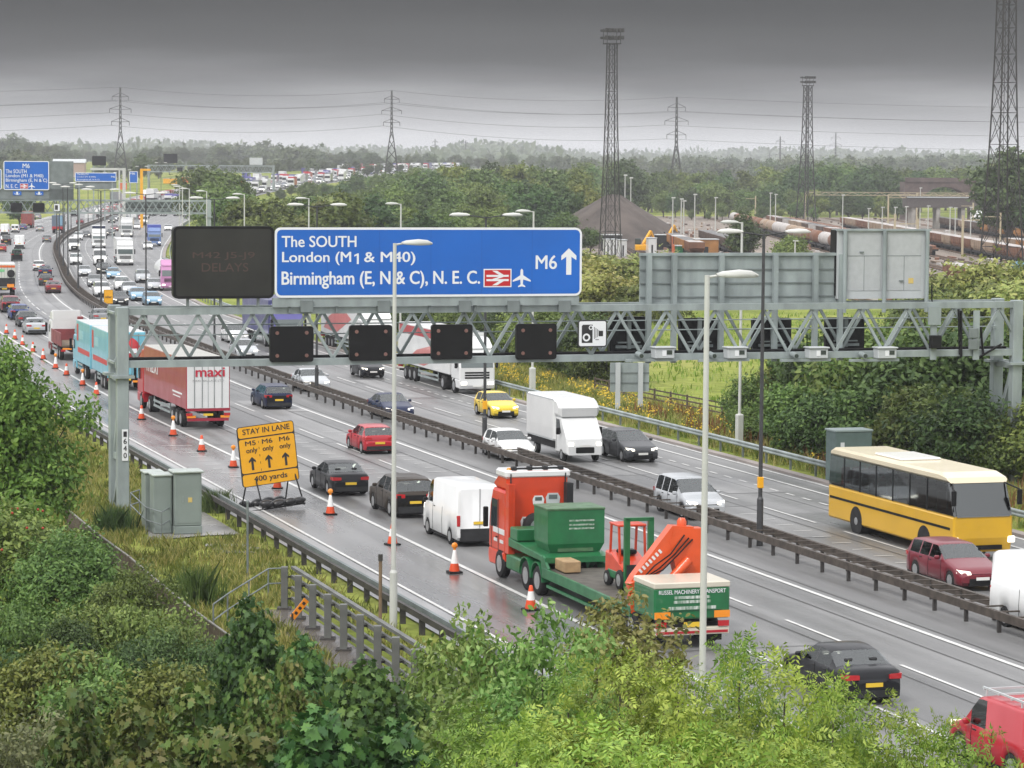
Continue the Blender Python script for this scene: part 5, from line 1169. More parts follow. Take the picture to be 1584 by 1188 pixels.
for x0, x1, y0, y1, lb in ((16.5, 34, 314, 328, 'left black lane signal on the second gantry'), (51, 69, 314, 328, 'right black lane signal on the second gantry')):
    panel(F2, 'lane_signal', F2.rect(x0, y0, x1, y1, -.3), -.3, .3, BLACK, lb, 'lane signal', 'lane signals on the second gantry', .1)
R = F2.rect(83, 315, 93, 327, -.3); r, w, h = panel(F2, 'camera_sign', R, -.3, .1, SIGNW, 'small white camera sign on the second gantry', 'road sign', None, .1, border=SIGNK, bw=.06); MB().box(-w*.6, w*.3, -.02, -.01, h*.2, h*.8).build('camera_symbol', SIGNK, r)
R = F2.rect(194, 312, 266, 330, 2.0); r, w, h = panel(F2, 'direction_sign', R, 2.0, .12, STEELD, 'dark grey back of a sign between the second gantry chords', 'road sign', None, .05)
d = MB(); d.box(-w, w, -.05, -.002, h*.5, h*.55); d.build('rib', DARKST, r)
s3 = st(-106, 1000)[0]; F3 = Frame(road(s3), heading(s3)); z0 = F3.uz(330, 267)[1]; z1 = F3.uz(330, 255.5)[1]; ua = F3.uz(228, 260)[0]; ub = F3.uz(424, 260)[0]
gantry(F3, ua, ub, z0, z1, 1.6, 22, 'distant pale sign gantry high on the road past the green trees', ch=.34, lod=True)
for x0, y0, x1, y1, lb in ((253, 238, 274, 252.5, 'black message board standing on the distant third gantry'),):
    panel(F3, 'message_board', F3.rect(x0, y0, x1, y1, -.3), -.3, .6, BLACK, lb, 'message board', None, .1)
for x0, x1, lb in ((274, 282, 'left small lane signal on the distant third gantry'), (291, 300, 'right small lane signal on the distant third gantry')):
    panel(F3, 'lane_signal', F3.rect(x0, 259, x1, 265, -.3), -.3, .3, BLACK, lb, 'lane signal', 'lane signals on the third gantry', .1)
panel(F3, 'direction_sign', F3.rect(386, 244, 406, 255, .6), .6, .3, PALEST, 'pale grey board standing on the right end of the third gantry', 'road sign', None, .1)
def lone(px0, y0, px1, y1, Y, label, blue=True, yb=None, lines=()):
    a = at((px0+px1)/2, y1, Y); F = Frame([a[0], a[1], 0], .12); R = F.rect(px0, y0, px1, y1); g = float(gz(a[0], a[1]))
    r, w, h = panel(F, 'direction_sign' if blue else 'message_board', R, 0, .2, SIGNB if blue else BLACK, label, 'road sign' if blue else 'message board', None, .2, border=SIGNW if blue else None, bw=.14)
    for s in (-.8, .8): MB().box(s*w-.15, s*w+.15, .1, .4, g-R[2]-.3, .05).build('post', STEEL, r)
    for i, (tx, f) in enumerate(lines): text(tx, SIGNW, r, -w*.9, -w*.9+1.8*w*f, h*(.72-.3*i), h*(.9-.3*i), -.03, .01)
    return r, w, h
lone(82, 268, 108, 280, 640, 'small blue sign just right of the left blue motorway sign', lines=(('London (M1)', .8), ('Birmingham', .7)))
r, w, h = lone(116, 267, 180, 281, 600, 'wide blue sign over the distant carriageway in the middle left', lines=(('The SOUTH', .3), ('London (M1 & M40)', .5), ('Birmingham (E, N & C)', .6)))
text('M6', SIGNW, r, w*.75, w*.93, h*.45, h*.65, -.03, .01); MB().box(-w, w, .25, .35, -1.6, 0).build('skirt_panel', STEELD, r)
lone(200, 265, 213, 283, 760, 'tall narrow blue sign beside the yellow post', lines=(('M6', .7),))
lone(142.5, 241.5, 164, 256, 760, 'black message board standing among the distant lamps on the left', False)
# white portal over the distant left carriageway, yellow mast arm
a = at(192, 300, 640); r = empty('portal_frame', (a[0], a[1], float(gz(a[0], a[1]))), .1, 'white portal frame post with arm over the distant left carriageway', 'gantry')
hh = at(192, 260, 640)[2]-r.location[2]; MB().box(-.35, .35, -.3, .3, 0, hh).build('post', LAMPW, r); MB().box(-7.5, .35, -.2, .2, hh-.5, hh).build('beam', LAMPW, r); MB().box(-1.2, -.9, -.2, .2, 0, hh).build('post', LAMPW, r)
a = at(219, 300, 700); r = empty('yellow_mast', (a[0], a[1], float(gz(a[0], a[1]))), .1, 'yellow steel mast with a horizontal arm beside the distant roadworks', 'mast')
hh = at(219, 261, 700)[2]-r.location[2]; MB().box(-.35, .35, -.35, .35, 0, hh).build('post', SIGNY, r); MB().box(0, 2.2, -.2, .2, hh-.5, hh).build('arm', SIGNY, r)
# orange roadworks barriers and plant beyond
for i, (px, py, Y, lb) in enumerate(((190, 294, 690, 'orange works hut beside the distant carriageway'), (286, 283, 900, 'orange container above the distant road bend'), (270, 285, 900, 'small yellow excavator cab on the distant works site'), (258, 284, 900, 'yellow tipping skip on the distant works site'))):
    a = GR(px, py); g = a[2]; r = empty('works_hut', (a[0], a[1], g), .2, lb, 'hut'); c = [PC['orange'], PC['orange'], SIGNY, SIGNY][i]
    hh = (2.6, 2.4, 2.2, 2)[i]; MB().box(-1.4, 1.4, -1, 1, 0, hh, .1).build('wall', c, r); MB().box(-1.5, 1.5, -1.1, 1.1, hh-.02, hh+.12, .04).build('roof', PALEST, r)
rb = empty('works_barrier', (0, 0, 0), 0, 'red and white plastic roadworks barrier line on the distant left carriageway', 'barrier')
mb = MB(); mb2 = MB()
for k in range(22):
    p = road(690+k*9, -5.5-.25*k); (mb if k % 2 else mb2).box(p[0]-1, p[0]+1, p[1]-4, p[1]+4, p[2], p[2]+1)
mb.build('red_block', PC['red'], rb); mb2.build('white_block', WHITEP, rb)
# ------------------------------------------------------------------ lattice towers, pylons, wires
def lattice(r, H, w0, w1, n, tb, tl, power=1.7, z0=0):
    leg = [MB() for _ in '1234']; br = MB(); zs = [z0+(H-z0)*(1-(1-i/n)**1.25) for i in range(n+1)]
    wz = lambda z: w1+(w0-w1)*(1-z/H)**power
    for i in range(n):
        a, b = wz(zs[i])/2, wz(zs[i+1])/2
        for lg, (sx, sy) in zip(leg, ((-1, -1), (1, -1), (1, 1), (-1, 1))): lg.bar((sx*a, sy*a, zs[i]), (sx*b, sy*b, zs[i+1]), tl, tl, (1, 0, 0))
        for (ax, ay), (bx, by) in (((-1, -1), (1, -1)), ((1, -1), (1, 1)), ((1, 1), (-1, 1)), ((-1, 1), (-1, -1))):
            br.bar((ax*a, ay*a, zs[i]), (bx*b, by*b, zs[i+1]), tb, tb); br.bar((bx*a, by*a, zs[i]), (ax*b, ay*b, zs[i+1]), tb, tb)
            br.bar((ax*b, ay*b, zs[i+1]), (bx*b, by*b, zs[i+1]), tb, tb)
    for lg in leg: lg.build('leg', LATT, r)
    br.build('bracing', LATT, r)
def mast(px, Y, ytop, label, w0, w1, n=13, rz=.3, tl=.2, tb=.1):
    a = at(px, ytop, Y); g = float(gz(a[0], a[1])); r = empty('floodlight_tower', (a[0], a[1], g), rz, label, 'tower'); H = a[2]-g
    lattice(r, H-2.6, w0, w1, n, tb, tl)
    MB().box(-1.3, 1.3, -1.1, 1.1, H-2.7, H-2.5).build('platform', LATT, r)
    d = MB()
    for z in (H-1.9, H-.6): d.box(-1.4, 1.4, -.06, .06, z-.05, z+.05); d.box(-.06, .06, -1.5, 1.5, z-.05, z+.05)
    for x, y in ((-1.2, -1), (1.2, -1), (1.2, 1), (-1.2, 1)): d.bar((x, y, H-2.6), (x, y, H), .1, .1)
    d.build('head_frame', LATT, r)
    d = MB()
    for z in (H-1.6, H-.35):
        for x in (-1.5, -.9, -.3, .3, .9, 1.5): d.box(x-.23, x+.23, -1.4, -1.0, z-.3, z+.35, .05); d.box(x-.23, x+.23, .9, 1.3, z-.2, z+.25, .05)
    d.build('floodlight_bank', LATT, r)
    d = MB()
    for s in (-.25, .25): d.tube((s, w1*.3, .5), (s, w1*.3, H-2.6), .04, n=4)
    for k in range(int(H)): d.box(-.25, .25, w1*.3-.03, w1*.3+.03, k+.6, k+.64)
    d.build('ladder', LATT, r); return r
mast(947, 490, 44, 'tall lattice floodlight tower in front of the dark spoil heap', 3.1, 1.4, 10, .3, .15, .06)
mast(1250, 800, 118, 'far lattice floodlight tower in front of the dark row of trees', 4.2, 1.7, 10, .5, .2, .085)
mast(1558, 390, -48, 'nearest lattice floodlight tower at the right edge with its top out of the picture', 4.6, 1.9, 10, .35, .16, .065)
WPTS = []
def pylon(px, Y, ytop, label, thick=1., n=9):
    a = at(px, ytop, Y); g = float(gz(a[0], a[1])); r = empty('electricity_pylon', (a[0], a[1], g), .1, label, 'pylon'); H = a[2]-g
    leg = [MB() for _ in '1234']; br = MB(); k = H/50; bw = lambda z: max(1.0, 8.5*(1-z/(H*.62)))*k if z < H*.55 else 1.3*k*(1.05-z/H*.9)+.35*k
    zs = list(np.linspace(0, H*.55, 6))+list(np.linspace(H*.6, H, 8)); t1, t2 = .32*thick, .2*thick
    for za, zb_ in zip(zs[:-1], zs[1:]):
        p, q = bw(za)/2, bw(zb_)/2
        for lg, (sx, sy) in zip(leg, ((-1, -1), (1, -1), (1, 1), (-1, 1))): lg.bar((sx*p, sy*p, za), (sx*q, sy*q, zb_), t1, t1, (1, 0, 0))
        for (ax, ay), (bx, by) in (((-1, -1), (1, -1)), ((1, -1), (1, 1)), ((1, 1), (-1, 1)), ((-1, 1), (-1, -1))): br.bar((ax*p, ay*p, za), (bx*q, by*q, zb_), t2, t2); br.bar((bx*p, by*p, za), (ax*q, ay*q, zb_), t2, t2)
    for lg in leg: lg.build('leg', LATT, r)
    br.build('bracing', LATT, r); ends = []
    for f, L in ((.64, 4.6), (.77, 5.6), (.90, 4.2)):
        z = H*f
        for s in (-1, 1):
            d = MB(); d.bar((0, .4, z), (s*L*k, 0, z+.2), t2*1.2, t2); d.bar((0, -.4, z), (s*L*k, 0, z+.2), t2*1.2, t2); d.bar((0, 0, z+2.2*k), (s*L*k, 0, z+.2), t2, t2); d.build('cross_arm', LATT, r)
            MB().tube((s*L*k, 0, z+.2), (s*L*k, 0, z-1.8*k), .14*thick, n=5).build('insulator', DARKST, r); ends.append((a[0]+s*L*k, a[1], g+z-1.8*k))
    ends.append((a[0], a[1], g+H)); return ends
e1 = pylon(186, 1260, 135, 'electricity pylon at the left above the blue signs'); e2 = pylon(606, 1262, 140, 'electricity pylon in the middle above the blue sign'); e3 = pylon(1047, 1340, 150, 'electricity pylon in the middle right between the two floodlight towers')
pylon(673, 3000, 215, 'small far pylon right of the middle pylon, left one of the pair', 1.4); pylon(720.5, 3000, 217, 'small far pylon right of the middle pylon, right one of the pair', 1.4)
pylon(1207, 2600, 211, 'far small pylon left of the second floodlight tower', 1.3); pylon(1190.5, 3400, 237, 'tiny far pylon behind the trees left of the second floodlight tower', 1.3); pylon(1293, 2700, 205, 'faint far pylon immediately right of the second floodlight tower', 1.)
CABLE = mat('cable_grey', (.07, .07, .075), .6)
def wire(p, q, sag, lab):
    d = MB(); pts = [(p[0]+(q[0]-p[0])*t, p[1]+(q[1]-p[1])*t, p[2]+(q[2]-p[2])*t-sag*4*t*(1-t)) for t in np.linspace(0, 1, 13)]
    for a, b in zip(pts[:-1], pts[1:]): d.tube(a, b, .085, n=4, cap=False, sm=False)
    tag(d.build('power_cable', CABLE), lab, 'cable', 'power cables between the pylons')
e0 = [(-520, 1100, z-6) for z in (30, 30, 36, 36, 42, 42, 50)]; e4 = [(x+330, y-60, z-2) for x, y, z in e3]
for i in (0, 2, 4, 6, 5):
    wire(e0[i], e1[i], 4, 'thin power cable sloping down to the left edge from the left pylon'); wire(e1[i], e2[i], 3, 'thin power cable strung between the left and middle pylons')
    wire(e2[i], e3[i], 3, 'thin power cable strung between the middle and right pylons'); wire(e3[i], e4[i], 3.5, 'thin power cable running out right past the floodlight towers')
# ------------------------------------------------------------------ rail yard
mb = MB(); pol = [(10, 525), (30, 400), (56, 312), (120, 290), (330, 300), (420, 940), (30, 940)]
mb.add([(x, y, -.03) for x, y in pol], [tuple(range(7))[::-1] if 0 else tuple(range(7))]); o = struct(mb.build('yard_ballast', BALL)); o.data.uv_layers.new(name='UVMap')
for i, l in enumerate(o.data.loops): o.data.uv_layers[0].data[i].uv = pol[l.vertex_index]
RAILM = mat('rusty_rail', (.20, .12, .075), .6, var=.3); SLEEP = mat('sleeper', (.12, .10, .085), .9, var=.4)
def track(x0, x1, y0=315, y1=930): return lambda y: x0+(x1-x0)*(y-y0)/(y1-y0)
TRK = [track(58+7.5*k, 62+9.6*k) for k in range(15)]
rl = MB(); slp = MB()
for f in TRK+[track(50-9*k, 44-8*k) for k in (1, 2, 3)]:
    for g in (-.72, .72): rl.bar((f(330)+g, 330, .12), (f(925)+g, 925, .12), .09, .16)
    for y in np.arange(332, 700, 3.0): slp.box(f(y)-1.3, f(y)+1.3, y-.18, y+.18, -.03, .06)
struct(rl.build('railway_rails', RAILM)); struct(slp.build('railway_sleepers', SLEEP))
WCOL = {k: mat('wagon_'+k, c, .7, var=.45, vscale=.5, detail=6) for k, c in dict(rust=(.22, .10, .055), brown=(.12, .08, .06), orange=(.42, .2, .06), grey=(.2, .2, .2), tan=(.38, .28, .2), white=(.55, .52, .5), red=(.4, .05, .05), blue=(.10, .24, .36)).items()}
WP = {}
def wagon(kind, col):
    if (kind, col) in WP: return copy_tree(WP[kind, col])
    r = empty({'tank': 'tank_wagon', 'flat': 'flat_wagon'}.get(kind, 'hopper_wagon'), (0, 0, 0), 0, '', 'wagon', 'wagons standing in the rail yard'); M = WCOL[col]
    MB().box(-1.15, 1.15, -6.2, 6.2, .85, 1.15).build('underframe', CHASS, r)
    if kind == 'tank': MB().lathe([(.5, -4.6), (1.1, -4.4), (1.25, -4), (1.25, 4), (1.1, 4.4), (.5, 4.6)], (0, 0, 2.35), 16, 'y').build('tank', M, r)
    elif kind == 'flat':
        MB().box(-1.2, 1.2, -6, 6, 1.15, 1.35).build('deck', M, r); MB().box(-.9, .9, -5, 5, 1.35, 1.8, .1).build('rail_stack', WCOL['rust'], r)
    else:
        MB().hull([(s*x, y, z) for s in (-1, 1) for x, y, z in ((.9, -5, 1.1), (.9, 5, 1.1), (1.35, -6, 2.0), (1.35, 6, 2.0), (1.38, -6.1, 3.0), (1.38, 6.1, 3.0))]).build('hopper', M, r)
        MB().box(-1.2, 1.2, -5.9, 5.9, 2.7, 3.03).build('load', WCOL['white' if col in ('rust', 'tan') else 'grey'], r); d = MB()
        for y in np.arange(-5, 5.1, 1.25): d.box(-1.42, 1.42, y-.07, y+.07, 1.6, 2.98)
        d.build('rib', M, r)
    for y in (-4.8, -3.2, 3.2, 4.8):
        MB().lathe([(.46, -.75), (.46, .75)], (0, y, .46), 12, 'x').build('wheelset', CHASS, r)
    WP[kind, col] = r; return r
RN = random.Random(11)
ROWS = [(0, 345, 3, 'hopper', ('orange', 'rust')), (1, 340, 3, 'tank', ('blue', 'white', 'tan')), (0, 505, 17, 'tank', ('tan', 'white', 'rust')), (1, 470, 18, 'hopper', ('rust', 'tan', 'white', 'brown')), (2, 325, 3, 'hopper', ('orange',)), (2, 520, 18, 'flat', ('rust', 'tan')), (3, 440, 24, 'hopper', ('tan', 'rust')), (4, 360, 13, 'hopper', ('orange', 'tan', 'rust')), (5, 330, 8, 'flat', ('red', 'red', 'orange')), (6, 380, 30, 'hopper', ('rust', 'brown', 'tan', 'orange')), (7, 470, 12, 'flat', ('rust', 'grey')), (8, 370, 30, 'hopper', ('brown', 'tan', 'grey', 'rust')), (9, 560, 18, 'hopper', ('rust', 'orange')), (10, 430, 24, 'flat', ('grey', 'rust')), (11, 400, 28, 'hopper', ('rust', 'orange', 'brown')), (13, 430, 26, 'flat', ('rust', 'tan')),
 (-1, 490, 7, 'hopper', ('rust', 'brown')), (-2, 485, 5, 'hopper', ('orange', 'rust')), (-3, 560, 8, 'flat', ('rust', 'brown'))]
for ti, y, n, kd, cs in ROWS:
    f = TRK[ti] if ti >= 0 else track(50+9*ti, 44+8*ti)
    for k in range(n):
        c = cs[RN.randrange(len(cs))]; o = wagon(kd, c); yy = y+k*(17.5 if n in (17, 18) else 13.4); o.location = (f(yy), yy, 0); o.rotation_euler = (0, 0, -math.atan2(f(930)-f(315), 615))
        o['label'] = f"{c} {'tank' if kd == 'tank' else ('flat' if kd == 'flat' else 'hopper')} wagon in the line of wagons in the rail yard"
for nm, cc in (('timber_clutter', WCOL['tan']), ('rusty_clutter', WCOL['rust']), ('pale_clutter', WCOL['white']), ('dark_clutter', WCOL['brown'])):
    mb = MB()
    for k in range(330):
        y = 330+RN.random()**1.3*580; x = 20+.06*y+RN.random()*(60+.2*y) if RN.random() > .3 or y < 500 else 14+RN.random()*40
        l, w = RN.uniform(.6, 3.2), RN.uniform(.2, .8); mb.bar((x, y-l, .15), (x+RN.uniform(-.3, .6), y+l, .2), w, RN.uniform(.2, .9))
    tag(mb.build(nm, cc), {'t': 'scattered timber sleepers', 'r': 'scattered rusty rail ends and scrap', 'p': 'scattered pale ballast bags and blocks', 'd': 'scattered dark scrap'}[nm[0]]+' lying between the tracks of the rail yard', 'clutter', kind='stuff')
p0 = None; CAT = mat('mast_tan', (.42, .36, .24), .6)
for i in range(48):
    y = 420+RN.random()*480; x = 60+RN.random()*150*(.6+y/900)
    if p0 is None: p0 = o = empty('catenary_mast', (0, 0, 0), 0, 'tan steel overhead line mast standing in the rail yard', 'mast', 'overhead line masts in the rail yard'); MB().box(-.18, .18, -.18, .18, -.05, 7.5).build('post', CAT, o); MB().box(-.1, 3, -.06, .06, 6.6, 6.75).build('arm', CAT, o)
    else: o = copy_tree(p0)
    o.location = (x, y, 0); o.rotation_euler = (0, 0, RN.choice([0, math.pi]))
for y, x0, x1 in ((830, 85, 215), (760, 100, 230)):
    r = empty('overhead_gantry', (0, y, 0), 0, 'tan lattice overhead line gantry spanning the far rail tracks' if y > 800 else 'tan lattice overhead line gantry spanning the nearer rail tracks', 'gantry')
    for x in np.linspace(x0, x1, 5): MB().box(x-.2, x+.2, -.2, .2, -.05, 9).build('post', CAT, r)
    d = MB(); xs = np.linspace(x0, x1, 34)
    for a, b in zip(xs[:-1], xs[1:]): d.bar((a, 0, 8.2), ((a+b)/2, 0, 9), .12, .12, (0, 1, 0)); d.bar(((a+b)/2, 0, 9), (b, 0, 8.2), .12, .12, (0, 1, 0))
    d.box(x0, x1, -.1, .1, 8.1, 8.25); d.box(x0, x1, -.1, .1, 8.95, 9.1); d.build('lattice_beam', CAT, r)
p0 = None
for px, yt, Y in ((967, 270, 640), (976, 274, 640), (1041, 305, 560), (1054, 307, 560), (1058, 310, 560), (1075, 300, 600), (1107, 305, 600), (1192, 298, 700), (1200, 300, 690), (1230, 372, 400), (893, 271, 800), (1424, 290, 800), (1304, 301, 640), (1344, 322, 600), (1365, 320, 600), (1385, 320, 620), (1402, 319, 600), (1436, 318, 620), (1470, 320, 640), (1478, 321, 640), (1502, 320, 640)):
    a = at(px, yt, Y)
    if p0 is None: p0 = o = empty('yard_lamp', (0, 0, 0), 0, 'slim pale yard lamp post among the rail tracks', 'lamp post', 'pale yard lamp posts'); MB().tube((0, 0, -.2), (0, 0, 10), .13, .1, 6).build('post', LAMPW, o); MB().box(-.3, .5, -.15, .15, 9.95, 10.2, .05).build('head', LAMPW, o)
    else: o = copy_tree(p0)
    g = float(gz(a[0], a[1])); o.location = (a[0], a[1], g); o.scale = (1, 1, (a[2]-g)/10.2)
a = at(950, 380, 560); mb = MB(); n = 40; V = [(0, 0, 10.2)]; hr = np.random.default_rng(5)
RDG = hr.normal(0, .075, n); RG = [(1.2, 9.9), (4, 7.6), (7.5, 4.8), (11, 2.1), (13.5, .2), (14.5, -.6)]
for rr_, z in RG:
    for i in range(n):
        an = 2*math.pi*i/n; k = 1+.06*math.sin(3*an)+hr.normal()*.02+RDG[i]*(.4+rr_*.05); V.append((rr_*k*math.cos(an), rr_*k*1.3*math.sin(an), z+hr.normal()*.12))
Fc = [(0, 1+i, 1+(i+1) % n) for i in range(n)]+[(1+j*n+i, 1+(j+1)*n+i, 1+(j+1)*n+(i+1) % n, 1+j*n+(i+1) % n) for j in range(len(RG)-1) for i in range(n)]
o = mb.add(V, Fc, True).build('spoil_heap', mat('spoil', (.10, .08, .068), .95, var=.55, vscale=.35, detail=8, bump=.6, bscale=1.5, stretch=(1, 1, .25))); o.location = (a[0], a[1]+8, -.3); o.scale = (1.42, 1.3, 1.03); tag(o, 'big dark grey brown cone shaped spoil heap beside the rail yard', 'heap')
mb = MB().prof([(-3, 0), (-2.2, 2.2), (2.2, 2.2), (3, 0)], 0, 30); o = mb.build('wall_embankment', mat('rust_wall', (.2, .14, .12), .9, var=.4, vscale=.4)); a = at(790, 345, 600); o.location = (a[0], 600, 0); tag(o, 'low brown embankment wall left of the spoil heap', 'wall')
def site_box(px0, px1, y0, y1, Y, m, nm, lab, cat='cabin', roof=PALEST, dep=3):
    a = at(px0, y1, Y); b = at(px1, y0, Y); g = -.05; r = empty(nm, ((a[0]+b[0])/2, Y, g), .1, lab, cat); w = (b[0]-a[0])/2; H = max(1.5, b[2]-g)
    MB().box(-w, w, 0, dep, 0, H, .05).build('wall', m, r); MB().box(-w-.1, w+.1, -.1, dep+.1, H-.01, H+.15, .04).build('roof', roof, r); MB().box(-w*.3, w*.1, -.04, 0, .1, min(2, H*.8)).build('door', TRIM, r); return r
for a in ((936, 946, 371, 386, 500, WHITEP, 'white cabin left of the tower base'), (948, 955, 371, 386, 500, WHITEP, 'narrow white cabin right of the tower base'), (959, 970, 372, 386, 495, WHITEP, 'white cabin by the yellow roller'), (1003, 1016, 369, 386, 500, WHITEP, 'white and grey plant cabin right of the yellow roller'), (1043, 1056, 366, 380, 520, PC['orange'], 'orange hut beside the rail wagons'), (1048, 1072, 381, 390, 495, LG, 'green container in front of the orange wagon'), (1016, 1036, 364, 378, 540, TRIM, 'dark skip beside the yellow plant'), (1076, 1112, 371, 388, 490, WCOL['orange'], 'orange rusty wagon body at the yard edge'), (932, 962, 364, 371, 530, TRIM, 'dark roofed shed behind the white cabins')):
    site_box(*a[:6], 'site_cabin', a[6])
def digger(px, py, Y, lab, sc=1.):
    a = at(px, py, Y); r = empty('excavator', (a[0], a[1], -.05), 0, lab, 'excavator'); r.scale = (sc,)*3; y = SIGNY
    for s in (-1, 1): MB().box(s*1-.3, s*1+.3, -1.7, 1.7, 0, .8, .25).build('track', TRIM, r)
    MB().box(-1.1, 1.1, -1.6, 1.5, .9, 1.9, .1).build('body', y, r); MB().box(-1.1, -.1, 0, 1.4, 1.9, 3.0, .1).build('cab', GLASS, r); MB().bar((.3, 1.2, 1.8), (1.8, 3, 4.2), .4, .5).build('boom', y, r); MB().bar((1.8, 3, 4.2), (2.8, 4.2, 1.8), .3, .35).build('stick', y, r); MB().hull([(2.8+a_, 4.2+b, 1.2+c) for a_ in (-.5, .5) for b, c in ((0, .7), (.8, .4), (.2, -.3))]).build('bucket', TRIM, r)
digger(992, 386, 505, 'yellow excavator among the white cabins'); digger(1030, 372, 560, 'yellow excavator on the edge of the spoil heap'); digger(883, 345, 600, 'orange yellow excavator left of the spoil heap top', 1.5)
# far brick railway bridges
BRK = mat('old_brick', (.13, .095, .085), .9, var=.4, vscale=.5, detail=8)
a = at(1462, 320, 900); r = empty('brick_bridge', (a[0], 900, -.1), .1, 'dark brick railway bridge with one arch beyond the rail yard', 'bridge'); H = at(1462, 275, 900)[2]+.1
pts = [(-9, 0)]+[(9*math.cos(math.radians(180-t)), max(0, H-10.6)+7.8*math.sin(math.radians(t))) for t in range(0, 181, 15)]+[(9, 0)]
mb = MB()
for (x0, z0), (x1, z1) in zip(pts[:-1], pts[1:]):
    if x1-x0 > .01: mb.hull([(x, y, z) for y in (0, 7) for x, z in ((x0, z0), (x1, z1), (x0, H-1.4), (x1, H-1.4))])
mb.box(-13, -9, 0, 7, 0, H-1.4); mb.box(9, 40, 0, 7, 0, H-1.4); mb.build('abutment', BRK, r); MB().box(-13, 40, -.3, .3, H-1.4, H).build('parapet', BRK, r)
a = at(1540, 345, 760); r = empty('girder_bridge', (a[0], 760, -.1), .05, 'low dark girder bridge in front of the brick arch', 'bridge'); H = at(1540, 304, 760)[2]
MB().box(-24, 60, 0, 6, H-3, H).build('girder', mat('girder_brown', (.10, .085, .08), .8, var=.3), r); MB().box(-24, 60, -.2, -.02, H-.35, H-.1).build('pipe', PALEST, r)
for x in np.linspace(-22, 58, 13): MB().box(x-.5, x+.5, .4, 5.6, 0, H-3).build('pier', CONC, r)
o = MB().sphere((0, 0, 0), 3, (1.3, 1, .8), 14, 8).build('storage_tank', WHITEP); a = at(1522, 300, 820); o.location = (a[0], 820, 2); tag(o, 'white dome roof behind the nearest lattice tower', 'tank')
# warehouses far left
for px0, px1, y0, y1, Y, lab in ((82, 130, 246, 258, 1500, 'long pale roofed warehouse behind the distant blue signs'), (5, 28, 244, 252, 1500, 'small white warehouse roof at the left horizon')):
    a = at(px0, y1, Y); b = at(px1, y0, Y); g = float(gz(a[0], Y)); r = empty('warehouse', (a[0], Y, g), .1, lab, 'building'); H = b[2]-g; w = b[0]-a[0]
    MB().box(0, w, 0, 20, 0, H-2).build('wall', mat('pink_brick', (.4, .28, .24), .8), r); MB().prof([(-.5, H-2), (10, H), (20.5, H-2)], -.5, w+.5).build('roof', PALEST, r)
# ------------------------------------------------------------------ near verge: cabinets, slab, rails, parapet, timber wall
CABM = mat('cabinet_green_grey', (.24, .285, .268), .45, var=.15, vscale=.8, detail=6)
def local(px, py, z=0): q = G(px, py, z); return q
HN = heading(0); q = local(290, 826)
r = empty('roadside_cabinet', q, HN, 'tall grey green roadside cabinet with door and small yellow label, nearest of three', 'cabinet')
MB().box(-.55, .62, .0, 1.0, 0, .32, .02).build('plinth', CABM, r); MB().box(-.52, .6, .03, .97, .33, 2.5, .03).build('body', CABM, r); MB().box(-.6, .68, -.06, 1.05, 2.5, 2.6, .03).build('roof', mat('cabinet_roof', (.45, .5, .47), .35, var=.2), r)
MB().box(-.42, .52, .015, .028, .45, 2.4).build('door', CABM, r); MB().box(-.2, -.16, -.01, .015, 1.3, 1.55).build('handle', STEEL, r); MB().box(.03, .2, .005, .014, 1.3, 1.5).build('warning_label', mat('label_yellow', (.6, .45, .15)), r)
for i, (dx, dy, lb) in enumerate(((-.95, .35, 'middle grey green roadside cabinet behind the tall nearest one'), (-1.1, 1.5, 'rear grey green roadside cabinet nearest the gantry leg'))):
    c, s = math.cos(HN), math.sin(HN); o = empty('roadside_cabinet', (q[0]+c*dx-s*dy, q[1]+s*dx+c*dy, 0), HN, lb, 'cabinet')
    MB().box(-.38, .38, 0, .95, 0, 2.35, .03).build('body', CABM, o); MB().box(-.43, .43, -.05, 1.0, 2.35, 2.45, .03).build('roof', MATS['cabinet_roof'], o); MB().box(-.3, .3, -.014, 0, .2, 2.2).build('door', CABM, o)
CW = mat('wet_slab', (.30, .29, .27), .25, var=.35, vscale=.7, detail=7)
mb = MB(); pts = [local(*p) for p in ((228, 836), (318, 828), (372, 826), (306, 786), (232, 778))]
mb.add([(p[0], p[1], -.002) for p in pts], [tuple(range(5))]); struct(mb.build('concrete_slab', CW))
mb = MB()
for k, (x0, y0) in enumerate(((352, 843), (366, 848), (380, 853))):
    p = local(x0, y0); mb.box(p[0]-.9, p[0]+.9, p[1]-.35, p[1]+.35, -.02, .0+.01*k)
struct(mb.build('paving_steps', CW))
def railing(pts, H, label, step=1, name='handrail'):
    r = empty(name, (0, 0, 0), 0, label, 'handrail'); d = MB()
    for a, b in zip(pts[:-1], pts[1:]):
        for z in (H, H*.5): d.tube((a[0], a[1], a[2]+z), (b[0], b[1], b[2]+z), .028, n=6)
    d.build('rail', STEELD, r)
    for p in pts: MB().tube((p[0], p[1], p[2]-.1), (p[0], p[1], p[2]+H), .03, n=6).build('post', STEELD, r)
railing([local(216, 795), local(202, 800), local(226, 824), local(250, 832), local(262, 825)], 1.05, 'grey tubular handrail around the cabinet slab by the gantry leg')
railing([local(438, 925), local(415, 926), local(385, 946), local(352, 968), local(330, 985)], 1.05, 'grey tubular stair handrail leading down to the hedge')
o = empty('thin_post', local(383, 892), 0, 'thin bare grey pole standing in the verge below the yellow sign', 'post'); MB().tube((0, 0, -.1), (0, 0, 2.75), .045, n=6).build('pole', STEELD, o); MB().lathe([(.06, 2.74), (.06, 2.8), (.02, 2.83)], n=8).build('cap', STEELD, o)
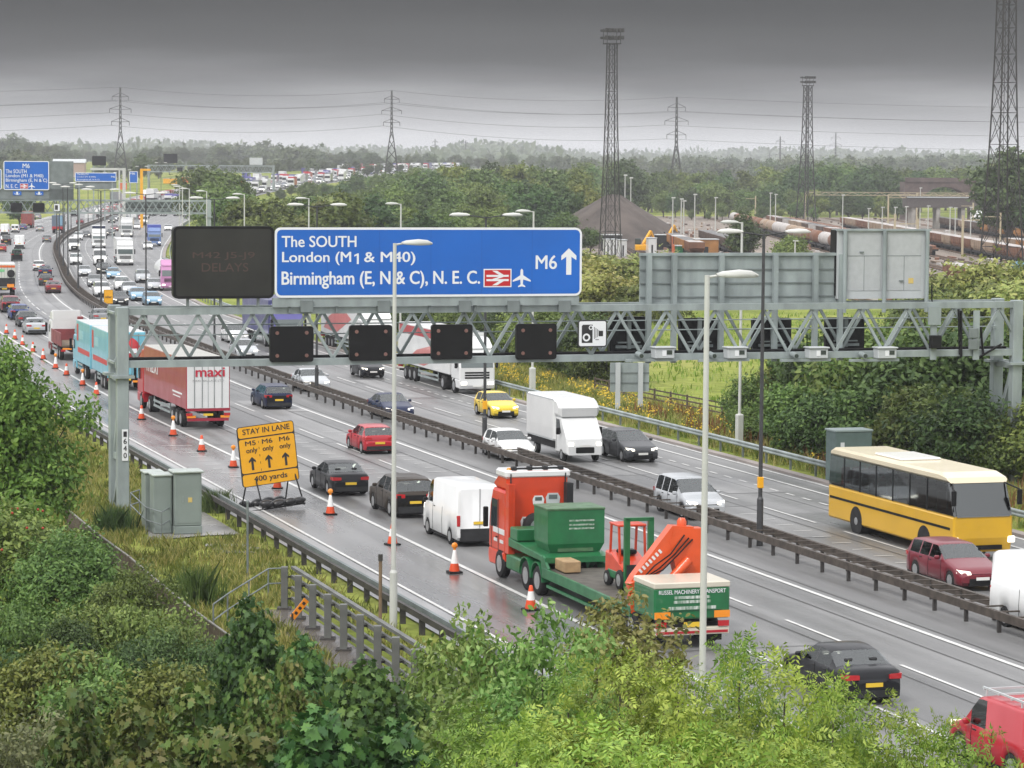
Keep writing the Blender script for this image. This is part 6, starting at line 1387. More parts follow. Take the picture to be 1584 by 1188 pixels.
o = empty('thin_post', local(588, 1030), 0, 'rusty brown thin post beside the white lamp post base', 'post'); MB().tube((0, 0, -.1), (0, 0, 3.3), .055, n=6).build('pole', mat('rust_pole', (.22, .15, .09), .8, var=.4), o); MB().lathe([(.07, 3.2), (.07, 3.4)], n=8).build('cap', DARKST, o)
PARS = mat('parapet_steel', (.17, .175, .165), .55, metal=.1, var=.4, vscale=1.2, detail=7); PA, PB = local(440, 942), local(612, 1062); r = empty('parapet_railing', PA, 0, 'steel parapet railing of square posts and four rails along the culvert edge', 'railing')
dv = Vector((PB-PA)); n = 8; rz = math.atan2(dv.y, dv.x)
for i in range(n+4):
    p = dv*(i/(n-1)); MB().box(-.11, .11, -.14, .14, -.1, 1.45).build('post', PARS, r).location = p; MB().box(-.24, .24, -.24, .24, -.02, .06).build('base_plate', DARKST, r).location = p
nrm = Vector((dv.y, -dv.x, 0)).normalized()
if nrm.x < 0: nrm = -nrm
for z in (.35, .72, 1.1): d = MB(); d.bar(Vector((0, 0, z))+nrm*.27, dv*1.45+Vector((0, 0, z))+nrm*.27, .1, .12); d.build('rail', PARS, r)
d = MB(); d.bar(Vector((0, 0, 1.42))+nrm*.3, dv*1.45+Vector((0, 0, 1.42))+nrm*.3, .16, .1); d.build('top_rail', PARS, r)
for i in range(n+4):
    p = dv*(i/(n-1)); d = MB()
    for z in (.35, .72, 1.1): d.bar(p+Vector((0, 0, z)), p+Vector((0, 0, z))+nrm*.27, .07, .06)
    d.build('bracket', DARKST, r)
mb = MB(); a = -nrm*1.1; v = [PA+np.array(a), PA+np.array(nrm*.5), PB+np.array(dv*.5+nrm*.5), PB+np.array(dv*.5+a)]
mb.add([(p[0], p[1], .0) for p in v]+[(p[0], p[1], -.5) for p in v], [(0, 1, 2, 3), (4, 5, 1, 0), (7, 4, 0, 3)]); struct(mb.build('culvert_slab', mat('wet_brown_slab', (.16, .14, .125), .18, var=.35, vscale=.9, detail=7)))
q = local(452, 972); r = empty('hazard_plate', (q[0], q[1], 0), .3, 'small orange black striped marker plate by the parapet', 'sign'); o = MB().box(-.1, .1, -.015, .015, 0, .75).build('plate', AMBER, r); o.location.z = .35; o.rotation_euler.y = math.radians(40); d = MB()
for k in range(3): d.box(-.05, .05, -.02, -.016, .15+.2*k, .25+.2*k)
o2 = d.build('stripe', SIGNK, r); o2.location.z = .35; o2.rotation_euler.y = math.radians(40); MB().box(-.03, .03, -.03, .03, -.05, .5).build('stub', DARKST, r)
pw = [local(x, y, .95) for x, y in ((104, 788), (150, 826), (200, 862), (250, 905), (300, 945), (356, 985))]; r = empty('timber_wall', (0, 0, 0), 0, 'weathered brown board fence with pale capping running down through the hedge', 'fence')
for a, b in zip(pw[:-1], pw[1:]):
    n = 7; d = MB(); a = Vector(a); b = Vector(b); 
    for k in range(n):
        p = a+(b-a)*(k/n); q_ = a+(b-a)*((k+.93)/n); d.hull([(*(p.xy+Vector(o_)), z) for p in (p, q_) for o_ in ((0, -.03), (0, .03)) for z in (-.3, .95)])
    d.build('board_panel', WOOD, r); MB().bar(a+Vector((0, 0, .02)), b+Vector((0, 0, .02)), .07, .04).build('capping', mat('cap_grey', (.2, .19, .17), .6, var=.4), r); MB().box(a.x-.08, a.x+.08, a.y-.12, a.y-.03, -.3, 1.0).build('post', WOOD, r)
# far verge: white-grey sign back on two posts, cabinet, post-and-rail fence
a = G(975, 640); F = Frame(a, HN-.1); R = F.rect(944, 561, 1004, 606); r, w, h = panel(F, 'direction_sign', R, 0, .08, STEEL, 'grey back of a small sign on two posts at the far verge', 'road sign', None, .05)
for px in (955, 990): x = loc(F, R, px, 600, 0)[0]; MB().box(x-.14, x+.14, -.2, -.02, -R[2]-.1, h).build('post', PALEST, r)
d = MB(); d.box(-w, w, -.03, -.002, h*.62, h*.67); d.box(-w, w, -.03, -.002, h*.28, h*.33); d.build('rib', STEELD, r)
q = G(1320, 748); r = empty('roadside_cabinet', q, HN, 'green grey cabinet behind the coach on the far verge', 'cabinet'); CD = mat('cabinet_dark_green', (.13, .19, .18), .5, var=.15); MB().box(-.95, .95, 0, 1.2, 0, 2.5, .03).build('body', CD, r); MB().box(-1.0, 1.0, -.05, 1.25, 2.5, 2.6, .02).build('roof', mat('cab_roof2', (.3, .37, .36), .5), r); MB().box(-.7, -.5, -.02, 0, 1.6, 2.0).build('label_plate', SIGNW, r)
r = empty('field_fence', (0, 0, 0), 0, 'old brown post and rail fence behind the far verge wildflowers', 'fence'); q0 = [road(s, 19.5+.05*(60-s), -.05) for s in np.arange(75, 10, -2.6)]
for p in q0: MB().box(p[0]-.06, p[0]+.06, p[1]-.06, p[1]+.06, -.1, 1.15).build('post', WOOD, r)
for z in (.45, .75, 1.05):
    d = MB()
    for a, b in zip(q0[:-1], q0[1:]): d.bar((a[0], a[1], z), (b[0], b[1], z), .04, .09)
    d.build('rail', WOOD, r)
# ------------------------------------------------------------------ foliage
RHOMB = [[(0, 0), (.5, .24), (1, 0), (.5, -.24)]]
OVAL = [[(0, 0), (.25, .2), (.6, .22), (1, 0), (.6, -.22), (.25, -.2)]]
LOBE = [[(0, 0), (-.05, .3), (.2, .28), (.3, .62), (.5, .3), (.72, .42), (.7, .18), (1, 0), (.7, -.18), (.72, -.42), (.5, -.3), (.3, -.62), (.2, -.28), (-.05, -.3)]]
def _pin():
    q = [[(.72, 0), (.86, .07), (1.05, 0), (.86, -.07)]]
    for i, u in enumerate((.2, .4, .6, .76)):
        for s in (-1, 1): L = .30-.04*i; q.append([(u, 0), (u+L*.45, s*L*.42), (u+L*.7, s*L*.95), (u+L*.12, s*L*.62)])
    return q
PINN = _pin()
CLUMP = [[(0, 0), (.35, .3), (.55, .12), (.45, -.2)], [(.3, .2), (.6, .5), (.9, .3), (.6, .05)], [(.45, -.1), (.8, -.05), (1, -.3), (.6, -.4)]]
def foliage(name, P, N, size, tmpl, m, rng, droop=.25, flat=.6):
    n = len(P); N = N+rng.normal(0, flat, N.shape); N /= np.linalg.norm(N, axis=1)[:, None]+1e-9
    d = rng.normal(0, 1, (n, 3)); d[:, 2] -= droop; d -= N*np.sum(d*N, 1)[:, None]; d /= np.linalg.norm(d, axis=1)[:, None]+1e-9
    e = np.cross(N, d); sz = size*rng.uniform(.65, 1.3, n)
    polys = tmpl; tv = np.array([p for q in polys for p in q], float); k = len(tv)
    bend = -.25*tv[:, 0]**2
    V = P[:, None, :]+sz[:, None, None]*(d[:, None, :]*tv[None, :, 0, None]+e[:, None, :]*tv[None, :, 1, None]+N[:, None, :]*bend[None, :, None])
    me = bpy.data.meshes.new(name); me.vertices.add(n*k); me.vertices.foreach_set('co', V.reshape(-1).astype('f'))
    ls = np.array([len(q) for q in polys]); np_ = len(polys); starts = np.concatenate([[0], np.cumsum(ls)[:-1]])
    me.loops.add(n*k); me.loops.foreach_set('vertex_index', np.arange(n*k, dtype='i'))
    me.polygons.add(n*np_); me.polygons.foreach_set('loop_start', (np.arange(n)[:, None]*k+starts[None]).ravel().astype('i'))
    try: me.polygons.foreach_set('loop_total', np.tile(ls, n).astype('i'))
    except Exception: pass
    me.update(calc_edges=True); me.materials.append(m); return me
def crown(rng, n, blobs, ncl, sig, inner=.35):
    """leaf points gathered in clumps over the surfaces of several overlapping blobs"""
    b = np.array(blobs, float); w = b[:, 3]**2; w /= w.sum()
    ci = rng.choice(len(b), ncl, p=w); d = rng.normal(0, 1, (ncl, 3)); d[:, 2] = d[:, 2]*.9+.25; d /= np.linalg.norm(d, axis=1)[:, None]
    C = b[ci, :3]+d*b[ci, 3:4]*(inner+(1-inner)*rng.uniform(0, 1, (ncl, 1))**.5)
    k = rng.integers(0, ncl, n); r = b[ci[k], 3:4]
    u = rng.normal(0, 1, (n, 3)); P = C[k]+u*sig*r*np.array([1, 1, .75])
    N = d[k]*.8+u*.35; N[:, 2] += .55; N /= np.linalg.norm(N, axis=1)[:, None]; return P, N
def blobs(rng, R, z0, z1, k, rf=.42, sq=1.0):
    q = []; zc = (z0+z1)/2; h = (z1-z0)/2
    for i in range(k):
        d = rng.normal(0, 1, 3); d /= np.linalg.norm(d); f = rng.uniform(.3, 1-rf*.75)
        r = rf*R*rng.uniform(.7, 1.2); q.append((d[0]*R*f, d[1]*R*f, min(max(zc+d[2]*h*f*1.1, z0+r*.5), z1-r*.75), r))
    q.append((0, 0, z1-rf*R*.8, rf*R*.8)); return q
PROTO = {}
def tree(key, name, R, H, zb, n, size, tmpl, m, seed, k=12, ncl=260, sig=.3, rf=.42, trunk=.2, limbs=6):
    rng = np.random.default_rng(seed); B = blobs(rng, R, zb, H, k, rf); P, N = crown(rng, n, B, ncl, sig)
    r = bpy.data.objects.new(name, None); COL.objects.link(r)
    ob('crown', foliage('crown', P, N, size, tmpl, m, rng), r)
    mb = MB(); tz = max(zb*.9, .5); mb.tube((0, 0, -.5), (0, 0, tz), trunk, trunk*.75, 8)
    for x, y, z, q in B[:limbs]+B[-1:]: mb.tube((0, 0, tz*.95), (x*.5, y*.5, (tz+z)/2), trunk*.55, trunk*.35, 6); mb.tube((x*.5, y*.5, (tz+z)/2), (x, y, z), trunk*.35, trunk*.1, 5)
    mb.build('trunk', BARK, r); PROTO[key] = [r, R, H, False]
def plant(key, px, top, Y, label, cat='tree', group=None, wid=1.0, rz=None, name=None, hmin=1.0):
    r, R, H, used = PROTO[key]; o = copy_tree(r) if used else r; PROTO[key][3] = True
    a = at(px, top, Y); g = float(gz(a[0], a[1])); h = max(hmin, a[2]-g); s = h/H
    o.location = (a[0], a[1], g-.05); o.scale = (s*wid, s*wid, s); o.rotation_euler = (0, 0, rnd.uniform(0, 6.28) if rz is None else rz)
    if name: o.name = name
    return tag(o, label, cat, group)
LF_DARK = leafmat('leaf_dark', (0.042, 0.079, 0.026), (0.066, 0.117, 0.034), (0.104, 0.166, 0.047))
LF_MID = leafmat('leaf_mid', (0.064, 0.112, 0.029), (0.109, 0.177, 0.040), (0.173, 0.245, 0.064))
LF_OLIVE = leafmat('leaf_olive', (.085, .125, .028), (.145, .19, .04), (.22, .25, .065))
LF_ASH = leafmat('leaf_ash', (.115, .20, .03), (.20, .31, .045), (.31, .41, .08))
LF_SYC = leafmat('leaf_sycamore', (.028, .075, .022), (.055, .125, .03), (.10, .19, .045))
LF_BRONZE = leafmat('leaf_bronze', (.06, .11, .025), (.12, .17, .035), (.19, .18, .06))
LF_CHERRY = leafmat('leaf_cherry', (0.078, 0.148, 0.028), (0.131, 0.227, 0.046), (0.244, 0.330, 0.104))
LF_YEL = leafmat('leaf_yellowgreen', (0.167, 0.200, 0.047), (0.250, 0.275, 0.067), (0.350, 0.333, 0.117))
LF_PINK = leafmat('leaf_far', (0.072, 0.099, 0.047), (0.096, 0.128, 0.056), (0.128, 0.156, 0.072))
for i in range(4): tree(f'far{i}', 'woodland_tree', 5, 12, 2.0, 5200, .62, CLUMP, (LF_MID, LF_DARK, LF_MID, LF_OLIVE)[i], 20+i, 15, 240, .3, .40, .3)
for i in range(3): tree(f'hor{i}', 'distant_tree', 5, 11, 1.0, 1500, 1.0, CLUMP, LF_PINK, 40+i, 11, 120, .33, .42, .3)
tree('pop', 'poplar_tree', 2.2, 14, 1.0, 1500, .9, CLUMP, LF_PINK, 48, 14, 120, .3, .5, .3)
for i in range(4): tree(f'bush{i}', 'hedge_bush', 3.4, 5.2, .1, 9000, .30, OVAL, (LF_MID, LF_DARK, LF_MID, LF_OLIVE)[i], 60+i, 16, 340, .26, .38, .1)
for i in range(2): tree(f'scrub{i}', 'scrub_bush', 3.2, 4, 0, 5200, .36, CLUMP, (LF_YEL, LF_OLIVE)[i], 70+i, 12, 220, .28, .4, .08)
tree('bigleft', 'roadside_tree', 4.2, 8.6, .8, 26000, .23, OVAL, leafmat('leaf_bright', (0.075, 0.160, 0.026), (0.133, 0.246, 0.042), (0.217, 0.339, 0.066)), 81, 24, 520, .22, .36, .18)
tree('rowan', 'rowan_bush', 3.4, 5, .1, 17000, .19, OVAL, LF_MID, 82, 18, 420, .22, .36, .1)
tree('hedge', 'hedge_bush', 3.2, 4.2, .1, 15000, .2, OVAL, LF_OLIVE, 83, 11, 300, .2, .46, .1)
tree('hedge2', 'hedge_bush', 3.2, 4.2, .1, 15000, .21, OVAL, LF_MID, 84, 11, 300, .2, .46, .1)
tree('hedge3', 'hedge_bush', 2.8, 4.6, .1, 13000, .2, OVAL, LF_DARK, 91, 9, 280, .2, .48, .1)
tree('willow', 'grey_willow_bush', 2.6, 3.4, .1, 15000, .12, RHOMB, leafmat('leaf_greygreen', (0.087, 0.109, 0.051), (0.145, 0.167, 0.080), (0.217, 0.232, 0.116)), 85, 16, 380, .2, .36, .08)
tree('syc', 'sycamore_tree', 2.2, 5.5, .6, 7000, .20, LOBE, LF_SYC, 86, 18, 300, .2, .36, .12)
tree('syc2', 'sycamore_tree', 2.0, 5.5, .6, 6400, .20, LOBE, LF_BRONZE, 87, 18, 260, .2, .36, .12)
tree('cherry', 'cherry_tree', 2.6, 6, .8, 5200, .19, OVAL, LF_CHERRY, 88, 20, 260, .22, .34, .12)
tree('ash', 'ash_tree', 3.6, 8.5, 1.0, 9500, .35, PINN, LF_ASH, 89, 26, 420, .2, .32, .16)
tree('thin', 'thin_shrub', 2.0, 3.6, .1, 5200, .13, OVAL, LF_YEL, 90, 22, 240, .22, .3, .06)
# the horizon woods
for i, px in enumerate(np.arange(-30, 1620, 10.5)):
    top = np.interp(px, [-30, 20, 60, 130, 230, 330, 450, 560, 640, 900, 1200, 1420, 1500, 1620], [209, 210, 222, 232, 228, 224, 228, 236, 238, 243, 246, 242, 240, 236])+rnd.uniform(-3, 7)
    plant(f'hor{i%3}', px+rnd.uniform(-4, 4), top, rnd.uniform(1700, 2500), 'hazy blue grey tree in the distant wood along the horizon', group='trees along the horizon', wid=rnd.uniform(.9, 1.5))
for px, top in ((413, 217), (498, 222), (247, 219), (285, 221), (540, 232), (855, 243)): plant('pop', px, top, 1900, 'tall narrow poplar standing out above the distant horizon wood', group='poplars on the horizon')
for i, px in enumerate(np.arange(-10, 640, 17)):
    if 60 < px < 150: continue
    plant(f'hor{i%3}', px, np.interp(px, [0, 50, 150, 220, 300, 450, 560, 640], [232, 238, 252, 240, 246, 248, 250, 252])+rnd.uniform(-3, 5), rnd.uniform(1250, 1500), 'dark green tree in the wood line behind the far lamps', group='trees behind the far lamps', wid=1.2)
# middle-distance woodland
def belt(x0, x1, step, tops, Y, label, group, wid=1.15, kinds=(0, 1, 2, 3), dy=40):
    px = x0
    while px <= x1:
        t = np.interp(px, [a for a, _ in tops], [b for _, b in tops])+rnd.uniform(-5, 9)
        plant(f'far{kinds[rnd.randrange(len(kinds))]}', px, t, Y+rnd.uniform(-dy, dy), label, group=group, wid=wid*rnd.uniform(.85, 1.2)); px += step*rnd.uniform(.75, 1.25)
belt(565, 910, 24, [(565, 290), (620, 272), (700, 258), (800, 252), (910, 256)], 720, 'dense green woodland tree above the right half of the blue sign, back row', 'wood above the blue sign, back row')
belt(545, 905, 26, [(545, 305), (620, 292), (700, 280), (830, 282), (905, 290)], 590, 'dense green woodland tree above the right half of the blue sign, middle row', 'wood above the blue sign, middle row', dy=25)
belt(560, 720, 20, [(560, 268), (640, 258), (720, 254)], 1180, 'soft green tree on the rise right of the far traffic', 'trees right of the far traffic')
belt(415, 650, 22, [(415, 292), (470, 284), (560, 270), (650, 262)], 930, 'green tree on the bank under the distant queue of traffic', 'trees under the far traffic')
belt(385, 690, 26, [(385, 308), (440, 302), (540, 300), (640, 318), (690, 330)], 440, 'green tree behind the white lamps over the join of message board and blue sign', 'trees over the blue sign left half', dy=25)
belt(640, 870, 28, [(640, 322), (760, 312), (870, 322)], 520, 'paler green tree low behind the blue sign top edge', 'low trees over the blue sign', dy=20)
belt(905, 1250, 24, [(905, 252), (950, 246), (975, 260), (1050, 262), (1150, 256), (1250, 264)], 1020, 'green woodland tree between the first two floodlight towers, back row', 'wood between the towers, back row')
belt(905, 1250, 24, [(905, 282), (1000, 290), (1100, 284), (1250, 290)], 900, 'green woodland tree between the first two floodlight towers, middle row', 'wood between the towers, middle row')
belt(1070, 1260, 26, [(1070, 318), (1260, 312)], 830, 'low green tree at the far edge of the rail yard', 'low trees by the rail yard')
belt(1232, 1425, 22, [(1232, 254), (1300, 250), (1380, 254), (1425, 262)], 985, 'dark green tree in the dense row right of the second floodlight tower, back row', 'dark trees right of the second tower', kinds=(1, 1, 0))
belt(1260, 1420, 24, [(1260, 290), (1350, 300), (1420, 302)], 900, 'lighter green tree in front of the dark row right of the second floodlight tower', 'lighter trees right of the second tower')
belt(1425, 1560, 24, [(1425, 262), (1500, 262), (1560, 248)], 1100, 'green tree behind the dark brick railway bridge', 'trees behind the brick bridge')
for px, top, Y, lb in ((1562, 232, 560, 'tall dark tree behind the nearest floodlight tower'), (1590, 240, 560, 'tall dark tree cut by the right edge behind the nearest floodlight tower'), (318, 258, 640, 'large green tree left of the two beside the second gantry leg'), (352, 262, 600, 'large green tree right of the two beside the second gantry leg'), (335, 282, 520, 'lower pale green tree by the second gantry right leg'), (372, 296, 480, 'lower green tree behind the message board top edge'), (218, 238, 1150, 'round dark tree between the two distant black message boards'), (1150, 330, 470, 'dark round bush standing alone in front of the rail wagons'), (914, 352, 510, 'small green bush at the right end of the blue sign'), (966, 249, 830, 'dark round tree behind the first floodlight tower'), (30, 296, 700, 'dark tree low behind the second gantry at the left edge')):
    plant('far1' if 'dark' in lb else 'far0', px, top, Y, lb, wid=1.25)
plant('bush3', 1232, 366, 420, 'green bush behind the top of the grey ribbed sign', 'bush', wid=1.4)
# scrub behind the gantry
for i, (px, top, Y) in enumerate(((905, 398, 330), (928, 388, 345), (955, 402, 330), (982, 400, 340), (1000, 398, 330), (930, 425, 290), (965, 430, 285), (1000, 432, 280), (900, 430, 285))): plant(f'scrub{i%2}', px, top, Y, 'yellow green scrub bush right of the blue sign, above the gantry', 'bush', 'scrub right of the blue sign', 1.3)
for i, (px, top, Y) in enumerate(((1450, 442, 260), (1478, 432, 265), (1505, 440, 250), (1535, 428, 250), (1562, 415, 255), (1590, 405, 260), (1520, 455, 235), (1570, 445, 235))): plant(('scrub1', 'scrub0', 'bush3')[i % 3], px, top, Y, 'yellow green scrub bush above the right end of the gantry', 'bush', 'scrub above the gantry right end', 1.25)
for i, (px, top, Y) in enumerate(((605, 462, 262), (640, 470, 250), (675, 466, 245), (710, 470, 240), (745, 474, 232), (780, 472, 226), (815, 470, 220), (850, 476, 214), (885, 480, 208), (912, 488, 203), (938, 505, 199))): plant(f'bush{i%4}', px, top, Y, 'green bush seen through the gantry truss between the lane signals', 'bush', 'bushes behind the lane signals', 1.0)
for i, (px, top, Y, lb) in enumerate(((1165, 585, 163, 'green bush left of the white lamp post at the far verge'), (1205, 555, 162, 'green bush right behind the white lamp post at the far verge'), (1250, 535, 160, 'green bush under the camera boxes, first right of the white lamp post'), (1290, 520, 156, 'dark green bush above the far verge cabinet'), (1330, 528, 152, 'green bush behind the far verge cabinet'), (1372, 518, 150, 'green bush above the coach roof, left'), (1412, 512, 148, 'green bush above the coach roof, centre'), (1455, 520, 146, 'green bush above the coach roof, right'), (1492, 512, 146, 'green bush just left of the right gantry leg'), (1535, 520, 150, 'green bush behind the right gantry leg'), (1580, 515, 148, 'green bush right of the right gantry leg at the picture edge'))):
    plant(f'bush{(i*3)%4}', px, top, Y, lb, 'bush', wid=.95)
for i, (px, top, Y) in enumerate(((1230, 600, 150), (1275, 610, 148), (1345, 600, 145), (1400, 600, 142), (1450, 605, 140), (1500, 610, 138), (1545, 640, 137), (1590, 620, 137), (1160, 630, 156))): plant(f'bush{i%4}', px, top, Y, 'low green bush in the hedge foot along the far verge', 'bush', 'low bushes along the far verge', 1.15)
# foreground
plant('bigleft', -14, 518, 104, 'big bright green bushy tree at the left edge covering the verge', wid=.88)
plant('rowan', 12, 770, 92, 'dark green rowan bush at the left edge with a few red berries', 'bush', wid=1.1)
plant('rowan', 100, 815, 90, 'dark green bush left of the brown board fence', 'bush', wid=1.0)
plant('rowan', 205, 868, 86, 'dark ivy green bush leaning on the brown board fence', 'bush', wid=.75)
for px, top, Y, k, lb, wd in ((40, 925, 80, 'hedge2', 'green hedge bush at the left edge below the rowan', 1.1), (130, 935, 79, 'hedge', 'olive green hedge bush below the dark rowan bushes', 1.1), (215, 938, 78, 'hedge2', 'green hedge bush below the ivy covered fence', 1.0), (290, 985, 76, 'hedge', 'olive hedge bush at the foot of the board fence', .9), (60, 1010, 70, 'hedge', 'olive hedge bush low at the left edge', 1.1), (160, 1015, 69, 'hedge2', 'green hedge bush low in the left foreground', 1.0), (250, 1030, 68, 'hedge', 'olive yellow hedge bush behind the bronze sycamores', 1.0), (340, 1030, 68, 'hedge2', 'green hedge bush behind the bronze sycamore tops', .8), (10, 1090, 60, 'willow', 'grey green willow bush in the bottom left corner', 1.1)): plant(k, px, top+rnd.uniform(-28, 10), Y, lb, 'bush', wid=wd*rnd.uniform(.72, .9))
for px, top, Y, k, lb, wd in ((385, 925, 66, 'syc', 'dark green sycamore top beside the stair handrail', .7), (470, 985, 62, 'syc', 'dark green sycamore in front of the parapet slab', .8), (560, 1020, 58, 'syc', 'dark green sycamore right of the parapet in the bottom centre', .9), (400, 1030, 56, 'syc2', 'bronze tipped sycamore top under the stair handrail', .55), (450, 1012, 58, 'syc2', 'bronze tipped sycamore top left of the parapet slab', .5), (300, 1055, 54, 'syc2', 'bronze green sycamore in the bottom left', .8), (215, 1085, 52, 'syc2', 'bronze green sycamore near the bottom left corner', .8), (120, 1060, 55, 'syc2', 'bronze green sycamore left of the others at the bottom', .7), (490, 1100, 48, 'syc', 'dark sycamore at the bottom edge under the parapet', 1.0), (380, 1120, 48, 'syc2', 'bronze sycamore at the bottom edge', .9), (610, 1120, 48, 'syc', 'dark sycamore at the bottom edge left of the bright ash', .9)): plant(k, px, top, Y, lb, wid=wd)
for px, top, Y, lb, wd in ((660, 1000, 62, 'cherry tree with drooping pale leaves below the parapet end', .8), (730, 935, 60, 'taller cherry tree with thin top shoots in front of the hard shoulder', .75), (840, 925, 58, 'cherry tree with airy shoots beside the low loader front', .7), (705, 1060, 54, 'cherry tree low in the bottom centre', 1.0), (800, 1040, 55, 'cherry tree just left of the bright ash', .8)): plant('cherry', px, top, Y, lb, wid=wd)
for px, top, Y, lb in ((95, 958, 77, 'dark rounded bush between the hedge bushes at the left'), (255, 975, 75, 'dark rounded bush by the lower end of the board fence'), (200, 1000, 71, 'dark rounded bush in the middle of the left hedge'), (20, 1015, 73, 'dark rounded bush at the left edge above the grey willow'), (330, 1000, 74, 'dark rounded bush right of the board fence end')): plant('hedge3', px, top, Y, lb, 'bush', wid=.8)
plant('thin', 975, 905, 72, 'yellow green thin shrub in front of the low loader rear body', 'bush', wid=1.05); plant('thin', 925, 945, 70, 'small thin shrub left of the yellow green one under the low loader', 'bush', wid=.9)
for px, top, Y, lb, wd in ((880, 1030, 44, 'bright green ash tree left end of the foreground clump', .8), (960, 1010, 43, 'bright green ash tree below the low loader rear', .85), (1050, 1015, 42, 'bright green ash tree under the white lamp post', .85), (1145, 985, 43, 'bright green ash tree with the tallest shoot right of the lamp post', .75), (1215, 1015, 42, 'bright green ash tree left of the black saloon', .8), (1290, 1045, 41, 'bright green ash tree covering the black saloon front', .7), (1400, 1085, 41, 'bright green ash tree right of the black saloon', .8), (1470, 1120, 40, 'bright green ash tree in front of the red van', .7), (800, 1110, 40, 'bright green ash tree at the bottom centre edge', .9), (1100, 1110, 37, 'bright green ash tree at the bottom edge, middle of the clump', 1.0), (1260, 1140, 37, 'bright green ash tree at the bottom edge below the saloon', .9), (950, 1120, 37, 'bright green ash tree at the bottom edge left of the middle', 1.0)): plant('ash', px, top-24, Y, lb, wid=wd*1.08)
# red rowan berries
rb = [o for o in COL.objects if 'rowan' in o.get('label', '') and 'berries' in o.get('label', '')]
mb = MB(); q = np.random.default_rng(4)
for _ in range(70):
    d = q.normal(0, 1, 3); d /= np.linalg.norm(d); mb.sphere((d[0]*2.9, d[1]*2.9, 2.6+d[2]*2.1), .055, n=5, m=3)
tag(mb.build('berries', mat('berry_red', (.35, .035, .015), .5), rb[0]), kind='stuff')
# far wooded ridge as one mass
rg = np.random.default_rng(9); n = 16000; Yr = rg.uniform(2700, 7000, n); Xr = (rg.uniform(-.2, .2, n))*Yr; Pr = np.stack([Xr, Yr, gz(Xr, Yr)+rg.uniform(0, 9, n)], 1); Nr = np.tile([0, -.3, 1.], (n, 1))
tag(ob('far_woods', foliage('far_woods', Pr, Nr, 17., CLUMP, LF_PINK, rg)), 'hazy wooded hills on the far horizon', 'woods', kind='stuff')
# grasses, flowers, weeds of the verges
def blades(name, P, h, w, m, rng, lean=.35):
    n = len(P); a = rng.uniform(0, 6.28, n); hh = h*rng.uniform(.45, 1.25, n); L = rng.normal(0, lean, (n, 2))*hh[:, None]
    dx = np.stack([np.cos(a), np.sin(a), np.zeros(n)], 1)*w*.5; top = P+np.stack([L[:, 0], L[:, 1], hh], 1); mid = P+np.stack([L[:, 0]*.35, L[:, 1]*.35, hh*.55], 1)
    V = np.stack([P-dx, P+dx, mid+dx*.8, top, mid-dx*.8], 1); me = bpy.data.meshes.new(name); me.vertices.add(n*5); me.vertices.foreach_set('co', V.reshape(-1).astype('f'))
    me.loops.add(n*5); me.loops.foreach_set('vertex_index', np.arange(n*5, dtype='i')); me.polygons.add(n); me.polygons.foreach_set('loop_start', np.arange(n, dtype='i')*5)
    try: me.polygons.foreach_set('loop_total', np.full(n, 5, 'i'))
    except Exception: pass
    me.update(calc_edges=True); me.materials.append(m); return ob(name, me)
GR1 = leafmat('grass_blades', (.17, .20, .045), (.27, .27, .07), (.38, .33, .13)); GR2 = leafmat('grass_green', (.12, .18, .03), (.18, .25, .045), (.26, .30, .075))
FLY = mat('ragwort_yellow', (.62, .42, .02), .7); FLR = leafmat('dock_brown', (.16, .06, .025), (.22, .10, .04), (.28, .16, .07))
def tuft(n, box, k, sig, rng):
    c = np.stack([rng.uniform(box[0], box[1], n), rng.uniform(box[2], box[3], n)], 1); q = np.repeat(c, k, 0)+rng.normal(0, sig, (n*k, 2)); return q
def on_road(q, z=-.06): A = np.array([road(s, t, z) for s, t in q]); return A
rg = np.random.default_rng(12)
SLAB = [local(*p)[:2] for p in ((225, 838), (376, 830), (310, 783), (228, 776))]
def keep(A, clear=True):
    x, y = A[:, 0], A[:, 1]; ins = np.ones(len(A), bool)
    for (ax, ay), (bx, by) in zip(SLAB, SLAB[1:]+SLAB[:1]): ins &= ((bx-ax)*(y-ay)-(by-ay)*(x-ax)) > -.2
    a, b = PA[:2], PB[:2]; d = (b-a)/np.linalg.norm(b-a); u = (x-a[0])*d[0]+(y-a[1])*d[1]; v = (x-a[0])*d[1]-(y-a[1])*d[0]
    return A[~ins & ~((u > -.6) & (u < 20) & (np.abs(v+.3) < 1.0))]
A = keep(on_road(tuft(1500, (-22, 75, -30, -19.4), 20, .22, rg))); tag(blades('verge_grass', A, .42, .035, GR1, rg), 'pale yellow green long grass on the near verge', 'grass', kind='stuff')
A = keep(on_road(tuft(1300, (-30, 60, -28, -19.2), 18, .26, rg))); tag(blades('verge_weeds', A, .34, .06, GR2, rg), 'green weeds growing on the near verge', 'weeds', kind='stuff')
A = on_road(tuft(1700, (-15, 130, 13.1, 21), 14, .3, rg)); tag(blades('verge_grass', A, .6, .05, GR1, rg), 'long pale grass along the far verge behind the barrier', 'grass', kind='stuff')
A = on_road(tuft(900, (-10, 140, 13.4, 19), 12, .25, rg)); tag(blades('verge_weeds', A, .55, .09, GR2, rg), 'green weeds along the far verge behind the barrier', 'weeds', kind='stuff')
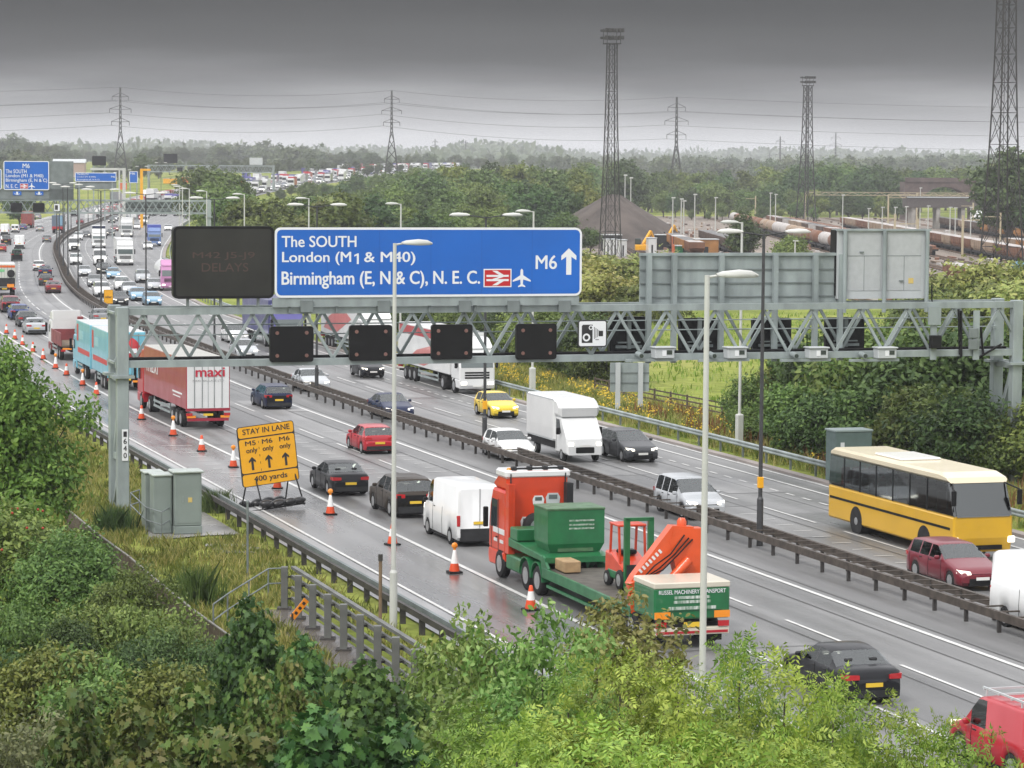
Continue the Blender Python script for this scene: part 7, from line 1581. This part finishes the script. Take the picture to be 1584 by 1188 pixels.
P = on_road(tuft(105, (10, 130, 13.5, 18.5), 30, .28, rg), .0); P[:, 2] = rg.uniform(.45, .95, len(P)); N = np.tile([0, -.4, 1.], (len(P), 1)); tag(ob('wildflowers', foliage('wildflowers', P, N, .13, RHOMB, FLY, rg)), 'yellow ragwort flowers along the far verge', 'flowers', kind='stuff')
P = on_road(tuft(110, (-5, 60, 14, 20), 22, .3, rg)); tag(blades('dock_stems', P, .95, .07, FLR, rg, .12), 'rusty brown dock stems along the far verge', 'weeds', kind='stuff')
q = tuft(2600, (-5, 62, 140, 300), 7, .6, rg); q = q[(q[:, 0] > -22+(300-q[:, 1])*.16)&(np.array([st(x, y)[1] for x, y in q]) > 20)]; A = np.stack([q[:, 0], q[:, 1], np.full(len(q), -.06)], 1)
tag(blades('meadow_grass', A, .4, .12, leafmat('grass_meadow', (.18, .26, .035), (.27, .35, .05), (.36, .38, .10)), rg), 'bright green rough meadow grass beyond the far verge', 'grass', kind='stuff')
for i, (x, y, s) in enumerate(((178, 822, .8), (300, 935, 1.0), (335, 790, .7))):
    p = G(x, y); A = np.tile(p, (900, 1))+np.concatenate([rg.normal(0, .4*s, (900, 2)), np.full((900, 1), -.05)], 1); tag(blades('broom_shrub', A, 1.25*s, .03, LF_DARK if i != 1 else LF_MID, rg, .3), ('grey green broom clump left of the cabinets', 'dark broom clump by the board fence end', 'small green broom clump right of the tall cabinet')[i], 'shrub')
# ------------------------------------------------------------------ haze
hb = MB().box(-2600, 2600, -80, 8600, -1.2, 54); me = hb.mesh('haze', []) ; HZ = tag(ob('haze', me), kind='stuff')
m = bpy.data.materials.new('haze'); m.use_nodes = True; n = m.node_tree; n.nodes.remove(n.nodes['Principled BSDF']); v = n.nodes.new('ShaderNodeVolumePrincipled')
v.inputs['Color'].default_value = (.86, .88, .92, 1); v.inputs['Density'].default_value = 1.7e-4; v.inputs['Anisotropy'].default_value = 0; n.links.new(v.outputs[0], n.nodes['Material Output'].inputs['Volume']); me.materials.append(m)
